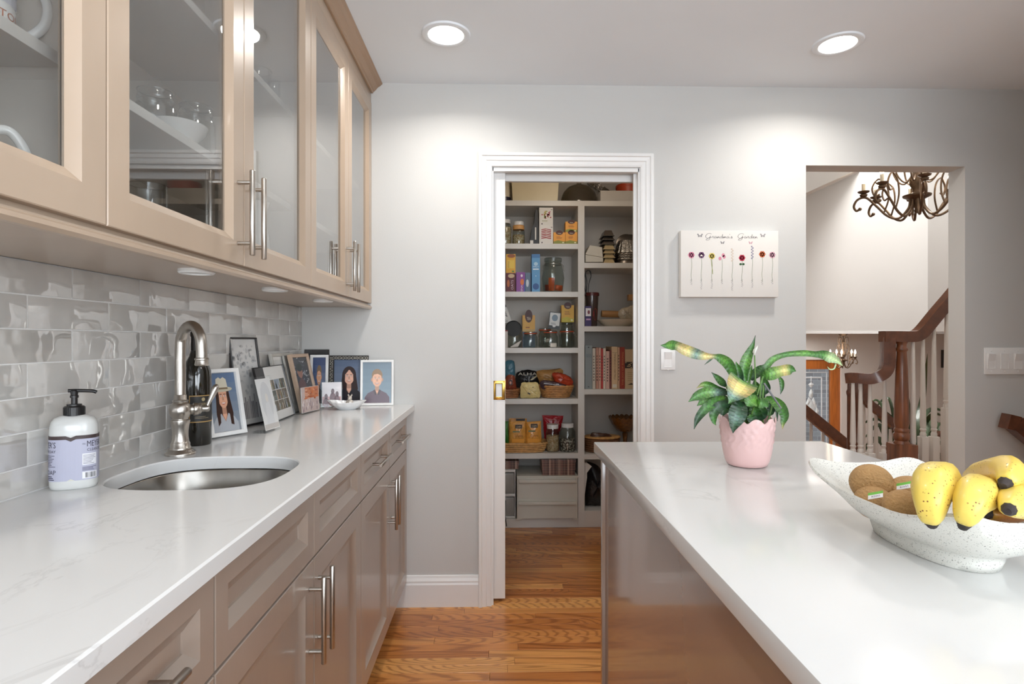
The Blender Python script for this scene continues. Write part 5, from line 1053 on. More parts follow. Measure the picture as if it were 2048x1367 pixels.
wk = mat('black_wire', (30, 28, 30), .4, .4); t = thing('whisk', 'black looped wire utensil sticking out of the tumbler', 'utensil', (SX(1176), YS + .08, SZ(592))); m = MB()
for k in range(3): m.tube(spline([onY(u, v, YS + .07 + .012 * k) for u, v in ((1172, 590), (1168 + k * 3, 565), (1171, 545), (1178 + k, 541), (1182, 552), (1178, 566), (1176, 590))], 5), .0022, 6)
part(m, 'wire_loop', wk, t); m = MB(); m.tube([onY(1174, 588, YS + .08), onY(1179, 604, YS + .08)], .011, 10); part(m, 'grip', wk, t)
t = thing('tumbler', 'tall dark tumbler with a dark red lid, by the upright', 'tumbler', (SX(1183), YS + .09, Z)); c = (SX(1184, YS + .09), YS + .09, Z); h = SZ(585, YS + .09) - Z; m = MB(); m.lathe([(.030, .0005), (.033, .004), (.043, h * .9), (.043, h * .92)], c, 28); part(m, 'cup', mat('smoked_plastic', (70, 56, 52), .25, coat=.5), t); m = MB(); m.lathe([(.047, h * .9), (.048, h * .93), (.046, h), (.002, h)], c, 28, cap0=True); part(m, 'lid', mat('maroon_plastic', (86, 34, 30), .35), t)
A = Art(lambda x, y, l: (c[0] + (.0385 + y * .06 + l) * sin(radians(x)), c[1] - (.0385 + y * .06 + l) * cos(radians(x)), Z + .1 + y)); A.ell(25, -.02, 26, .04, (120, 36, 32), 1, 20); A.put('emblem', t)
carton('food_box', 'purple and white small box in front of the dark tumbler', 'food box', 1170, 1182.5, 612, Z, (52, 36, 92), lambda A, w, h: (A.rect(0, w, 0, h, (54, 38, 96), 1), A.rect(w * .1, w * .95, h * .5, h * .9, (226, 222, 224), 2), A.ell(w * .6, h * .7, w * .2, h * .1, (120, 50, 70), 3), A.rect(w * .2, w * .9, h * .3, h * .38, (190, 150, 190), 2)), YS + .01, .04)
c = (SX(1233, YS + .11), YS + .11, Z); m = MB(); rr = (SX(1267, YS + .03) - SX(1188, YS + .03)) / 2; m.lathe([(rr * .62, .0005), (rr * .64, .003), (rr * .98, .040), (rr, .046), (rr * .97, .046), (rr * .60, .006), (.002, .006)], c, 44); solo(m, 'serving_bowl', mat('ivory_ceramic', (216, 204, 182), .25, coat=.3), 'wide shallow ivory bowl on the shelf above the books', 'bowl')
woodl = wood_mat('light_wood', (176, 128, 78), .5, 0, (1, 8, 8), .15); t = thing('rolling_pin', 'wooden rolling pin resting across the ivory bowl', 'rolling pin', (SX(1228), YS + .12, Z + .047)); Yr = YS + .16
m = MB(); m.tube([onY(1203, 627, Yr), onY(1262, 629, Yr)], .022, 18); part(m, 'roller', woodl, t); m = MB(); m.tube([onY(1262, 629, Yr), onY(1265, 629, Yr), onY(1274, 630, Yr)], [.008, .011, .012], 12); part(m, 'handle', woodl, t)
bag('plastic_wrap', 'crumpled clear plastic bag lying over the rolling pin', 'bag', [(1238, 621), (1252, 614), (1270, 612), (1275, 636), (1250, 640), (1238, 634)], YS + .11, .016, (186, 172, 150), shiny=.15)
t = thing('wood_mallet', 'square wooden block end jutting in by the door jamb', 'mallet', (SX(1270), YS + .15, Z)); m = MB(); m.bbox(SX(1257.5, YS + .12), SX(1300, YS + .12), YS + .12, YS + .17, SZ(600, YS + .12), SZ(588, YS + .12), .003); part(m, 'head', woodl, t, smooth=False); m = MB(); m.tube([(SX(1293, YS + .12), YS + .145, Z + .001), (SX(1293, YS + .12), YS + .145, SZ(600, YS + .12) + .001)], .011, 12); part(m, 'grip', woodl, t)
# books
Z = RZ[2]
bk = [(1170, 1184.5, 690, (134, 142, 142), 'thick grey-blue binder, first book from the upright', None), (1185, 1191, 696, (206, 196, 180), 'thin cream cookbook beside the grey-blue binder', 1), (1192, 1197, 695, (190, 140, 120), 'thin dusty brown cookbook, third from the upright', None), (1197.5, 1202, 695, (212, 170, 150), 'thin pale pink cookbook right after the dusty brown one', None), (1202.5, 1206, 697, (196, 60, 56), 'narrow red cookbook among pale pink ones', None), (1206.5, 1211.5, 696, (222, 206, 190), 'cream cookbook just after the narrow red one', 1), (1212, 1219, 702, (218, 178, 164), 'pale rose cookbook, a little shorter than its neighbours', None), (1219.5, 1223, 700, (120, 60, 56), 'thin maroon cookbook beside the pale rose one', None), (1223.5, 1235, 693, (222, 192, 152), 'thick apricot cookbook with vertical lettering', 2), (1235.5, 1239.5, 694, (210, 170, 140), 'thin tan cookbook between apricot and rust red ones', None), (1240, 1249.5, 694, (160, 62, 46), 'rust red cookbook with gold lettering', 3), (1250, 1275, 698, (206, 182, 146), 'fat tan cookbook with a dark flowered band by the jamb', 4)]
for u0, u1, v0, c, lab, k in bk:
    Y = YS + .02 + random.uniform(0, .006); x0, x1 = SX(u0, Y), SX(u1, Y); h = SZ(v0, Y) - Z; w = x1 - x0; t = thing('cookbook', lab, 'book', ((x0 + x1) / 2, Y + .1, Z), 'cookbooks on the pantry shelf'); th = min(.002, w * .2)
    m = MB(); m.bbox(x0, x1, Y, Y + .003, Z + .0005, Z + h, .0012, 2); m.box(x0, x0 + th, Y + .002, Y + .21, Z + .0005, Z + h); m.box(x1 - th, x1, Y + .002, Y + .21, Z + .0005, Z + h); part(m, 'cover', card('book_%d_%d_%d' % c, c), t, smooth=False)
    m = MB(); m.box(x0 + th, x1 - th, Y + .003, Y + .205, Z + .004, Z + h - .004); part(m, 'pages', card('book_pages', (214, 204, 184)), t, smooth=False)
    A = Art(lambda x, y, l: (x0 + x, Y - .0001 - l, Z + y)); dk = tuple(int(q * .45) for q in c)
    if k == 2: A.text('ITALIAN COOKING', w * .72, h * .22, w * .5, (110, 74, 60), 1, width=h * .62, rot=pi / 2); A.rect(w * .15, w * .85, h * .03, h * .11, (224, 216, 200), 1); A.line([(w * .1, h * .86), (w * .9, h * .86)], .0015, dk, 1)
    elif k == 3: A.text('THE JOY OF BAKING', w * .72, h * .08, w * .45, (206, 150, 96), 1, width=h * .8, rot=pi / 2)
    elif k == 4: A.rect(0, w, h * .52, h * .68, (52, 44, 42), 1); [A.ell(w * random.random() * .9 + w * .05, h * random.uniform(.54, .66), w * .06, h * .015, (206, 182, 146), 2, 7) for _ in range(14)]; A.poly([(w * .2, h * .1), (w * .5, h * .15), (w * .8, h * .1)], dk, 1); A.lines(w * .2, w * .8, h * .2, h * .45, 5, (170, 146, 110), 1, .3)
    elif u0 < 1171: A.ell(w * .5, h * .95, w * .1, h * .015, (40, 44, 46), 1, 8); A.rect(w * .15, w * .85, h * .72, h * .80, (120, 128, 130), 1); A.ell(w * .5, h * .05, w * .1, h * .012, (60, 62, 62), 1, 8)
    else: A.lines(w * .25, w * .75, h * .2, h * .85, 9, dk, 1, .5)
    A.put('spine_print', t)
# amber compote, round flat basket
Z = RZ[3]
amb = mat('amber_glass', (120, 72, 22), .08, coat=.8, vary=.3, scale=90, bump=.8, bscale=110); c = (SX(1250, YS + .215), YS + .215, Z); k = SZ(832, YS + .18) - Z
t = thing('amber_compote', 'amber glass footed bowl with a scalloped rim behind the island corner', 'compote bowl', c); m = MB(); m.lathe([(.062, .0005), (.064, .006), (.05, .014), (.018, .022), (.014, .05), (.02, k * .46), (.024, k * .48)], c, 32); part(m, 'foot', amb, t)
sc_ = lambda p, a, r, z: (p[0], p[1], p[2] + (.012 * abs(cos(a * 10)) if r > .095 else 0)); m = MB(); m.lathe([(.02, k * .46), (.06, k * .55), (.092, k * .74), (.112, k * .93), (.108, k * .93), (.086, k * .76), (.055, k * .6), (.002, k * .55)], c, 80, fn=sc_); part(m, 'bowl', amb, t)
Y = YS + .02; x0, x1 = SX(1172, Y), SX(1246, Y); rx = (x1 - x0) / 2; c = ((x0 + x1) / 2, YS + .105, Z)
t = thing('lidded_basket', 'dark round woven basket with a flat lid, half hidden by the island', 'basket', c); m = MB()
for j in range(6): m.tube([(c[0] + rx * .92 * cos(2 * pi * i / 40) * (1 + .015 * (-1) ** (i + j)), c[1] + .078 * sin(2 * pi * i / 40) * (1 + .015 * (-1) ** (i + j)), Z + .009 + j * .014) for i in range(40)], .0085, 5, closed=True)
part(m, 'weave', mat('dark_weave', (110, 74, 48), .6, vary=.3, scale=40), t, kind='stuff')
zl = Z + .09; m = MB(); m.lathe([(rx * .9, -.002), (rx, .002), (rx, .010), (rx * .96, .012), (.002, .011)], (c[0], c[1], zl), 44, sy=.086 / rx); part(m, 'lid', wick2, t)
bag('leather_case', 'dark brown leather case lying on the round basket lid', 'case', [(1182, 868), (1186, 864), (1212, 866), (1222, 870), (1222, 876), (1183, 876)], YS + .075, .02, (74, 46, 34))
# black sack under the basket
t = bag('cloth_sack', 'black sack with white paper poking out, low beside the island', 'sack', [(1171, 932), (1180, 924), (1200, 935), (1212, 960), (1215, 1012), (1195, 1014), (1171, 1014)], YS + .11, .06, (22, 21, 24), zb=ZBR)
m = MB(); m.add([tuple(onY(u, v, YS + .035 + d)) for d in (0, .002) for u, v in ((1168, 925), (1173, 924), (1183.5, 932), (1174, 945), (1174, 955), (1168, 1000))], [(0, 1, 2, 3, 4, 5), (11, 10, 9, 8, 7, 6)] + [(i, (i + 1) % 6, 6 + (i + 1) % 6, 6 + i) for i in range(6)]); solo(m, 'paper_sheet', card('paper_tag', (220, 216, 208)), 'white paper sheet standing at the front of the black sack', 'paper', smooth=False)
m = MB(); m.tube(spline([onY(u, v, YS - .01) for u, v in ((1011, 1000), (1010.5, 1030), (1013, 1052))] , 6), .003, 6); solo(m, 'power_cord', wk, 'black cord hanging down at the edge of the pocket door', 'cord')
# ------------------------------------------------------------------ foyer beyond the opening
FX0, FX1, FY, RY, FZ = 1.12, 4.78, 6.35, 7.7, -1.12
SOF = onY(1750, 663, FY).z
mb = MB(); mb.box(FX0, 6.2, FY, FY + .12, SOF, 5.2); struct(mb, 'wall_foyer', foyerw)
mb = MB(); mb.box(FX0, 6.2, FY - .006, FY + .03, SOF - .022, SOF + .004); struct(mb, 'trim_6', trimw)
mb = MB(); mb.box(FX0, 6.2, FY + .12, RY + .1, SOF, SOF + .1); struct(mb, 'ceiling_entry', white)
DXL, DXR = onY(1480, 700, RY).x, onY(1683, 700, RY).x; DTOP = onY(1650, 719, RY).z
mb = MB(); mb.box(FX0, DXL, RY, RY + .12, FZ, SOF); mb.box(DXR, 6.2, RY, RY + .12, FZ, SOF); mb.box(DXL, DXR, RY, RY + .12, DTOP, SOF); struct(mb, 'wall_entry', foyerw)
mb = MB(); mb.box(FX1, FX1 + .1, 3.4, FY, SOF, 5.2); struct(mb, 'wall_foyer_right', foyerw)
mb = MB(); mb.box(FX0 - .1, FX0, D + WT, RY + .1, FZ, 5.2); struct(mb, 'wall_foyer_left', foyerw)
mb = MB(); mb.box(FX0, 6.3, D + WT, RY + .1, 5.2, 5.3); struct(mb, 'ceiling_foyer', white)
mb = MB(); mb.box(6.2, 6.3, D + WT, RY + .1, FZ, 5.2); struct(mb, 'wall_stair', foyerw)
mb = MB(); mb.box(FX0, 6.2, D + WT, RY + .1, FZ - .1, FZ); struct(mb, 'floor_foyer', mat('oak_subfloor', (150, 96, 50), .4))
mb = MB(); mb.box(FX0, 6.2, D + WT, 3.55, -.25, -.002); struct(mb, 'floor_landing', mat('oak_subfloor', (150, 96, 50), .4))
mb = MB(); mb.box(OPL - .3, 6.2, D + WT, D + WT + .005, CEIL + .08, 5.2); mb.box(FX0, 6.2, D + WT, D + WT + .004, CEIL + .0, CEIL + .09); mb.box(XR + .05, 6.3, D + .02, D + WT, FZ, 5.3); struct(mb, 'wall_foyer_near', foyerw)
# sloping soffit under the upper flight
p0 = onY(1612, 392, FY); p1 = onY(1716, 345, FY); sl = (p1.z - p0.z) / (p1.x - p0.x)
zs_ = lambda x: p0.z + sl * (x - p0.x)
mb = MB(); v8 = []
for Y_, xe in ((4.0, 2.72), (FY, p1.x + .02)):
    for x, dz in ((FX0, 0), (xe, 0), (xe, .2), (FX0, .2)): v8.append((x, Y_, zs_(x) + dz))
mb.add(v8, [(0, 1, 2, 3), (7, 6, 5, 4), (0, 4, 5, 1), (1, 5, 6, 2), (2, 6, 7, 3), (3, 7, 4, 0)]); struct(mb, 'ceiling_slope', foyerw)

# front door with leaded glass, brick outside
t = MB(); st = (DXR - onY(1664, 740, RY).x)
yd = RY + .03; zt = onY(1650, 738, RY).z; gx1 = DXR - st; gx0 = DXL + st
m = MB(); m.bbox(DXL, gx0, yd, yd + .05, FZ, DTOP, .003); m.bbox(gx1, DXR, yd, yd + .05, FZ, DTOP, .003); m.bbox(gx0, gx1, yd, yd + .05, zt, DTOP, .003); m.bbox(gx0, gx1, yd, yd + .05, FZ, FZ + .3, .003)
door2 = struct(m, 'door_2', oako, smooth=True)
m = MB(); m.box(gx0, gx1, yd + .022, yd + .028, FZ + .3, zt); part(m, 'pane', glass('door_glass', (240, 242, 244), .05, 1.0, .04), door2, smooth=False)
lead = mat('lead_came', (206, 210, 214), .4, .2); m = MB()
ly = yd + .018
for i, w in ((.045, .006), (.115, .009)):
    for a, b in (((gx0 + i, zt - i), (gx1 - i, zt - i)), ((gx1 - i, zt - i), (gx1 - i, FZ + .3 + i)), ((gx0 + i, zt - i), (gx0 + i, FZ + .3 + i))): m.tube([(a[0], ly, a[1]), (b[0], ly, b[1])], w, 6)
part(m, 'came', lead, door2)
bev = mat('bevelled_glass', (196, 204, 208), .12, .1, coat=.6, vary=.12, scale=20)
oc = onY(1631, 800, RY).x; m = MB()
def facet(pts, d=.012):
    P3 = [onY(u, v, RY) for u, v in pts]; c = sum(P3, Vector()) / len(P3); n = len(P3)
    m.add([(p.x, ly, p.z) for p in P3] + [(c.x, ly - d, c.z)] + [(c.x, ly + .003, c.z)], [(i, (i + 1) % n, n) for i in range(n)] + [((i + 1) % n, i, n + 1) for i in range(n)])
for f in ([(1625, 752), (1627, 752), (1627, 765), (1625, 765)], [(1626, 764), (1632, 769), (1626, 776), (1620, 769)], [(1626, 777), (1630, 784), (1630, 792), (1626, 798), (1621, 792), (1622, 784)], [(1621, 794), (1626, 800), (1618, 815), (1613, 812)], [(1631, 794), (1638, 812), (1634, 816), (1627, 800)], [(1626, 800), (1634, 817), (1632, 838), (1620, 838), (1617, 817)], [(1636, 812), (1642, 822), (1637, 836), (1633, 834)], [(1616, 815), (1611, 824), (1616, 838), (1620, 834)], [(1620, 840), (1632, 840), (1626, 862)], [(1626, 850), (1630, 862), (1626, 874), (1622, 862)]): facet(f)
part(m, 'bevelled_ornament', bev, door2, smooth=False)
bk_ = bpy.data.materials.new('grey_brick'); bk_.use_nodes = True; nt = bk_.node_tree; br = nd(nt, 'ShaderNodeTexBrick', Scale=3.4); br.inputs['Color1'].default_value = RGB((196, 190, 186)); br.inputs['Color2'].default_value = RGB((168, 160, 156)); br.inputs['Mortar'].default_value = RGB((214, 210, 206)); tc = nt.nodes.new('ShaderNodeTexCoord'); mp = nt.nodes.new('ShaderNodeMapping'); mp.inputs['Rotation'].default_value = (pi / 2, 0, 0); nt.links.new(tc.outputs['Object'], mp.inputs[0]); nt.links.new(mp.outputs[0], br.inputs['Vector']); nt.links.new(br.outputs['Color'], nt.nodes['Principled BSDF'].inputs['Base Color'])
mb = MB(); mb.box(-2, 8, RY + 2.2, RY + 2.4, FZ - .2, 1.6); struct(mb, 'wall_porch', bk_)
mb = MB(); mb.box(-2, 8, RY + .1, RY + 2.4, FZ - .2, FZ - .1); struct(mb, 'floor_porch', mat('concrete', (160, 158, 154), .8))

# balustrade
BD = 3.25; prb = lambda u, v, d=0: at(u, v, BD + d)
t = thing('stair_balustrade', 'dark oak stair rail with gooseneck, turned newel and white balusters, past the opening', 'balustrade', tuple(at(1803, 935, BD)))
def rail(pts, name, d=0, w=.030, h=.026, lab=None):
    m = MB(); q = spline([p if isinstance(p, Vector) else prb(*p) for p in pts], 6)
    m.tube(q, 1.0, 12, sq=(w, h)); i0 = len(m.v); return part(m, name, oakr, t, lab, ang=50)
rail([(1699, 756, .10), (1712, 755, .06), (1740, 757, .02), (1757, 753), (1768, 745), (1774, 733), (1775.5, 715), (1775.5, 690), (1776, 674)], 'handrail', w=.032, h=.03)
rail([(1764, 672.5), (1790, 672.5), (1812, 672.8), (1829, 672), (1841, 665), (1853, 652), (1875, 625), (1900, 596), (1925, 566)], 'handrail', w=.032, h=.03)
nw = prb(1803, 681); sc = BD / F; zz = lambda v: HC + (VH - v) * sc
def lat(prof, c): m = MB(); m.lathe([(r, z) for r, z in prof], (c.x, c.y, 0), 28); return m
m = lat([(10 * sc, zz(890)), (15 * sc, zz(889)), (14.5 * sc, zz(885)), (12 * sc, zz(880)), (13.5 * sc, zz(878)), (15 * sc, zz(873)), (15 * sc, zz(868)), (12.5 * sc, zz(864)), (13.5 * sc, zz(861)), (13.5 * sc, zz(858)), (11.5 * sc, zz(855)), (13.2 * sc, zz(845)), (13 * sc, zz(820)), (12.2 * sc, zz(780)), (11 * sc, zz(740)), (9 * sc, zz(704)), (9.5 * sc, zz(702)), (11 * sc, zz(700)), (11 * sc, zz(697)), (9 * sc, zz(694)), (9 * sc, zz(688)), (11.2 * sc, zz(684)), (11.2 * sc, zz(681)), (9.5 * sc, zz(679))], nw)
hw = 20 * sc; m.bbox(nw.x - hw, nw.x + hw, nw.y - hw, nw.y + hw, zz(1100), zz(886), .006); part(m, 'newel_post', oakd, t)
def baluster(u, vt, vb, d=0, sqv=None, k=1.0):
    c = prb(u, VH, d); s = (BD + d) / F; Z_ = lambda v: HC + (VH - v) * s; L_ = vb - vt; sq_ = sqv if sqv else vb - 45
    m = MB(); m.lathe([(3.2 * s * k, Z_(vt)), (3.6 * s * k, Z_(vt + L_ * .15)), (5.6 * s * k, Z_(sq_ - 22)), (4.4 * s * k, Z_(sq_ - 16)), (5.8 * s * k, Z_(sq_ - 14)), (4.2 * s * k, Z_(sq_ - 9)), (5.8 * s * k, Z_(sq_ - 5)), (5.4 * s * k, Z_(sq_))][::-1], (c.x, c.y, 0), 14)
    hw = 7.2 * s * k; m.bbox(c.x - hw, c.x + hw, c.y - hw, c.y + hw, Z_(vb), Z_(sq_), .004); part(m, 'baluster', baluw, t)
for u, vt, vb, sq_ in ((1826, 678, 930, 905), (1846, 671, 930, 872), (1868, 648, 930, 872), (1893, 615, 930, 815), (1706, 764, 935, 905), (1721, 764, 935, 905), (1740, 764, 935, 905), (1769, 755, 935, 905)): baluster(u, vt, vb, .06 if u < 1800 else .0, sq_)
m = MB(); a = prb(1690, 932, .06); b = prb(1960, 932, 0); m.bbox(a.x, b.x, a.y - .05, a.y + .09, zz(958), zz(930), .005); part(m, 'base_rail', oakr, t)
m = MB(); m.bbox(a.x + .01, b.x, a.y - .035, a.y + .075, -.002, zz(958), .003); part(m, 'curb', trimw, t)
# second flight rail going down behind, its posts, and the rail of the entry flight
t = thing('stair_rail', 'dark stair rail descending behind the turned newel post', 'handrail', tuple(at(1730, 930, 4.4)))
m = MB(); m.tube([at(1723, 757, 4.4), at(1731, 758, 4.4)], 1, 12, sq=(.03, .03)); m.tube(spline([at(1730, 762, 4.4), at(1730, 795, 4.4), at(1737, 806, 4.4), at(1752, 818, 4.4), at(1775, 838, 4.4), at(1806, 866, 4.4)], 5), 1, 12, sq=(.028, .028)); part(m, 'handrail', oakr, t, ang=50)
for u in (1698.5, 1712.5):
    m = MB(); c = at(u, VH, 4.0); s = 4.0 / F; m.lathe([(4.2 * s, -1.1), (4.2 * s, HC - 110 * s), (5.5 * s, HC - 105 * s), (5.5 * s, HC - 101 * s), (3.6 * s, HC - 97 * s), (3.6 * s, HC - 78 * s)], (c.x, c.y, 0), 16); part(m, 'post', oakr, t)
for u, v0 in ((1727, 806), (1752, 832), (1781, 862)):
    c = at(u, VH, 4.42); s = 4.42 / F; m = MB(); m.lathe([(4.5 * s, -1.1), (4.5 * s, HC - 250 * s), (3 * s, HC - (v0 - VH - 4) * s)], (c.x, c.y, 0), 12); part(m, 'baluster', baluw, t)
t = thing('entry_rail', 'dark sloping stair rail in front of the leaded glass door', 'handrail', tuple(at(1655, 930, 4.9)))
m = MB(); m.tube([at(1560, 780, 4.9), at(1702, 897, 4.9), at(1760, 944, 4.9)], 1, 12, sq=(.030, .042)); part(m, 'handrail', oakr, t, ang=50)
for u in (1622, 1646, 1668):
    c = at(u, VH, 4.92); s = 4.92 / F; v0 = 780 + (u - 1560) * .824 + 4; m = MB(); m.lathe([(4 * s, -1.1), (4 * s, HC - 330 * s), (2.6 * s, HC - (v0 - VH) * s)], (c.x, c.y, 0), 12); part(m, 'baluster', baluw, t)
m = MB(); m.tube(spline([at(1874, 866, 4.0), at(1880, 870, 4.0), at(1890, 873, 4.0), at(1915, 874, 4.0)], 4), 1, 12, sq=(.026, .022)); t = thing('rail_end', 'short dark rail end curling out behind the last white baluster', 'handrail', tuple(at(1890, 920, 4.0))); part(m, 'handrail', oakr, t)
c = at(1893, VH, 4.0); m = MB(); m.lathe([(.016, -1.1), (.016, HC - 200 * 4 / F), (.010, HC - 192 * 4 / F)], (c.x, c.y, 0), 12); part(m, 'post', oakr, t)

# tall strappy floor plant behind the stairs
lf = mat('dark_leaf', (52, 70, 40), .4, vary=.3, scale=8, coat=.2)
PD = 5.2; base = at(1812, 1000, PD); t = thing('floor_plant', 'tall dark green strap-leaved plant behind the stair balusters', 'plant', (base.x, base.y, FZ), None)
def strap(pts, w, name='leaf', mt=lf, par=None, fold=.25, tip=True):
    q = spline(pts, 5); n = len(q); m = MB(); rs = []
    for i, p in enumerate(q):
        k = i / (n - 1); ww = w * (0.35 + .65 * min(1, k * 4)) * (1 - k ** 3 if tip else 1) + .0008
        tg = (q[min(i + 1, n - 1)] - q[max(i - 1, 0)]).normalized(); vd = (p - CP).normalized(); sd = tg.cross(vd); sd = sd.normalized() if sd.length > 1e-4 else Vector((1, 0, 0)); nn = sd.cross(tg).normalized()
        rs.append([p - sd * ww, p + nn * ww * fold * -1, p + sd * ww])
    m.rings(rs, close=False); rs2 = [[a + (b - a) * 0 + Vector((0, .0012, 0)) for a, b in zip(r, r)][::-1] for r in rs]; m.rings(rs2, close=False)
    return part(m, name, mt, par, ang=70)
P_ = lambda u, v, d=0: at(u, v, PD + d)
for pts, w in (([(1812, 960), (1830, 860), (1845, 800), (1855, 707)], .032), ([(1811, 960), (1816, 880), (1818, 830), (1818, 796)], .025), ([(1806, 960), (1790, 860), (1765, 825), (1746, 806)], .045), ([(1806, 970), (1770, 890), (1745, 880), (1720, 915)], .030), ([(1803, 960), (1775, 840), (1755, 800), (1735, 812)], .012), ([(1803, 960), (1785, 820), (1770, 796), (1740, 830)], .012), ([(1812, 970), (1770, 850), (1740, 840), (1718, 856)], .014), ([(1812, 960), (1840, 850), (1862, 818), (1895, 824)], .022), ([(1812, 960), (1845, 860), (1866, 828), (1892, 834)], .02), ([(1812, 970), (1850, 860), (1868, 842), (1882, 880)], .035), ([(1812, 970), (1850, 890), (1875, 850), (1890, 848)], .02), ([(1812, 975), (1840, 900), (1862, 880), (1890, 935)], .035), ([(1812, 975), (1840, 890), (1850, 866), (1872, 905)], .028), ([(1810, 975), (1798, 900), (1780, 880), (1764, 935)], .035), ([(1812, 975), (1832, 910), (1850, 890), (1868, 940)], .03), ([(1812, 965), (1806, 900), (1792, 850), (1790, 815)], .02), ([(1808, 970), (1770, 870), (1755, 850), (1725, 880)], .022), ([(1812, 972), (1860, 900), (1880, 885), (1898, 900)], .025)):
    strap([P_(u, v, random.uniform(-.12, .12)) for u, v in pts], w, par=t)
m = MB(); m.tube([(base.x, base.y, FZ + .3), (base.x, base.y, P_(1812, 950).z)], .035, 10); part(m, 'stem', oakd, t); m = MB(); m.lathe([(.14, .0005), (.17, .02), (.19, .32), (.175, .33), (.165, .28), (.002, .28)], (base.x, base.y, FZ), 28); part(m, 'pot', trimw, t)
m = MB(); c = onY(1884.5, 717, RY); m.bbox(c.x - .02, c.x + .022, RY - .02, RY - .0005, c.z - .12, c.z + .12, .004); t = thing('wall_plaque', 'narrow dark wall plaque glimpsed between the last balusters', 'wall plaque', (c.x, RY - .01, c.z - .12)); part(m, 'moulding', blackf, t)

# chandeliers
iron = mat('antique_iron', (104, 84, 66), .42, .75, vary=.2, scale=30); candle = mat('candle_sleeve', (226, 214, 190), .5); flame = mat('bulb_flame', (255, 236, 205), .3, emit=22.0, vary=0)
def chandelier(label, c, R, arms, sc, rod, ph=0.0, cond=.02, upper=True):
    """c = lower body centre"""
    t = thing('chandelier', label, 'chandelier', tuple(c), None); c = Vector(c)
    m = MB(); m.lathe([(.001, -.10 * sc), (.014 * sc, -.095 * sc), (.018 * sc, -.08 * sc), (.012 * sc, -.065 * sc), (.022 * sc, -.05 * sc), (.03 * sc, -.01 * sc), (.05 * sc, 0), (.085 * sc, .018 * sc), (.088 * sc, .028 * sc), (.05 * sc, .036 * sc), (.026 * sc, .05 * sc), (.026 * sc, .07 * sc), (.045 * sc, .10 * sc), (.05 * sc, .14 * sc), (.035 * sc, .18 * sc), (.02 * sc, .2 * sc), (.02 * sc, .34 * sc), (.04 * sc, .36 * sc), (.012 * sc, .40 * sc)], tuple(c), 28); part(m, 'body', iron, t)
    m = MB(); m.tube([c + Vector((0, 0, .39 * sc)), c + Vector((0, 0, rod))], .006 * max(sc, .6), 8); part(m, 'rod', iron, t)
    for k in range(arms):
        a = ph + 2 * pi * k / arms; d = Vector((cos(a), sin(a), 0)); q = lambda r, z: c + d * (r * R) + Vector((0, 0, z * sc))
        m = MB(); m.tube(spline([q(.10, .0), q(.13, -.06), q(.28, -.125), q(.46, -.10), q(.64, -.02), q(.80, .045), q(.94, .035), q(1.0, -.01), q(.96, -.045), q(.90, -.035)], 5), .0085 * sc, 7); m.ball(q(.90, -.035), .013 * sc, n=8, m=6)
        m.tube(spline([q(.52, -.085), q(.44, .02), q(.47, .12), q(.60, .17), q(.70, .11), q(.66, .05), q(.58, .06)], 5), .0065 * sc, 6)
        arm = part(m, 'arm', iron, t)
        e = q(.84, .05); m = MB(); m.lathe([(.008 * sc, 0), (.022 * sc, .006 * sc), (.026 * sc, .018 * sc), (.015 * sc, .024 * sc), (.036 * sc, .034 * sc), (.040 * sc, .042 * sc), (.012 * sc, .044 * sc)], tuple(e), 16); part(m, 'candle_cup', iron, arm)
        m = MB(); m.lathe([(.012 * sc, .044 * sc), (.012 * sc, .098 * sc)], tuple(e), 12); part(m, 'candle', candle, arm)
        m = MB(); m.lathe([(.008 * sc, .098 * sc), (.016 * sc, .115 * sc), (.015 * sc, .135 * sc), (.005 * sc, .165 * sc), (.001, .175 * sc)], tuple(e), 12); part(m, 'bulb', flame, arm)
    if upper:
        for k in range(arms):
            a = ph + pi / arms + 2 * pi * k / arms; d = Vector((cos(a), sin(a), 0)); q = lambda r, z: c + d * (r * R) + Vector((0, 0, z * sc))
            m = MB(); m.tube(spline([q(.06, .18), q(.20, .12), q(.34, .17), q(.40, .27), q(.30, .33), q(.24, .27), q(.30, .24)], 5), .006 * sc, 6); m.tube(spline([q(.05, .34), q(.14, .44), q(.30, .46), q(.36, .38), q(.30, .34)], 5), .006 * sc, 6); part(m, 'scroll', iron, t)
    return t
cc = at(1834, 398, 4.1); chandelier('large iron scroll chandelier with candle bulbs high in the foyer', cc, .385, 8, 1.0, 5.2 - cc.z, .28)
cc = at(1686, 722, 6.9); chandelier('small iron chandelier with two lit candle bulbs by the front door', cc, .16, 5, .62, SOF - cc.z - .002, .3, upper=True)
m = MB(); m.lathe([(.062, 0), (.06, -.012), (.03, -.045), (.008, -.05)], (cc.x, cc.y, SOF), 24); solo(m, 'ceiling_rose', iron, 'dark cone-shaped mounting cup of the small chandelier under the entry ceiling', 'ceiling cup')
lamp('POINT', (at(1834, 360, 4.1).x, at(1834, 360, 4.1).y, at(1834, 360, 4.1).z + .05), 3, WARM, .2); lamp('POINT', (cc.x, cc.y - .05, cc.z + .12), 1.2, WARM, .12)

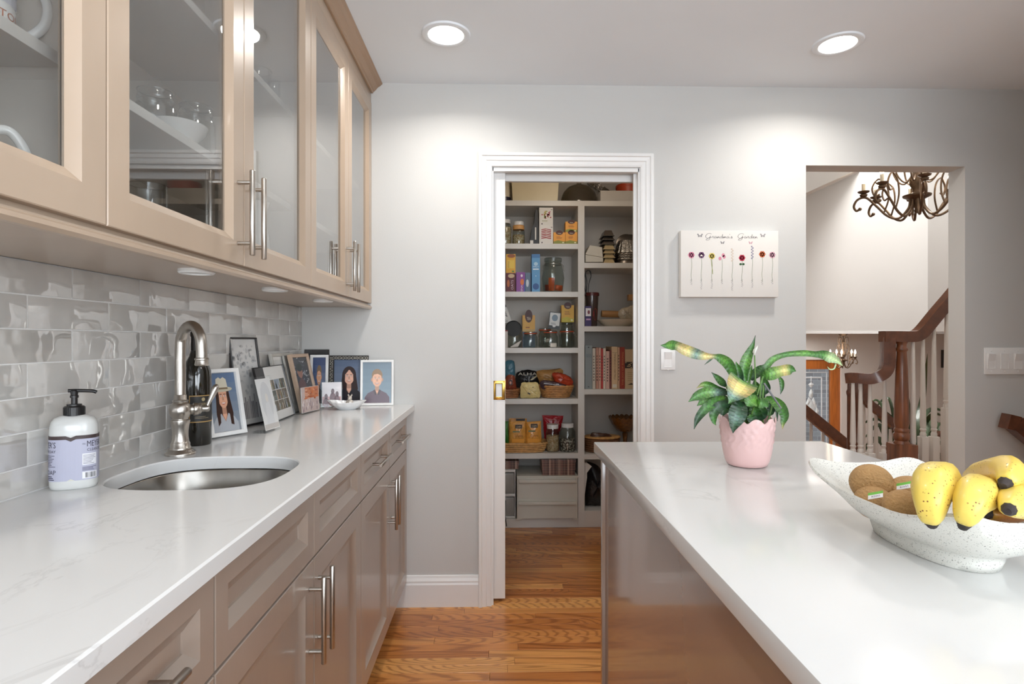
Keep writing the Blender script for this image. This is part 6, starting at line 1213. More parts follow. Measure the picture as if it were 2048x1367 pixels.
# ------------------------------------------------------------------ on the kitchen wall
p0 = onY(1357, 466, D); p1 = onY(1550, 595, D); x0, x1, z0, z1 = p0.x, p1.x, p1.z, onY(1550, 464, D).z; Y = D - .034
t = thing('canvas_print', 'white stretched canvas printed with nine small flowers and a cursive heading', 'wall art', ((x0 + x1) / 2, D - .017, z0))
m = MB(); m.bbox(x0, x1, Y, D - .0008, z0, z1, .003, 2); part(m, 'canvas', mat('canvas_white', (224, 221, 216), .8, vary=.01), t)
w, h = x1 - x0, z1 - z0; A = Art(lambda x, y, l: (x0 + x * w, Y - .0002 - l, z0 + y * h), .0001); ink_ = (112, 108, 112); asp = w / h
def curs(pts, lw=.004, c=ink_, L=1):
    q = spline([(a, b, 0) for a, b in pts], 5); A.line([(p.x, p.y) for p in q], lw, c, L)
def letters(x, y, s, seqs):
    for sq in seqs: curs([(x + a * s / asp * 1.32, y + b * s) for a, b in sq], .0042)
G1 = [(1.25, .95), (.9, 1.15), (.45, 1.0), (.15, .5), (.3, .05), (.75, .05), (1.05, .5), (1.0, .45), (.85, -.3), (.35, -.5), (.25, -.3), (.9, .1), (1.25, .25)]
def word(x, y, s, rest):
    letters(x, y, s, [G1]); xx = x + 1.3 * 1.32 * s / asp
    for ch in rest:
        g = {'r': [(0, .1), (.15, .45), (.3, .4), (.3, .05), (.45, .1)], 'a': [(.4, .4), (.15, .42), (.05, .15), (.2, 0), (.4, .3), (.42, .05), (.55, .1)], 'n': [(0, 0), (.1, .4), (.1, .05), (.3, .4), (.38, .05), (.5, .1)], 'd': [(.4, .35), (.12, .38), (.08, .05), (.35, .15), (.5, .95), (.42, .05), (.58, .1)], 'm': [(0, 0), (.1, .4), (.1, .05), (.28, .4), (.3, .05), (.48, .4), (.55, .05), (.68, .1)], 'e': [(.05, .15), (.3, .3), (.2, .45), (.05, .2), (.2, 0), (.42, .1)], 's': [(.05, .05), (.25, .45), (.3, .1), (.1, .0), (.42, .1)], "'": [(.0, .85), (.04, 1.0)]}[ch]
        letters(xx, y, s, [g]); xx += (.12 if ch == "'" else g[-1][0]) * 1.32 * s / asp
    return xx
xx = word(.245, .885, .062, "randma's"); word(.575, .885, .062, 'arden')
def bfly(x, y, s, c): 
    for sg in (-1, 1): A.poly([(x, y), (x + sg * s * .5 / asp, y + s * .55), (x + sg * s * .75 / asp, y + s * .35), (x + sg * s * .45 / asp, y), (x + sg * s * .5 / asp, y - s * .3), (x + sg * s * .15 / asp, y - s * .35)], c, 2)
bfly(.195, .92, .06, (150, 148, 150)); bfly(.838, .925, .06, (160, 158, 160)); bfly(.425, .815, .045, (140, 138, 142)); bfly(.713, .815, .045, (206, 160, 170))
fl = [(.107, .63, (214, 130, 158), .58), (.21, .63, (128, 90, 128), .56), (.317, .615, (226, 204, 110), .58), (.42, .60, (216, 140, 160), .5), (.525, .62, (214, 200, 186), .5), (.625, .59, (196, 52, 78), .5), (.73, .66, (150, 146, 166), .5), (.832, .645, (206, 104, 62), .55), (.935, .635, (214, 164, 180), .55)]
for i, (fx_, fy_, c, b) in enumerate(fl):
    sg = (126, 138, 110); curs([(fx_, fy_ - .03), (fx_ + .004, fy_ - .15), (fx_ - .003, fy_ - .3), (fx_ + .003, .23)], .0035, sg, 1)
    k = 0.028
    if i in (4, 6):
        for j in range(9): A.ell(fx_ + (.006 if j % 2 else -.006), fy_ + .10 - j * .022, .008, .014, c, 2, 8)
    elif i == 3:
        for dx, dy in ((-.02, -.02), (.012, .03), (.022, .005)): A.ell(fx_ + dx, fy_ + dy, .016, .028, c, 2, 9)
    else:
        for j in range(6): A.ell(fx_ + .018 * cos(j * pi / 3), fy_ + .018 * asp * sin(j * pi / 3), .016, .016 * asp, c, 2, 10)
        A.ell(fx_, fy_, .010, .010 * asp, tuple(int(q * .8) for q in c), 3, 10)
    if i == 1: A.ell(fx_, fy_ - .01, .012, .016, (236, 226, 220), 4, 8); A.ell(fx_, fy_ - .03, .010, .016, (60, 40, 66), 4, 8)
    if i == 5:
        for sg_ in (-1, 1): A.ell(fx_ + sg_ * .014, fy_ - .095, .014, .018, (58, 92, 58), 3, 8)
    if i == 2: curs([(fx_ - .008, fy_ - .05), (fx_ + .004, fy_ - .2), (fx_ + .008, fy_ - .27)], .006, (140, 150, 80), 2)
    yb_ = .235; L_ = [.10, .17, .16, .09, .19, .13, .15, .10, .09][i]; sq_ = []
    for j in range(int(L_ / .014)): sq_ += [(fx_ + (-.008 if j % 2 else .007) * (1 + .4 * sin(j * 2.3)), yb_ + .03 - j * .014)]
    curs(sq_, .0028, (140, 136, 138), 1)
A.put('print', t, ink('canvas_ink', .8))
def plate(name, label, u0, u1, v0, v1, gangs, extra=0):
    p0 = onY(u0, v0, D); p1 = onY(u1, v1, D); x0, x1, z0, z1 = p0.x, p1.x, p1.z, p0.z; t = thing(name, label, 'light switch', ((x0 + x1) / 2, D - .003, z0))
    m = MB(); m.bbox(x0, x1, D - .0065, D - .0006, z0, z1, .003, 2); part(m, 'plate', trimw, t)
    for i in range(gangs):
        cx = x0 + (x1 - x0) * (i + .5) / gangs if gangs > 1 else (x0 + x1) / 2; zc = (z0 + z1) / 2; rw, rh = .0165, .033
        m = MB(); P = lambda x, z, d: (x, D - .0066 - d, z); m.add([P(cx - rw, zc - rh, .0), P(cx + rw, zc - rh, .0), P(cx + rw, zc, .001), P(cx - rw, zc, .001), P(cx - rw, zc + rh, .007 if i % 2 == 0 else .001), P(cx + rw, zc + rh, .007 if i % 2 == 0 else .001), P(cx - rw, zc + rh, -.002), P(cx + rw, zc + rh, -.002), P(cx - rw, zc - rh, -.002), P(cx + rw, zc - rh, -.002)], [(0, 1, 2, 3), (3, 2, 5, 4), (4, 5, 7, 6), (8, 9, 1, 0), (0, 3, 4, 6, 8), (1, 9, 7, 5, 2)]); part(m, 'rocker', trimw, t, smooth=False); m = MB(); m.nest(cx - rw - .003, cx + rw + .003, zc - rh - .003, zc + rh + .003, [(0, -.001), (0, .0012), (.0022, .0012), (.0026, -.003)], lambda x, z, d: (x, D - .0066 - d, z), False, False); part(m, 'rocker_frame', trimw, t, smooth=False)
        for dz in (-.048, .048): m = MB(); m.ball((cx, D - .0066, zc + dz), .0028, .0012, .0028, 10, 5); part(m, 'screw', trimw, t)
plate('light_switch', 'single white rocker switch half covered by a drooping leaf', 1321, 1350, 697, 739, 1)
plate('switch_panel', 'wide white plate of four rocker switches beyond the foyer opening', 1967, 2074, 695, 748, 4)
t = thing('wall_handrail', 'dark wooden stair handrail end under the four switches', 'handrail', tuple(onY(2015, 850, D - .06))); YH = D - .065
a = onY(2009, 841, YH); b = onY(2030, 846, YH - .005); c = onY(2100, 905, YH - .01); d_ = onY(2200, 985, YH - .015)
m = MB(); m.tube([a, b], 1, 12, sq=(.03, .034)); m.tube([b - Vector((.006, 0, -.002)), c, d_], 1, 12, sq=(.03, .034)); part(m, 'handrail', oakr, t, ang=50)
m = MB(); m.tube([onY(2075, 905, D - .06), onY(2075, 905, D - .001)], .008, 10); part(m, 'bracket', steel, t)
# ------------------------------------------------------------------ peace lily in a pink pot
pc = onZ(1494, 929, ZC); pr = .0475
pink = mat('pink_ceramic', (226, 190, 188), .35, vary=.03, scale=10, coat=.2)
t = thing('potted_plant', 'peace lily with drooping yellowing leaves in a pink embossed pot on the island', 'plant', (pc.x, pc.y, ZC))
PT = .106; ds = (pc - CP).length
def emb(p, a, r, z):
    k = 1.0
    if z > .035 and r > .03:
        e = max(0, sin(a * 22 + 3 * sin(z * 160))) * max(0, abs(sin(z * 210 + a * 2))); k = 1 + .04 * e * min(1, (z - .035) / .02)
    dz = 0
    if z > PT - .006: dz = .012 * abs(sin(a * 5 + .4)) - .005
    return (pc.x + (p[0] - pc.x) * k, pc.y + (p[1] - pc.y) * k, p[2] + dz)
m = MB(); prof = [(.040, 0), (.044, .002), (.048, .010), (.0515, .022), (.054, .035)] + [(.054 + .0075 * i / 16, .035 + (PT - .035) * i / 16) for i in range(1, 17)] + [(.0595, PT), (.057, PT - .008), (.055, .085), (.05, .02), (.002, .015)]
m.lathe(prof, (pc.x, pc.y, ZC + .0005), 120, fn=emb); part(m, 'pot', pink, t, ang=60)
m = MB(); m.lathe([(.055, .084), (.03, .088), (.002, .09)], (pc.x, pc.y, ZC), 24, cap0=False); part(m, 'soil', mat('soil', (58, 44, 34), .95, vary=.4, scale=80, bump=.8), t)
def leafmat(name, g1, g2, dry=None):
    m = bpy.data.materials.new(name); m.use_nodes = True; nt = m.node_tree; L = nt.links; b = nt.nodes['Principled BSDF']
    a = nd(nt, 'ShaderNodeVertexColor', layer_name='Col'); tc = nt.nodes.new('ShaderNodeTexCoord'); n = nd(nt, 'ShaderNodeTexNoise', Scale=60.0, Detail=3.0); L.new(tc.outputs['Object'], n.inputs['Vector']); r = ramp(nt, [(.3, (.78, .78, .78, 1)), (.7, (1.15, 1.15, 1.15, 1))]); L.new(n.outputs['Fac'], r.inputs[0])
    mx = nd(nt, 'ShaderNodeMixRGB', blend_type='MULTIPLY'); mx.inputs[0].default_value = 1; L.new(a.outputs['Color'], mx.inputs[1]); L.new(r.outputs[0], mx.inputs[2]); L.new(mx.outputs[0], b.inputs['Base Color']); b.inputs['Roughness'].default_value = .42; b.inputs['Coat Weight'].default_value = .08
    return m
LM = leafmat('leaf', 0, 0)
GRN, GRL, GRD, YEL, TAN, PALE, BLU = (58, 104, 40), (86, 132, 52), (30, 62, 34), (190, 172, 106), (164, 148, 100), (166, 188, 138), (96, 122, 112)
def leaf(spec, cols, fold=.3, stalk=True, roll=0.0):
    """spec: (u, v, depth offset, half width px); colours along the blade; the two halves fold about the midrib"""
    k = ds / F; pts = [Vector((*at(u, v, dc + dd),)) for u, v, dd, w in spec]; ws = [w * k for *_, w in spec]
    q = spline(pts, 8); wq = [p.x for p in spline([(w, 0, 0) for w in ws], 8)]; n = len(q); m = MB(); m.c = []; rows = []
    for i, p in enumerate(q):
        s = i / (n - 1); tg = (q[min(i + 1, n - 1)] - q[max(i - 1, 0)]).normalized(); vd = (p - CP).normalized(); sd = tg.cross(vd); sd = sd.normalized() if sd.length > .05 else Vector((0, 0, 1)); nn = sd.cross(tg).normalized()
        if nn.dot(vd) > 0: nn = -nn
        sd2 = (sd * cos(roll) + nn * sin(roll)); nn2 = nn * cos(roll) - sd * sin(roll); w = max(wq[i], .0007); wv = .10 * w * sin(i * 1.7)
        w *= (.92 if ws[0] > 20 * k else .80) * (1 - .35 * max(0, (s - .8) / .2)); rows.append([p + sd2 * (w * e) + nn2 * (fold * w * abs(e) ** 1.3 + wv * e * abs(e)) for e in (-1, -.66, -.3, 0, .3, .66, 1)])
    for i in range(n - 1):
        s = i / max(1, n - 2) * (len(cols) - 1); j = min(int(s), len(cols) - 2); f = s - j; c = tuple(cols[j][x] * (1 - f) + cols[j + 1][x] * f for x in range(3))
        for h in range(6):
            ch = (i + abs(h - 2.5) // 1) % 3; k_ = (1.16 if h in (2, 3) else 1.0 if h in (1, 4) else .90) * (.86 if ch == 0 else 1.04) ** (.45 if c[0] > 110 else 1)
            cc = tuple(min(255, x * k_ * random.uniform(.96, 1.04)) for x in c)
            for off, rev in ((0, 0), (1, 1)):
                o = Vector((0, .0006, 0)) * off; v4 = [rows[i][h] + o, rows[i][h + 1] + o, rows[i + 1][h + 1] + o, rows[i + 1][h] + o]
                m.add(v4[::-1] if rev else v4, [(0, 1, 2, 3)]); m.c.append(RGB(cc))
    bm = bmesh.new(); me = bpy.data.meshes.new('x')
    o = part(m, 'leaf', LM, t, ang=80)
    bm.from_mesh(o.data); bmesh.ops.remove_doubles(bm, verts=bm.verts, dist=.0001); bm.to_mesh(o.data); bm.free(); bpy.data.meshes.remove(me); o.data.polygons.foreach_set('use_smooth', [True] * len(o.data.polygons))
    if stalk:
        e = q[0]; b = Vector((pc.x + (e.x - pc.x) * .25, pc.y + (e.y - pc.y) * .25, ZC + .085)); mid = (e + b) / 2 + Vector((0, 0, .015)); m = MB(); m.tube(spline([b, mid, e], 4), .0019, 6); part(m, 'stalk', mat('leaf_stalk', (96, 132, 66), .4), t)
dc = (pc - CP).dot(ray(1494, 929))/ray(1494, 929).length_squared
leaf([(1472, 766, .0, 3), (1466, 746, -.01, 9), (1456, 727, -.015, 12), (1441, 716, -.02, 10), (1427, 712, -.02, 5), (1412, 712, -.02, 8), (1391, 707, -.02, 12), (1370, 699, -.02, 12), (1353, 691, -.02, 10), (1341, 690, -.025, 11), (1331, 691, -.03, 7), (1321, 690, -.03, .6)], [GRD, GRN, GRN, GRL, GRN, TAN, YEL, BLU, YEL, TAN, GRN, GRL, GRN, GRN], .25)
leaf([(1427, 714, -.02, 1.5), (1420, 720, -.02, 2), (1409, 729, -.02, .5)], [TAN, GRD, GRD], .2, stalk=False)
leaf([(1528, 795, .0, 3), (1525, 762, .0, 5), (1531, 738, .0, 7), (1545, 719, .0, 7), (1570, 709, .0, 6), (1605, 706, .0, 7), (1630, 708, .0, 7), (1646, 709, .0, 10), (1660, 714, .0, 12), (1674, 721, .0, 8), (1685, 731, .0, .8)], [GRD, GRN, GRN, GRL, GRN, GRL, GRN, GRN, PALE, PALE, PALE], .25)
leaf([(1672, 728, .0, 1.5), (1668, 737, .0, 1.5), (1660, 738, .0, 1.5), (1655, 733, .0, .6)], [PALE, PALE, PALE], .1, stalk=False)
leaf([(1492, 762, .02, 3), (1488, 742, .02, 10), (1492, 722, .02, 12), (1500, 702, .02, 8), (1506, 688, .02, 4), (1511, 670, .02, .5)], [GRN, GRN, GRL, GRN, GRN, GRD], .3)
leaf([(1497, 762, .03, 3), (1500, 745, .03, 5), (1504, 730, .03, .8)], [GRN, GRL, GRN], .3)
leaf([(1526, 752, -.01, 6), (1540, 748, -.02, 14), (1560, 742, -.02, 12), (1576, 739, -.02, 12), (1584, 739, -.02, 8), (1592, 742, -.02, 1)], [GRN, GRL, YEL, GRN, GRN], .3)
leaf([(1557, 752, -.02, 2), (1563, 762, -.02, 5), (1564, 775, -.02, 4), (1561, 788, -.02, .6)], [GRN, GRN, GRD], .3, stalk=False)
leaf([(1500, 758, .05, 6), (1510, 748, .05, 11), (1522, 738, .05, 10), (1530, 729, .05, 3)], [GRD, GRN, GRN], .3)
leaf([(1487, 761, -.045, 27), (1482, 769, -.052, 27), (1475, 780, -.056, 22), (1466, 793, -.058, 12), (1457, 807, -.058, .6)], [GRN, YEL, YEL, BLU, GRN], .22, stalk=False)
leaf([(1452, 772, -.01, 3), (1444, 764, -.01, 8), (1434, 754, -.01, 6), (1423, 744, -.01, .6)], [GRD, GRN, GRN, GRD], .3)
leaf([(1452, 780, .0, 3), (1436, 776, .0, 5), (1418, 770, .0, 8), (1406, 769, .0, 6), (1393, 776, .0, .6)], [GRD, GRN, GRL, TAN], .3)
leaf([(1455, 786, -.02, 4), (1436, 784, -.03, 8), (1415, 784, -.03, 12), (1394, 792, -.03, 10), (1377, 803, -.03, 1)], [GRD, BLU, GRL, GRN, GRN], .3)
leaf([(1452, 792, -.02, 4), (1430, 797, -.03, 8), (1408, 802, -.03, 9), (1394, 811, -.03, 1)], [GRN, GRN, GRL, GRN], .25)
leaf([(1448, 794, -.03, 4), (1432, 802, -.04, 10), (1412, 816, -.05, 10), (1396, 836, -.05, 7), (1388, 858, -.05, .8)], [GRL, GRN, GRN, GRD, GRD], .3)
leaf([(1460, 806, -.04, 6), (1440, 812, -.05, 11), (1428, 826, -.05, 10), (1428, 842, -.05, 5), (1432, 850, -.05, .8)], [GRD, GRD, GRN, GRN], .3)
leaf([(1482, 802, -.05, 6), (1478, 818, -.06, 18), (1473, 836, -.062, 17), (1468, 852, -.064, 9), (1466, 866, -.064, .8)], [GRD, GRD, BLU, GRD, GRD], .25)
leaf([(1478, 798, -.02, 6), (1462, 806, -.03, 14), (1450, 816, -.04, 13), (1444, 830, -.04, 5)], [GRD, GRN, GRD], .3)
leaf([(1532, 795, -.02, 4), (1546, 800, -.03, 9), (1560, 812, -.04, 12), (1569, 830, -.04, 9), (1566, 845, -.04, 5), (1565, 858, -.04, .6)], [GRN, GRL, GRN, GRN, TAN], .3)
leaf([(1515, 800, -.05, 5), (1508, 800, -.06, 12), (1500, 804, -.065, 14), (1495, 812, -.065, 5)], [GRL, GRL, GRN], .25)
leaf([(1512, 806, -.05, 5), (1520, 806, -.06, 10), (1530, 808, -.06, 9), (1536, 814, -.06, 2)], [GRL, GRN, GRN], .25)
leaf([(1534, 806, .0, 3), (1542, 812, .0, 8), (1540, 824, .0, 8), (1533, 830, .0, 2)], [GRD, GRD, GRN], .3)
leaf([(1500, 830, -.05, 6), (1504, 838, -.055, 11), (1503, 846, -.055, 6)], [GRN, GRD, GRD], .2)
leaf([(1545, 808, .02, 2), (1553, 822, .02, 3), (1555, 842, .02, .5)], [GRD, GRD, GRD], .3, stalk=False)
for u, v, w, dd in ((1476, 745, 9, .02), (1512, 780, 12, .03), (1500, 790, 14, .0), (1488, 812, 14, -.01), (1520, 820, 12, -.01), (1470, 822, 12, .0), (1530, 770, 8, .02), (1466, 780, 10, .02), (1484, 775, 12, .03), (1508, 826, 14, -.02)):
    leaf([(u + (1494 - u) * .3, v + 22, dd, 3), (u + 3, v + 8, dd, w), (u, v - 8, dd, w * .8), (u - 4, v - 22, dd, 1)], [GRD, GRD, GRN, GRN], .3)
for us, vs in (((1517, 1519, 1521), (850, 815, 770)), ((1508, 1510, 1512), (850, 820, 780)), ((1526, 1524, 1527), (850, 815, 770)), ((1498, 1494, 1490), (850, 815, 770)), ((1482, 1476, 1470), (850, 815, 775)), ((1534, 1540, 1545), (850, 828, 806))):
    m = MB(); m.tube(spline([at(u, v, dc + .0) for u, v in zip(us, vs)], 5), .0024, 7); part(m, 'stalk', mat('leaf_stalk', (96, 132, 66), .4), t)
m = MB(); m.tube(spline([at(1512, 800, dc + .01), at(1511, 760, dc + .01), at(1509, 710, dc + .01)], 5), .0016, 7); part(m, 'flower_stem', mat('leaf_stalk', (96, 132, 66), .4), t)
m = MB(); m.rings([[at(1509, 711, dc + .01)] * 3, [at(1505, 704, dc + .006), at(1509, 704, dc - .002), at(1512, 703, dc + .006)], [at(1507, 698, dc + .006), at(1511, 697, dc + .0), at(1515, 696, dc + .006)], [at(1516, 690, dc + .008)] * 3], close=False); m.rings([[at(1509, 711, dc + .0105)] * 3, [at(1512, 703, dc + .0065), at(1509, 704, dc - .0015), at(1505, 704, dc + .0065)], [at(1515, 696, dc + .0065), at(1511, 697, dc + .0005), at(1507, 698, dc + .0065)], [at(1516, 690, dc + .0085)] * 3], close=False); part(m, 'flower', mat('white_spathe', (236, 236, 228), .5), t, label='small white spathe flower', ang=80)
m = MB(); m.tube([at(1528, 766, dc - .05), at(1562, 816, dc - .05)], .0022, 7); part(m, 'plant_stake', mat('grey_stake', (104, 102, 106), .5), t)

# ------------------------------------------------------------------ fruit bowl
def stone():
    m = mat('speckled_stoneware', (226, 225, 218), .22, vary=.01, coat=.35); nt = m.node_tree; L = nt.links; b = nt.nodes['Principled BSDF']; tc = nt.nodes.new('ShaderNodeTexCoord')
    prev = None
    for sc, th in ((260, .16), (520, .20)):
        v = nd(nt, 'ShaderNodeTexVoronoi', Scale=sc); L.new(tc.outputs['Object'], v.inputs['Vector']); r = ramp(nt, [(th, (.0, .0, .0, 1)), (th + .1, (1, 1, 1, 1))]); L.new(v.outputs['Distance'], r.inputs[0])
        sp = nt.nodes.new('ShaderNodeSeparateColor'); L.new(v.outputs['Color'], sp.inputs[0]); g = nd(nt, 'ShaderNodeMath', operation='GREATER_THAN'); g.inputs[1].default_value = .42; L.new(sp.outputs[0], g.inputs[0]); mx_ = nd(nt, 'ShaderNodeMath', operation='MAXIMUM'); L.new(r.outputs[0], mx_.inputs[0]); L.new(g.outputs[0], mx_.inputs[1])
        mx = nd(nt, 'ShaderNodeMixRGB'); mx.inputs[1].default_value = RGB((142, 142, 136)); L.new(mx_.outputs[0], mx.inputs[0])
        if prev: L.new(prev, mx.inputs[2])
        else: mx.inputs[2].default_value = RGB((224, 223, 216))
        prev = mx.outputs[0]
    L.new(prev, b.inputs['Base Color']); return m
STN = stone(); bc = Vector((.608, .802, ZC)); rotb = radians(0)
t = thing('fruit_bowl', 'boat-shaped speckled stoneware bowl holding bananas and kiwis on the island', 'bowl', tuple(bc))
MBw = Matrix.Translation(bc) @ Matrix.Rotation(rotb, 4, 'Z')
N = 72
def ring(k, z, a, b, n, lift=0.0):
    n = n + (1.6 if lift > .02 else 0)
    out = []
    for i in range(N):
        an = 2 * pi * i / N; x, y = sup(an, a * k, b * k, n); cor = abs(sin(2 * an)) ** 1.6; endl = abs(sin(an)) ** 3
        out.append((x * (1 + .10 * cor * lift / .03), y * (1 + .06 * cor * lift / .03), z + lift * (cor * .62 + endl * .55)))
    return out
ra, rb = .098, .165
m = MB(); rs = [ring(1, .0005, .048, .096, 2.3), ring(1, .012, .051, .101, 2.3), ring(1, .020, .052, .103, 2.3), ring(1, .0225, .056, .108, 2.3), ring(1, .034, .076, .132, 2.4, .004), ring(1, .050, .090, .152, 2.7, .014), ring(1, .064, ra, rb, 3.1, .029), ring(1, .067, ra * .985, rb * .99, 3.1, .030), ring(1, .0645, ra * .955, rb * .97, 3.1, .028), ring(1, .048, .084, .144, 2.7, .012), ring(1, .032, .066, .122, 2.4, .003), ring(1, .025, .040, .085, 2.3), ring(1, .024, .002, .003, 2)]
m.rings(rs, cap0=True, M=MBw); part(m, 'bowl', STN, t, ang=70)
# kiwis
kiw = mat('kiwi_skin', (176, 138, 90), .75, vary=.14, scale=40, bump=.5, bscale=260)
def kiwi(label, u, v, d, r, ry, rz, rot, sticker=None):
    c = at(u, v, d); M = Matrix.Translation(c) @ Euler((0, 0, rot)).to_matrix().to_4x4(); k = thing('kiwi', label, 'kiwi fruit', tuple(c - Vector((0, 0, rz))), 'kiwis in the stoneware bowl')
    m = MB(); m.ball((0, 0, 0), r, ry, rz, 26, 16, M=M); part(m, 'skin', kiw, k, ang=80)
    m = MB(); e = M @ Vector((r * .98, 0, 0)); m.ball(e, .0035, .0035, .004, 8, 5); part(m, 'stem_end', mat('kiwi_stem', (84, 58, 34), .8), k)
    if sticker:
        su, sv = sticker; q = []
        def P(x, y, l):
            rr = ray(su + x, sv - y); oc_ = CP - c; A_ = Matrix.Rotation(-rot, 3, 'Z'); o2 = A_ @ oc_; d2 = A_ @ rr; o3 = Vector((o2.x / (r + l), o2.y / (ry + l), o2.z / (rz + l))); d3 = Vector((d2.x / (r + l), d2.y / (ry + l), d2.z / (rz + l))); a = d3.dot(d3); b = 2 * o3.dot(d3); cc = o3.dot(o3) - 1; D_ = max(b * b - 4 * a * cc, 0); return tuple(CP + rr * ((-b - sqrt(D_)) / (2 * a)))
        A = Art(P, .0003)
        for i in range(6):
            a, b = -15 + 5 * i, -10 + 5 * i; sk = .35
            A.poly([(a, -6 + a * sk * .5), (b, -6 + b * sk * .5), (b, 2 + b * sk * .5), (a, 2 + a * sk * .5)], (232, 232, 232), 1); A.poly([(a, 2 + a * sk * .5), (b, 2 + b * sk * .5), (b, 7 + b * sk * .5), (a, 7 + a * sk * .5)], (104, 176, 60), 1)
        A.text('KIWI', -8, -4.5, 5.0, (120, 90, 130), 2, width=17, rot=.17); A.put('sticker', k, label='small white and green fruit sticker')
kiwi('plump pale kiwi at the back of the bowl, without sticker in view', 1743, 966, .885, .027, .031, .029, .6)
kiwi('kiwi with a tilted white and green sticker, at the front edge of the bowl', 1747, 1004, .862, .025, .028, .0245, .2, (1751, 990))
kiwi('kiwi with a white and green sticker, tucked beside the biggest banana', 1820, 986, .862, .027, .031, .0255, 1.2, (1808, 971))
kiwi('kiwi half hidden between the stickered ones and the big banana', 1806, 1013, .805, .0245, .027, .0235, 2.0)
# bananas
def bana():
    m = mat('banana_skin', (238, 208, 92), .42, vary=.07, scale=12, coat=.1); nt = m.node_tree; L = nt.links; b = nt.nodes['Principled BSDF']; a = nd(nt, 'ShaderNodeVertexColor', layer_name='Col'); tc = nt.nodes.new('ShaderNodeTexCoord')
    v = nd(nt, 'ShaderNodeTexVoronoi', Scale=230.0); L.new(tc.outputs['Object'], v.inputs['Vector']); r = ramp(nt, [(.17, (0, 0, 0, 1)), (.25, (1, 1, 1, 1))]); L.new(v.outputs['Distance'], r.inputs[0]); n = nd(nt, 'ShaderNodeTexNoise', Scale=26.0); L.new(tc.outputs['Object'], n.inputs['Vector']); r2 = ramp(nt, [(.46, (1, 1, 1, 1)), (.54, (0, 0, 0, 1))]); L.new(n.outputs['Fac'], r2.inputs[0]); mm = nd(nt, 'ShaderNodeMath', operation='MAXIMUM'); L.new(r.outputs[0], mm.inputs[0]); L.new(r2.outputs[0], mm.inputs[1])
    mx = nd(nt, 'ShaderNodeMixRGB'); mx.inputs[1].default_value = RGB((120, 72, 34)); L.new(mm.outputs[0], mx.inputs[0]); L.new(a.outputs['Color'], mx.inputs[2]); L.new(mx.outputs[0], b.inputs['Base Color']); return m
BAN = bana()
def banana(label, pts, col, rpx, tipc=(52, 44, 42), ripe=None):
    """pts from the dark blossom end backwards: (u, v, depth); radius follows the arc length"""
    q = spline([at(*p) for p in pts], 8); n = len(q); k = thing('banana', label, 'banana', tuple(q[n // 2]), 'bananas in the stoneware bowl'); m = MB(); m.c = []; rs = []; R = []; ac = [0.0]
    for p0_, p1_ in zip(q, q[1:]): ac.append(ac[-1] + (p1_ - p0_).length)
    for i, p in enumerate(q):
        d = ac[i]; e = ac[-1] - d; r = rpx * (.38 + .62 * min(1, d / .050) ** .60) * (.42 + .58 * min(1, e / .05) ** .7); R.append(r)
        tg = (q[min(i + 1, n - 1)] - q[max(i - 1, 0)]).normalized(); x = (x - tg * x.dot(tg)).normalized() if i else tg.orthogonal().normalized(); y = x.cross(tg)
        rs.append([p + x * (r * cos(2 * pi * (j + .25) / 20) * (1 + .05 * cos(5 * 2 * pi * j / 20))) + y * (r * sin(2 * pi * (j + .25) / 20) * (1 + .05 * cos(5 * 2 * pi * j / 20))) for j in range(20)])
    f0 = len(m.f); m.rings(rs, cap0=True, cap1=True)
    for fi in range(len(m.f)):
        s = min(1, (fi // 20) / (n - 1)); g = (214, 204, 96); c = tuple(col[x] * (1 - .35 * max(0, 1 - s * 5)) + g[x] * .35 * max(0, 1 - s * 5) for x in range(3)); m.c.append(RGB(c))
    part(m, 'peel', BAN, k, ang=80)
    d = (q[0] - q[1]).normalized(); m = MB(); m.tube([q[0] - d * .004, q[0] + d * .001, q[0] + d * .005, q[0] + d * .009], [R[0] * 1.12, R[0] * 1.02, R[0] * .78, R[0] * .55], 9); part(m, 'blossom_end', mat('banana_tip', tipc, .8, vary=.3, scale=90, bump=.6), k)
Y1 = (226, 198, 92)
banana('biggest banana, freckled, hanging over the bowl rim next to the kiwis', [(1863, 1040, .676), (1861, 1020, .672), (1862, 990, .676), (1868, 965, .695), (1880, 957, .735), (1894, 962, .78)], Y1, .0226)
banana('second banana hanging over the bowl rim, with a brown blemished tip', [(1929, 1043, .650), (1935, 1024, .646), (1944, 1000, .652), (1954, 985, .68), (1966, 984, .725), (1980, 992, .77)], Y1, .0212)
banana('uppermost banana lying across the bunch, green towards its end', [(2011, 965, .665), (2018, 955, .672), (2020, 946, .69), (2005, 942, .725), (1972, 950, .775), (1938, 958, .82)], (222, 190, 84), .0195)
banana('lowest banana, its dark tip turned to the camera at the frame edge', [(2018, 1018, .628), (2023, 1011, .637), (2032, 1003, .66), (2048, 996, .70), (2066, 996, .75)], Y1, .0188)
banana('brown overripe banana underneath the others', [(1975, 1026, .69), (1992, 1024, .695), (2015, 1018, .715), (2045, 1010, .745), (2070, 1004, .78)], (170, 104, 40), .0175)

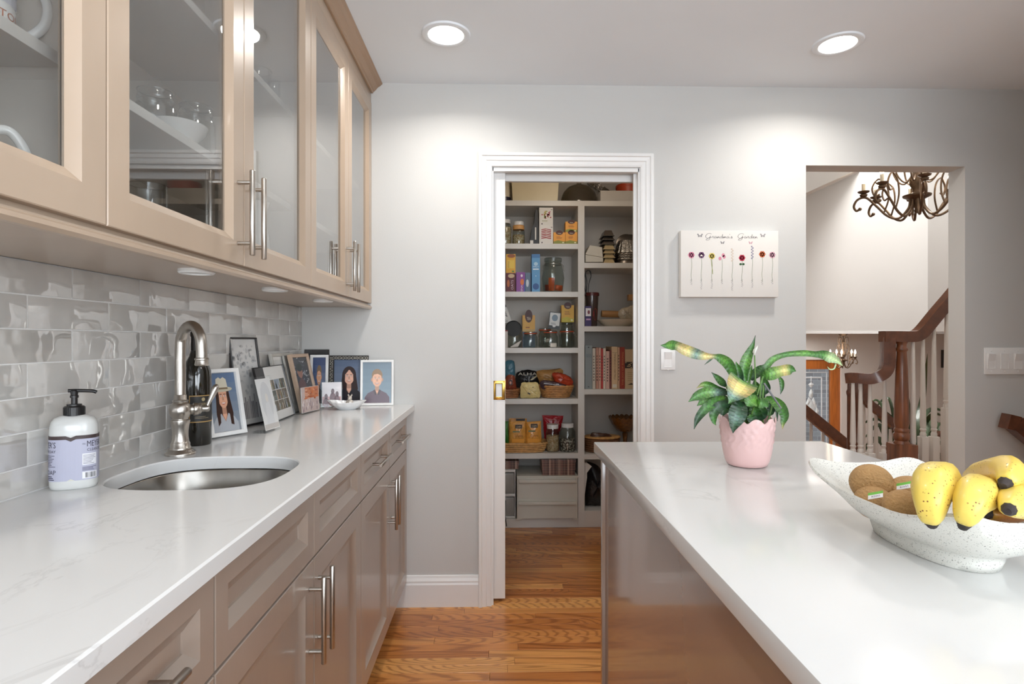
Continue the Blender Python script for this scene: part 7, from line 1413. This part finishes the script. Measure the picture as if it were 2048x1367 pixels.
# ------------------------------------------------------------------ things behind the cabinet glass
mug_w = mat('mug_glaze', (228, 227, 224), .15, coat=.5, vary=.01)
def mug(label, X, Y, z, r, h, ang, art=None):
    t = thing('mug', label, 'mug', (X, Y, z)); c = (X, Y, z + .0005); m = MB(); m.lathe([(r * .8, 0), (r * .95, .003), (r, .012), (r, h - .002), (r * .985, h), (r * .95, h - .002), (r * .93, .01), (.002, .006)], c, 36); part(m, 'cup', mug_w, t, ang=50)
    d = Vector((cos(ang), sin(ang), 0)); C = Vector(c); m = MB(); m.tube(spline([C + d * (r * .97) + Vector((0, 0, h * .84)), C + d * (r * 1.45) + Vector((0, 0, h * .86)), C + d * (r * 1.82) + Vector((0, 0, h * .62)), C + d * (r * 1.75) + Vector((0, 0, h * .36)), C + d * (r * 1.35) + Vector((0, 0, h * .16)), C + d * (r * .96) + Vector((0, 0, h * .12))], 6), .0065, 12); part(m, 'handle', mug_w, t, ang=70)
    if art: A = Art(lambda x, y, l: (X + (r + .0003 + l) * cos(radians(x)), Y + (r + .0003 + l) * sin(radians(x)), z + y)); art(A); A.put('printed_design', t)
def mugA(A): A.strip(-120, 36, .045, .095, (196, 196, 206), 1, 12); A.strip(-100, -80, .06, .09, (196, 140, 110), 2, 4); A.strip(-44, -28, .05, .09, (214, 172, 140), 2, 4); A.text('BOSTON', -66, .024, .015, (186, 110, 74), 2, width=104)
def mugB(A): A.strip(-110, -70, .03, .085, (226, 176, 96), 1, 8); A.strip(-60, -40, .06, .085, (150, 160, 176), 1, 6)
def fit(u, v, X): p = onX(u, v, X); return p
mX = -.685; mug('tall white mug with brown lettering on the middle cabinet shelf', -.705, .800, SH[0], .041, .112, radians(40), mugA)
mug('white mug with a printed handle on the cabinet floor', -.700, .752, 1.392, .043, .108, radians(48), mugB)
def glassjar(name, label, X, Y, z, r, h, cat='glass jar', group=None, mason=True):
    t = thing(name, label, cat, (X, Y, z), group); c = (X, Y, z + .0005)
    pr = [(r * .85, 0), (r * .98, .006), (r, .02), (r, h * .70), (r * .84, h * .80), (r * .80, h * .83), (r * .86, h * .85), (r * .86, h * .90), (r * .81, h * .92), (r * .84, h)] if mason else [(r * .8, 0), (r * .88, .006), (r, h * .6), (r, h)]
    m = MB(); m.lathe(pr, c, 32, cap1=False); part(m, 'glass', glass('clear_glass', (240, 243, 243), .0, 3.2, .06), t, ang=60)
    m = MB(); m.lathe([(pr[-1][0] - .0015, h - .001), (pr[-1][0] + .0012, h), (pr[-1][0] - .0015, h + .001)], c, 32, cap0=False, cap1=False); part(m, 'lip', glass('glass_lip', (236, 240, 240), .0, 4.0, .3), t, ang=80)
p = fit(392, 250, -.70); glassjar('mason_jar', 'clear mason jar on the cabinet shelf, beside the white bowl', -.70, p.y, SH[0], .041, .128, group='mason jars behind the cabinet glass')
p = fit(318, 240, -.74); glassjar('mason_jar', 'clear mason jar farther back on the shelf behind the white bowl', -.745, p.y - .005, SH[0], .041, .128, group='mason jars behind the cabinet glass')
p = fit(365, 275, -.665); m = MB(); m.lathe([(.03, .0005), (.033, .004), (.050, .024), (.056, .040), (.053, .040), (.046, .024), (.028, .008), (.002, .007)], (-.672, p.y - .002, SH[0]), 40); solo(m, 'rice_bowl', mug_w, 'plain white bowl on the shelf in front of the mason jars', 'bowl')
p = fit(296, 350, -.72); glassjar('drinking_glass', 'straight clear drinking glass on the cabinet floor near the mason jars', -.72, p.y, 1.392, .036, .13, 'drinking glass', None, False)
p = fit(525, 140, -.70); glassjar('tumbler_glass', 'upturned looking clear tumbler on the top shelf, first of two', -.70, p.y - .03, SH[1], .036, .09, 'drinking glass', None, False)
p = fit(548, 165, -.69); glassjar('tumbler_glass', 'clear tumbler on the top shelf, nearer the back wall', -.69, p.y, SH[1], .036, .09, 'drinking glass', None, False)
p = fit(522, 330, -.68); t = thing('pitcher', 'white pitcher on the cabinet floor behind the third glass door', 'pitcher', (-.70, p.y - .03, 1.392)); c = (-.70, p.y - .03, 1.3925); m = MB(); m.lathe([(.04, 0), (.045, .004), (.056, .05), (.052, .11), (.038, .16), (.042, .20), (.039, .20), (.035, .16), (.05, .1), (.04, .01), (.002, .008)], c, 32, fn=lambda p_, a, r, z: (p_[0] + (.016 * max(0, cos(a)) ** 6 if z > .18 else 0), p_[1], p_[2])); part(m, 'body', mug_w, t, ang=60); C = Vector(c); m = MB(); m.tube(spline([C + Vector((0, .040, .19)), C + Vector((0, .085, .18)), C + Vector((0, .09, .12)), C + Vector((0, .052, .07))], 6), .0065, 10); part(m, 'handle', mug_w, t, ang=70)
p = fit(420, 430, -.70); t = thing('lidded_pot', 'grey pot with a plum coloured lid low behind the second glass door', 'pot', (-.71, p.y, 1.392)); c = (-.71, p.y - .01, 1.3925); m = MB(); m.lathe([(.05, 0), (.056, .004), (.062, .03), (.064, .05)], c, 32); part(m, 'pot', mat('pewter', (150, 150, 150), .3, .6), t); m = MB(); m.lathe([(.066, .049), (.067, .055), (.05, .066), (.012, .072), (.010, .080), (.013, .088), (.002, .092)], c, 32); part(m, 'lid', mat('plum_glaze', (96, 78, 92), .25), t)
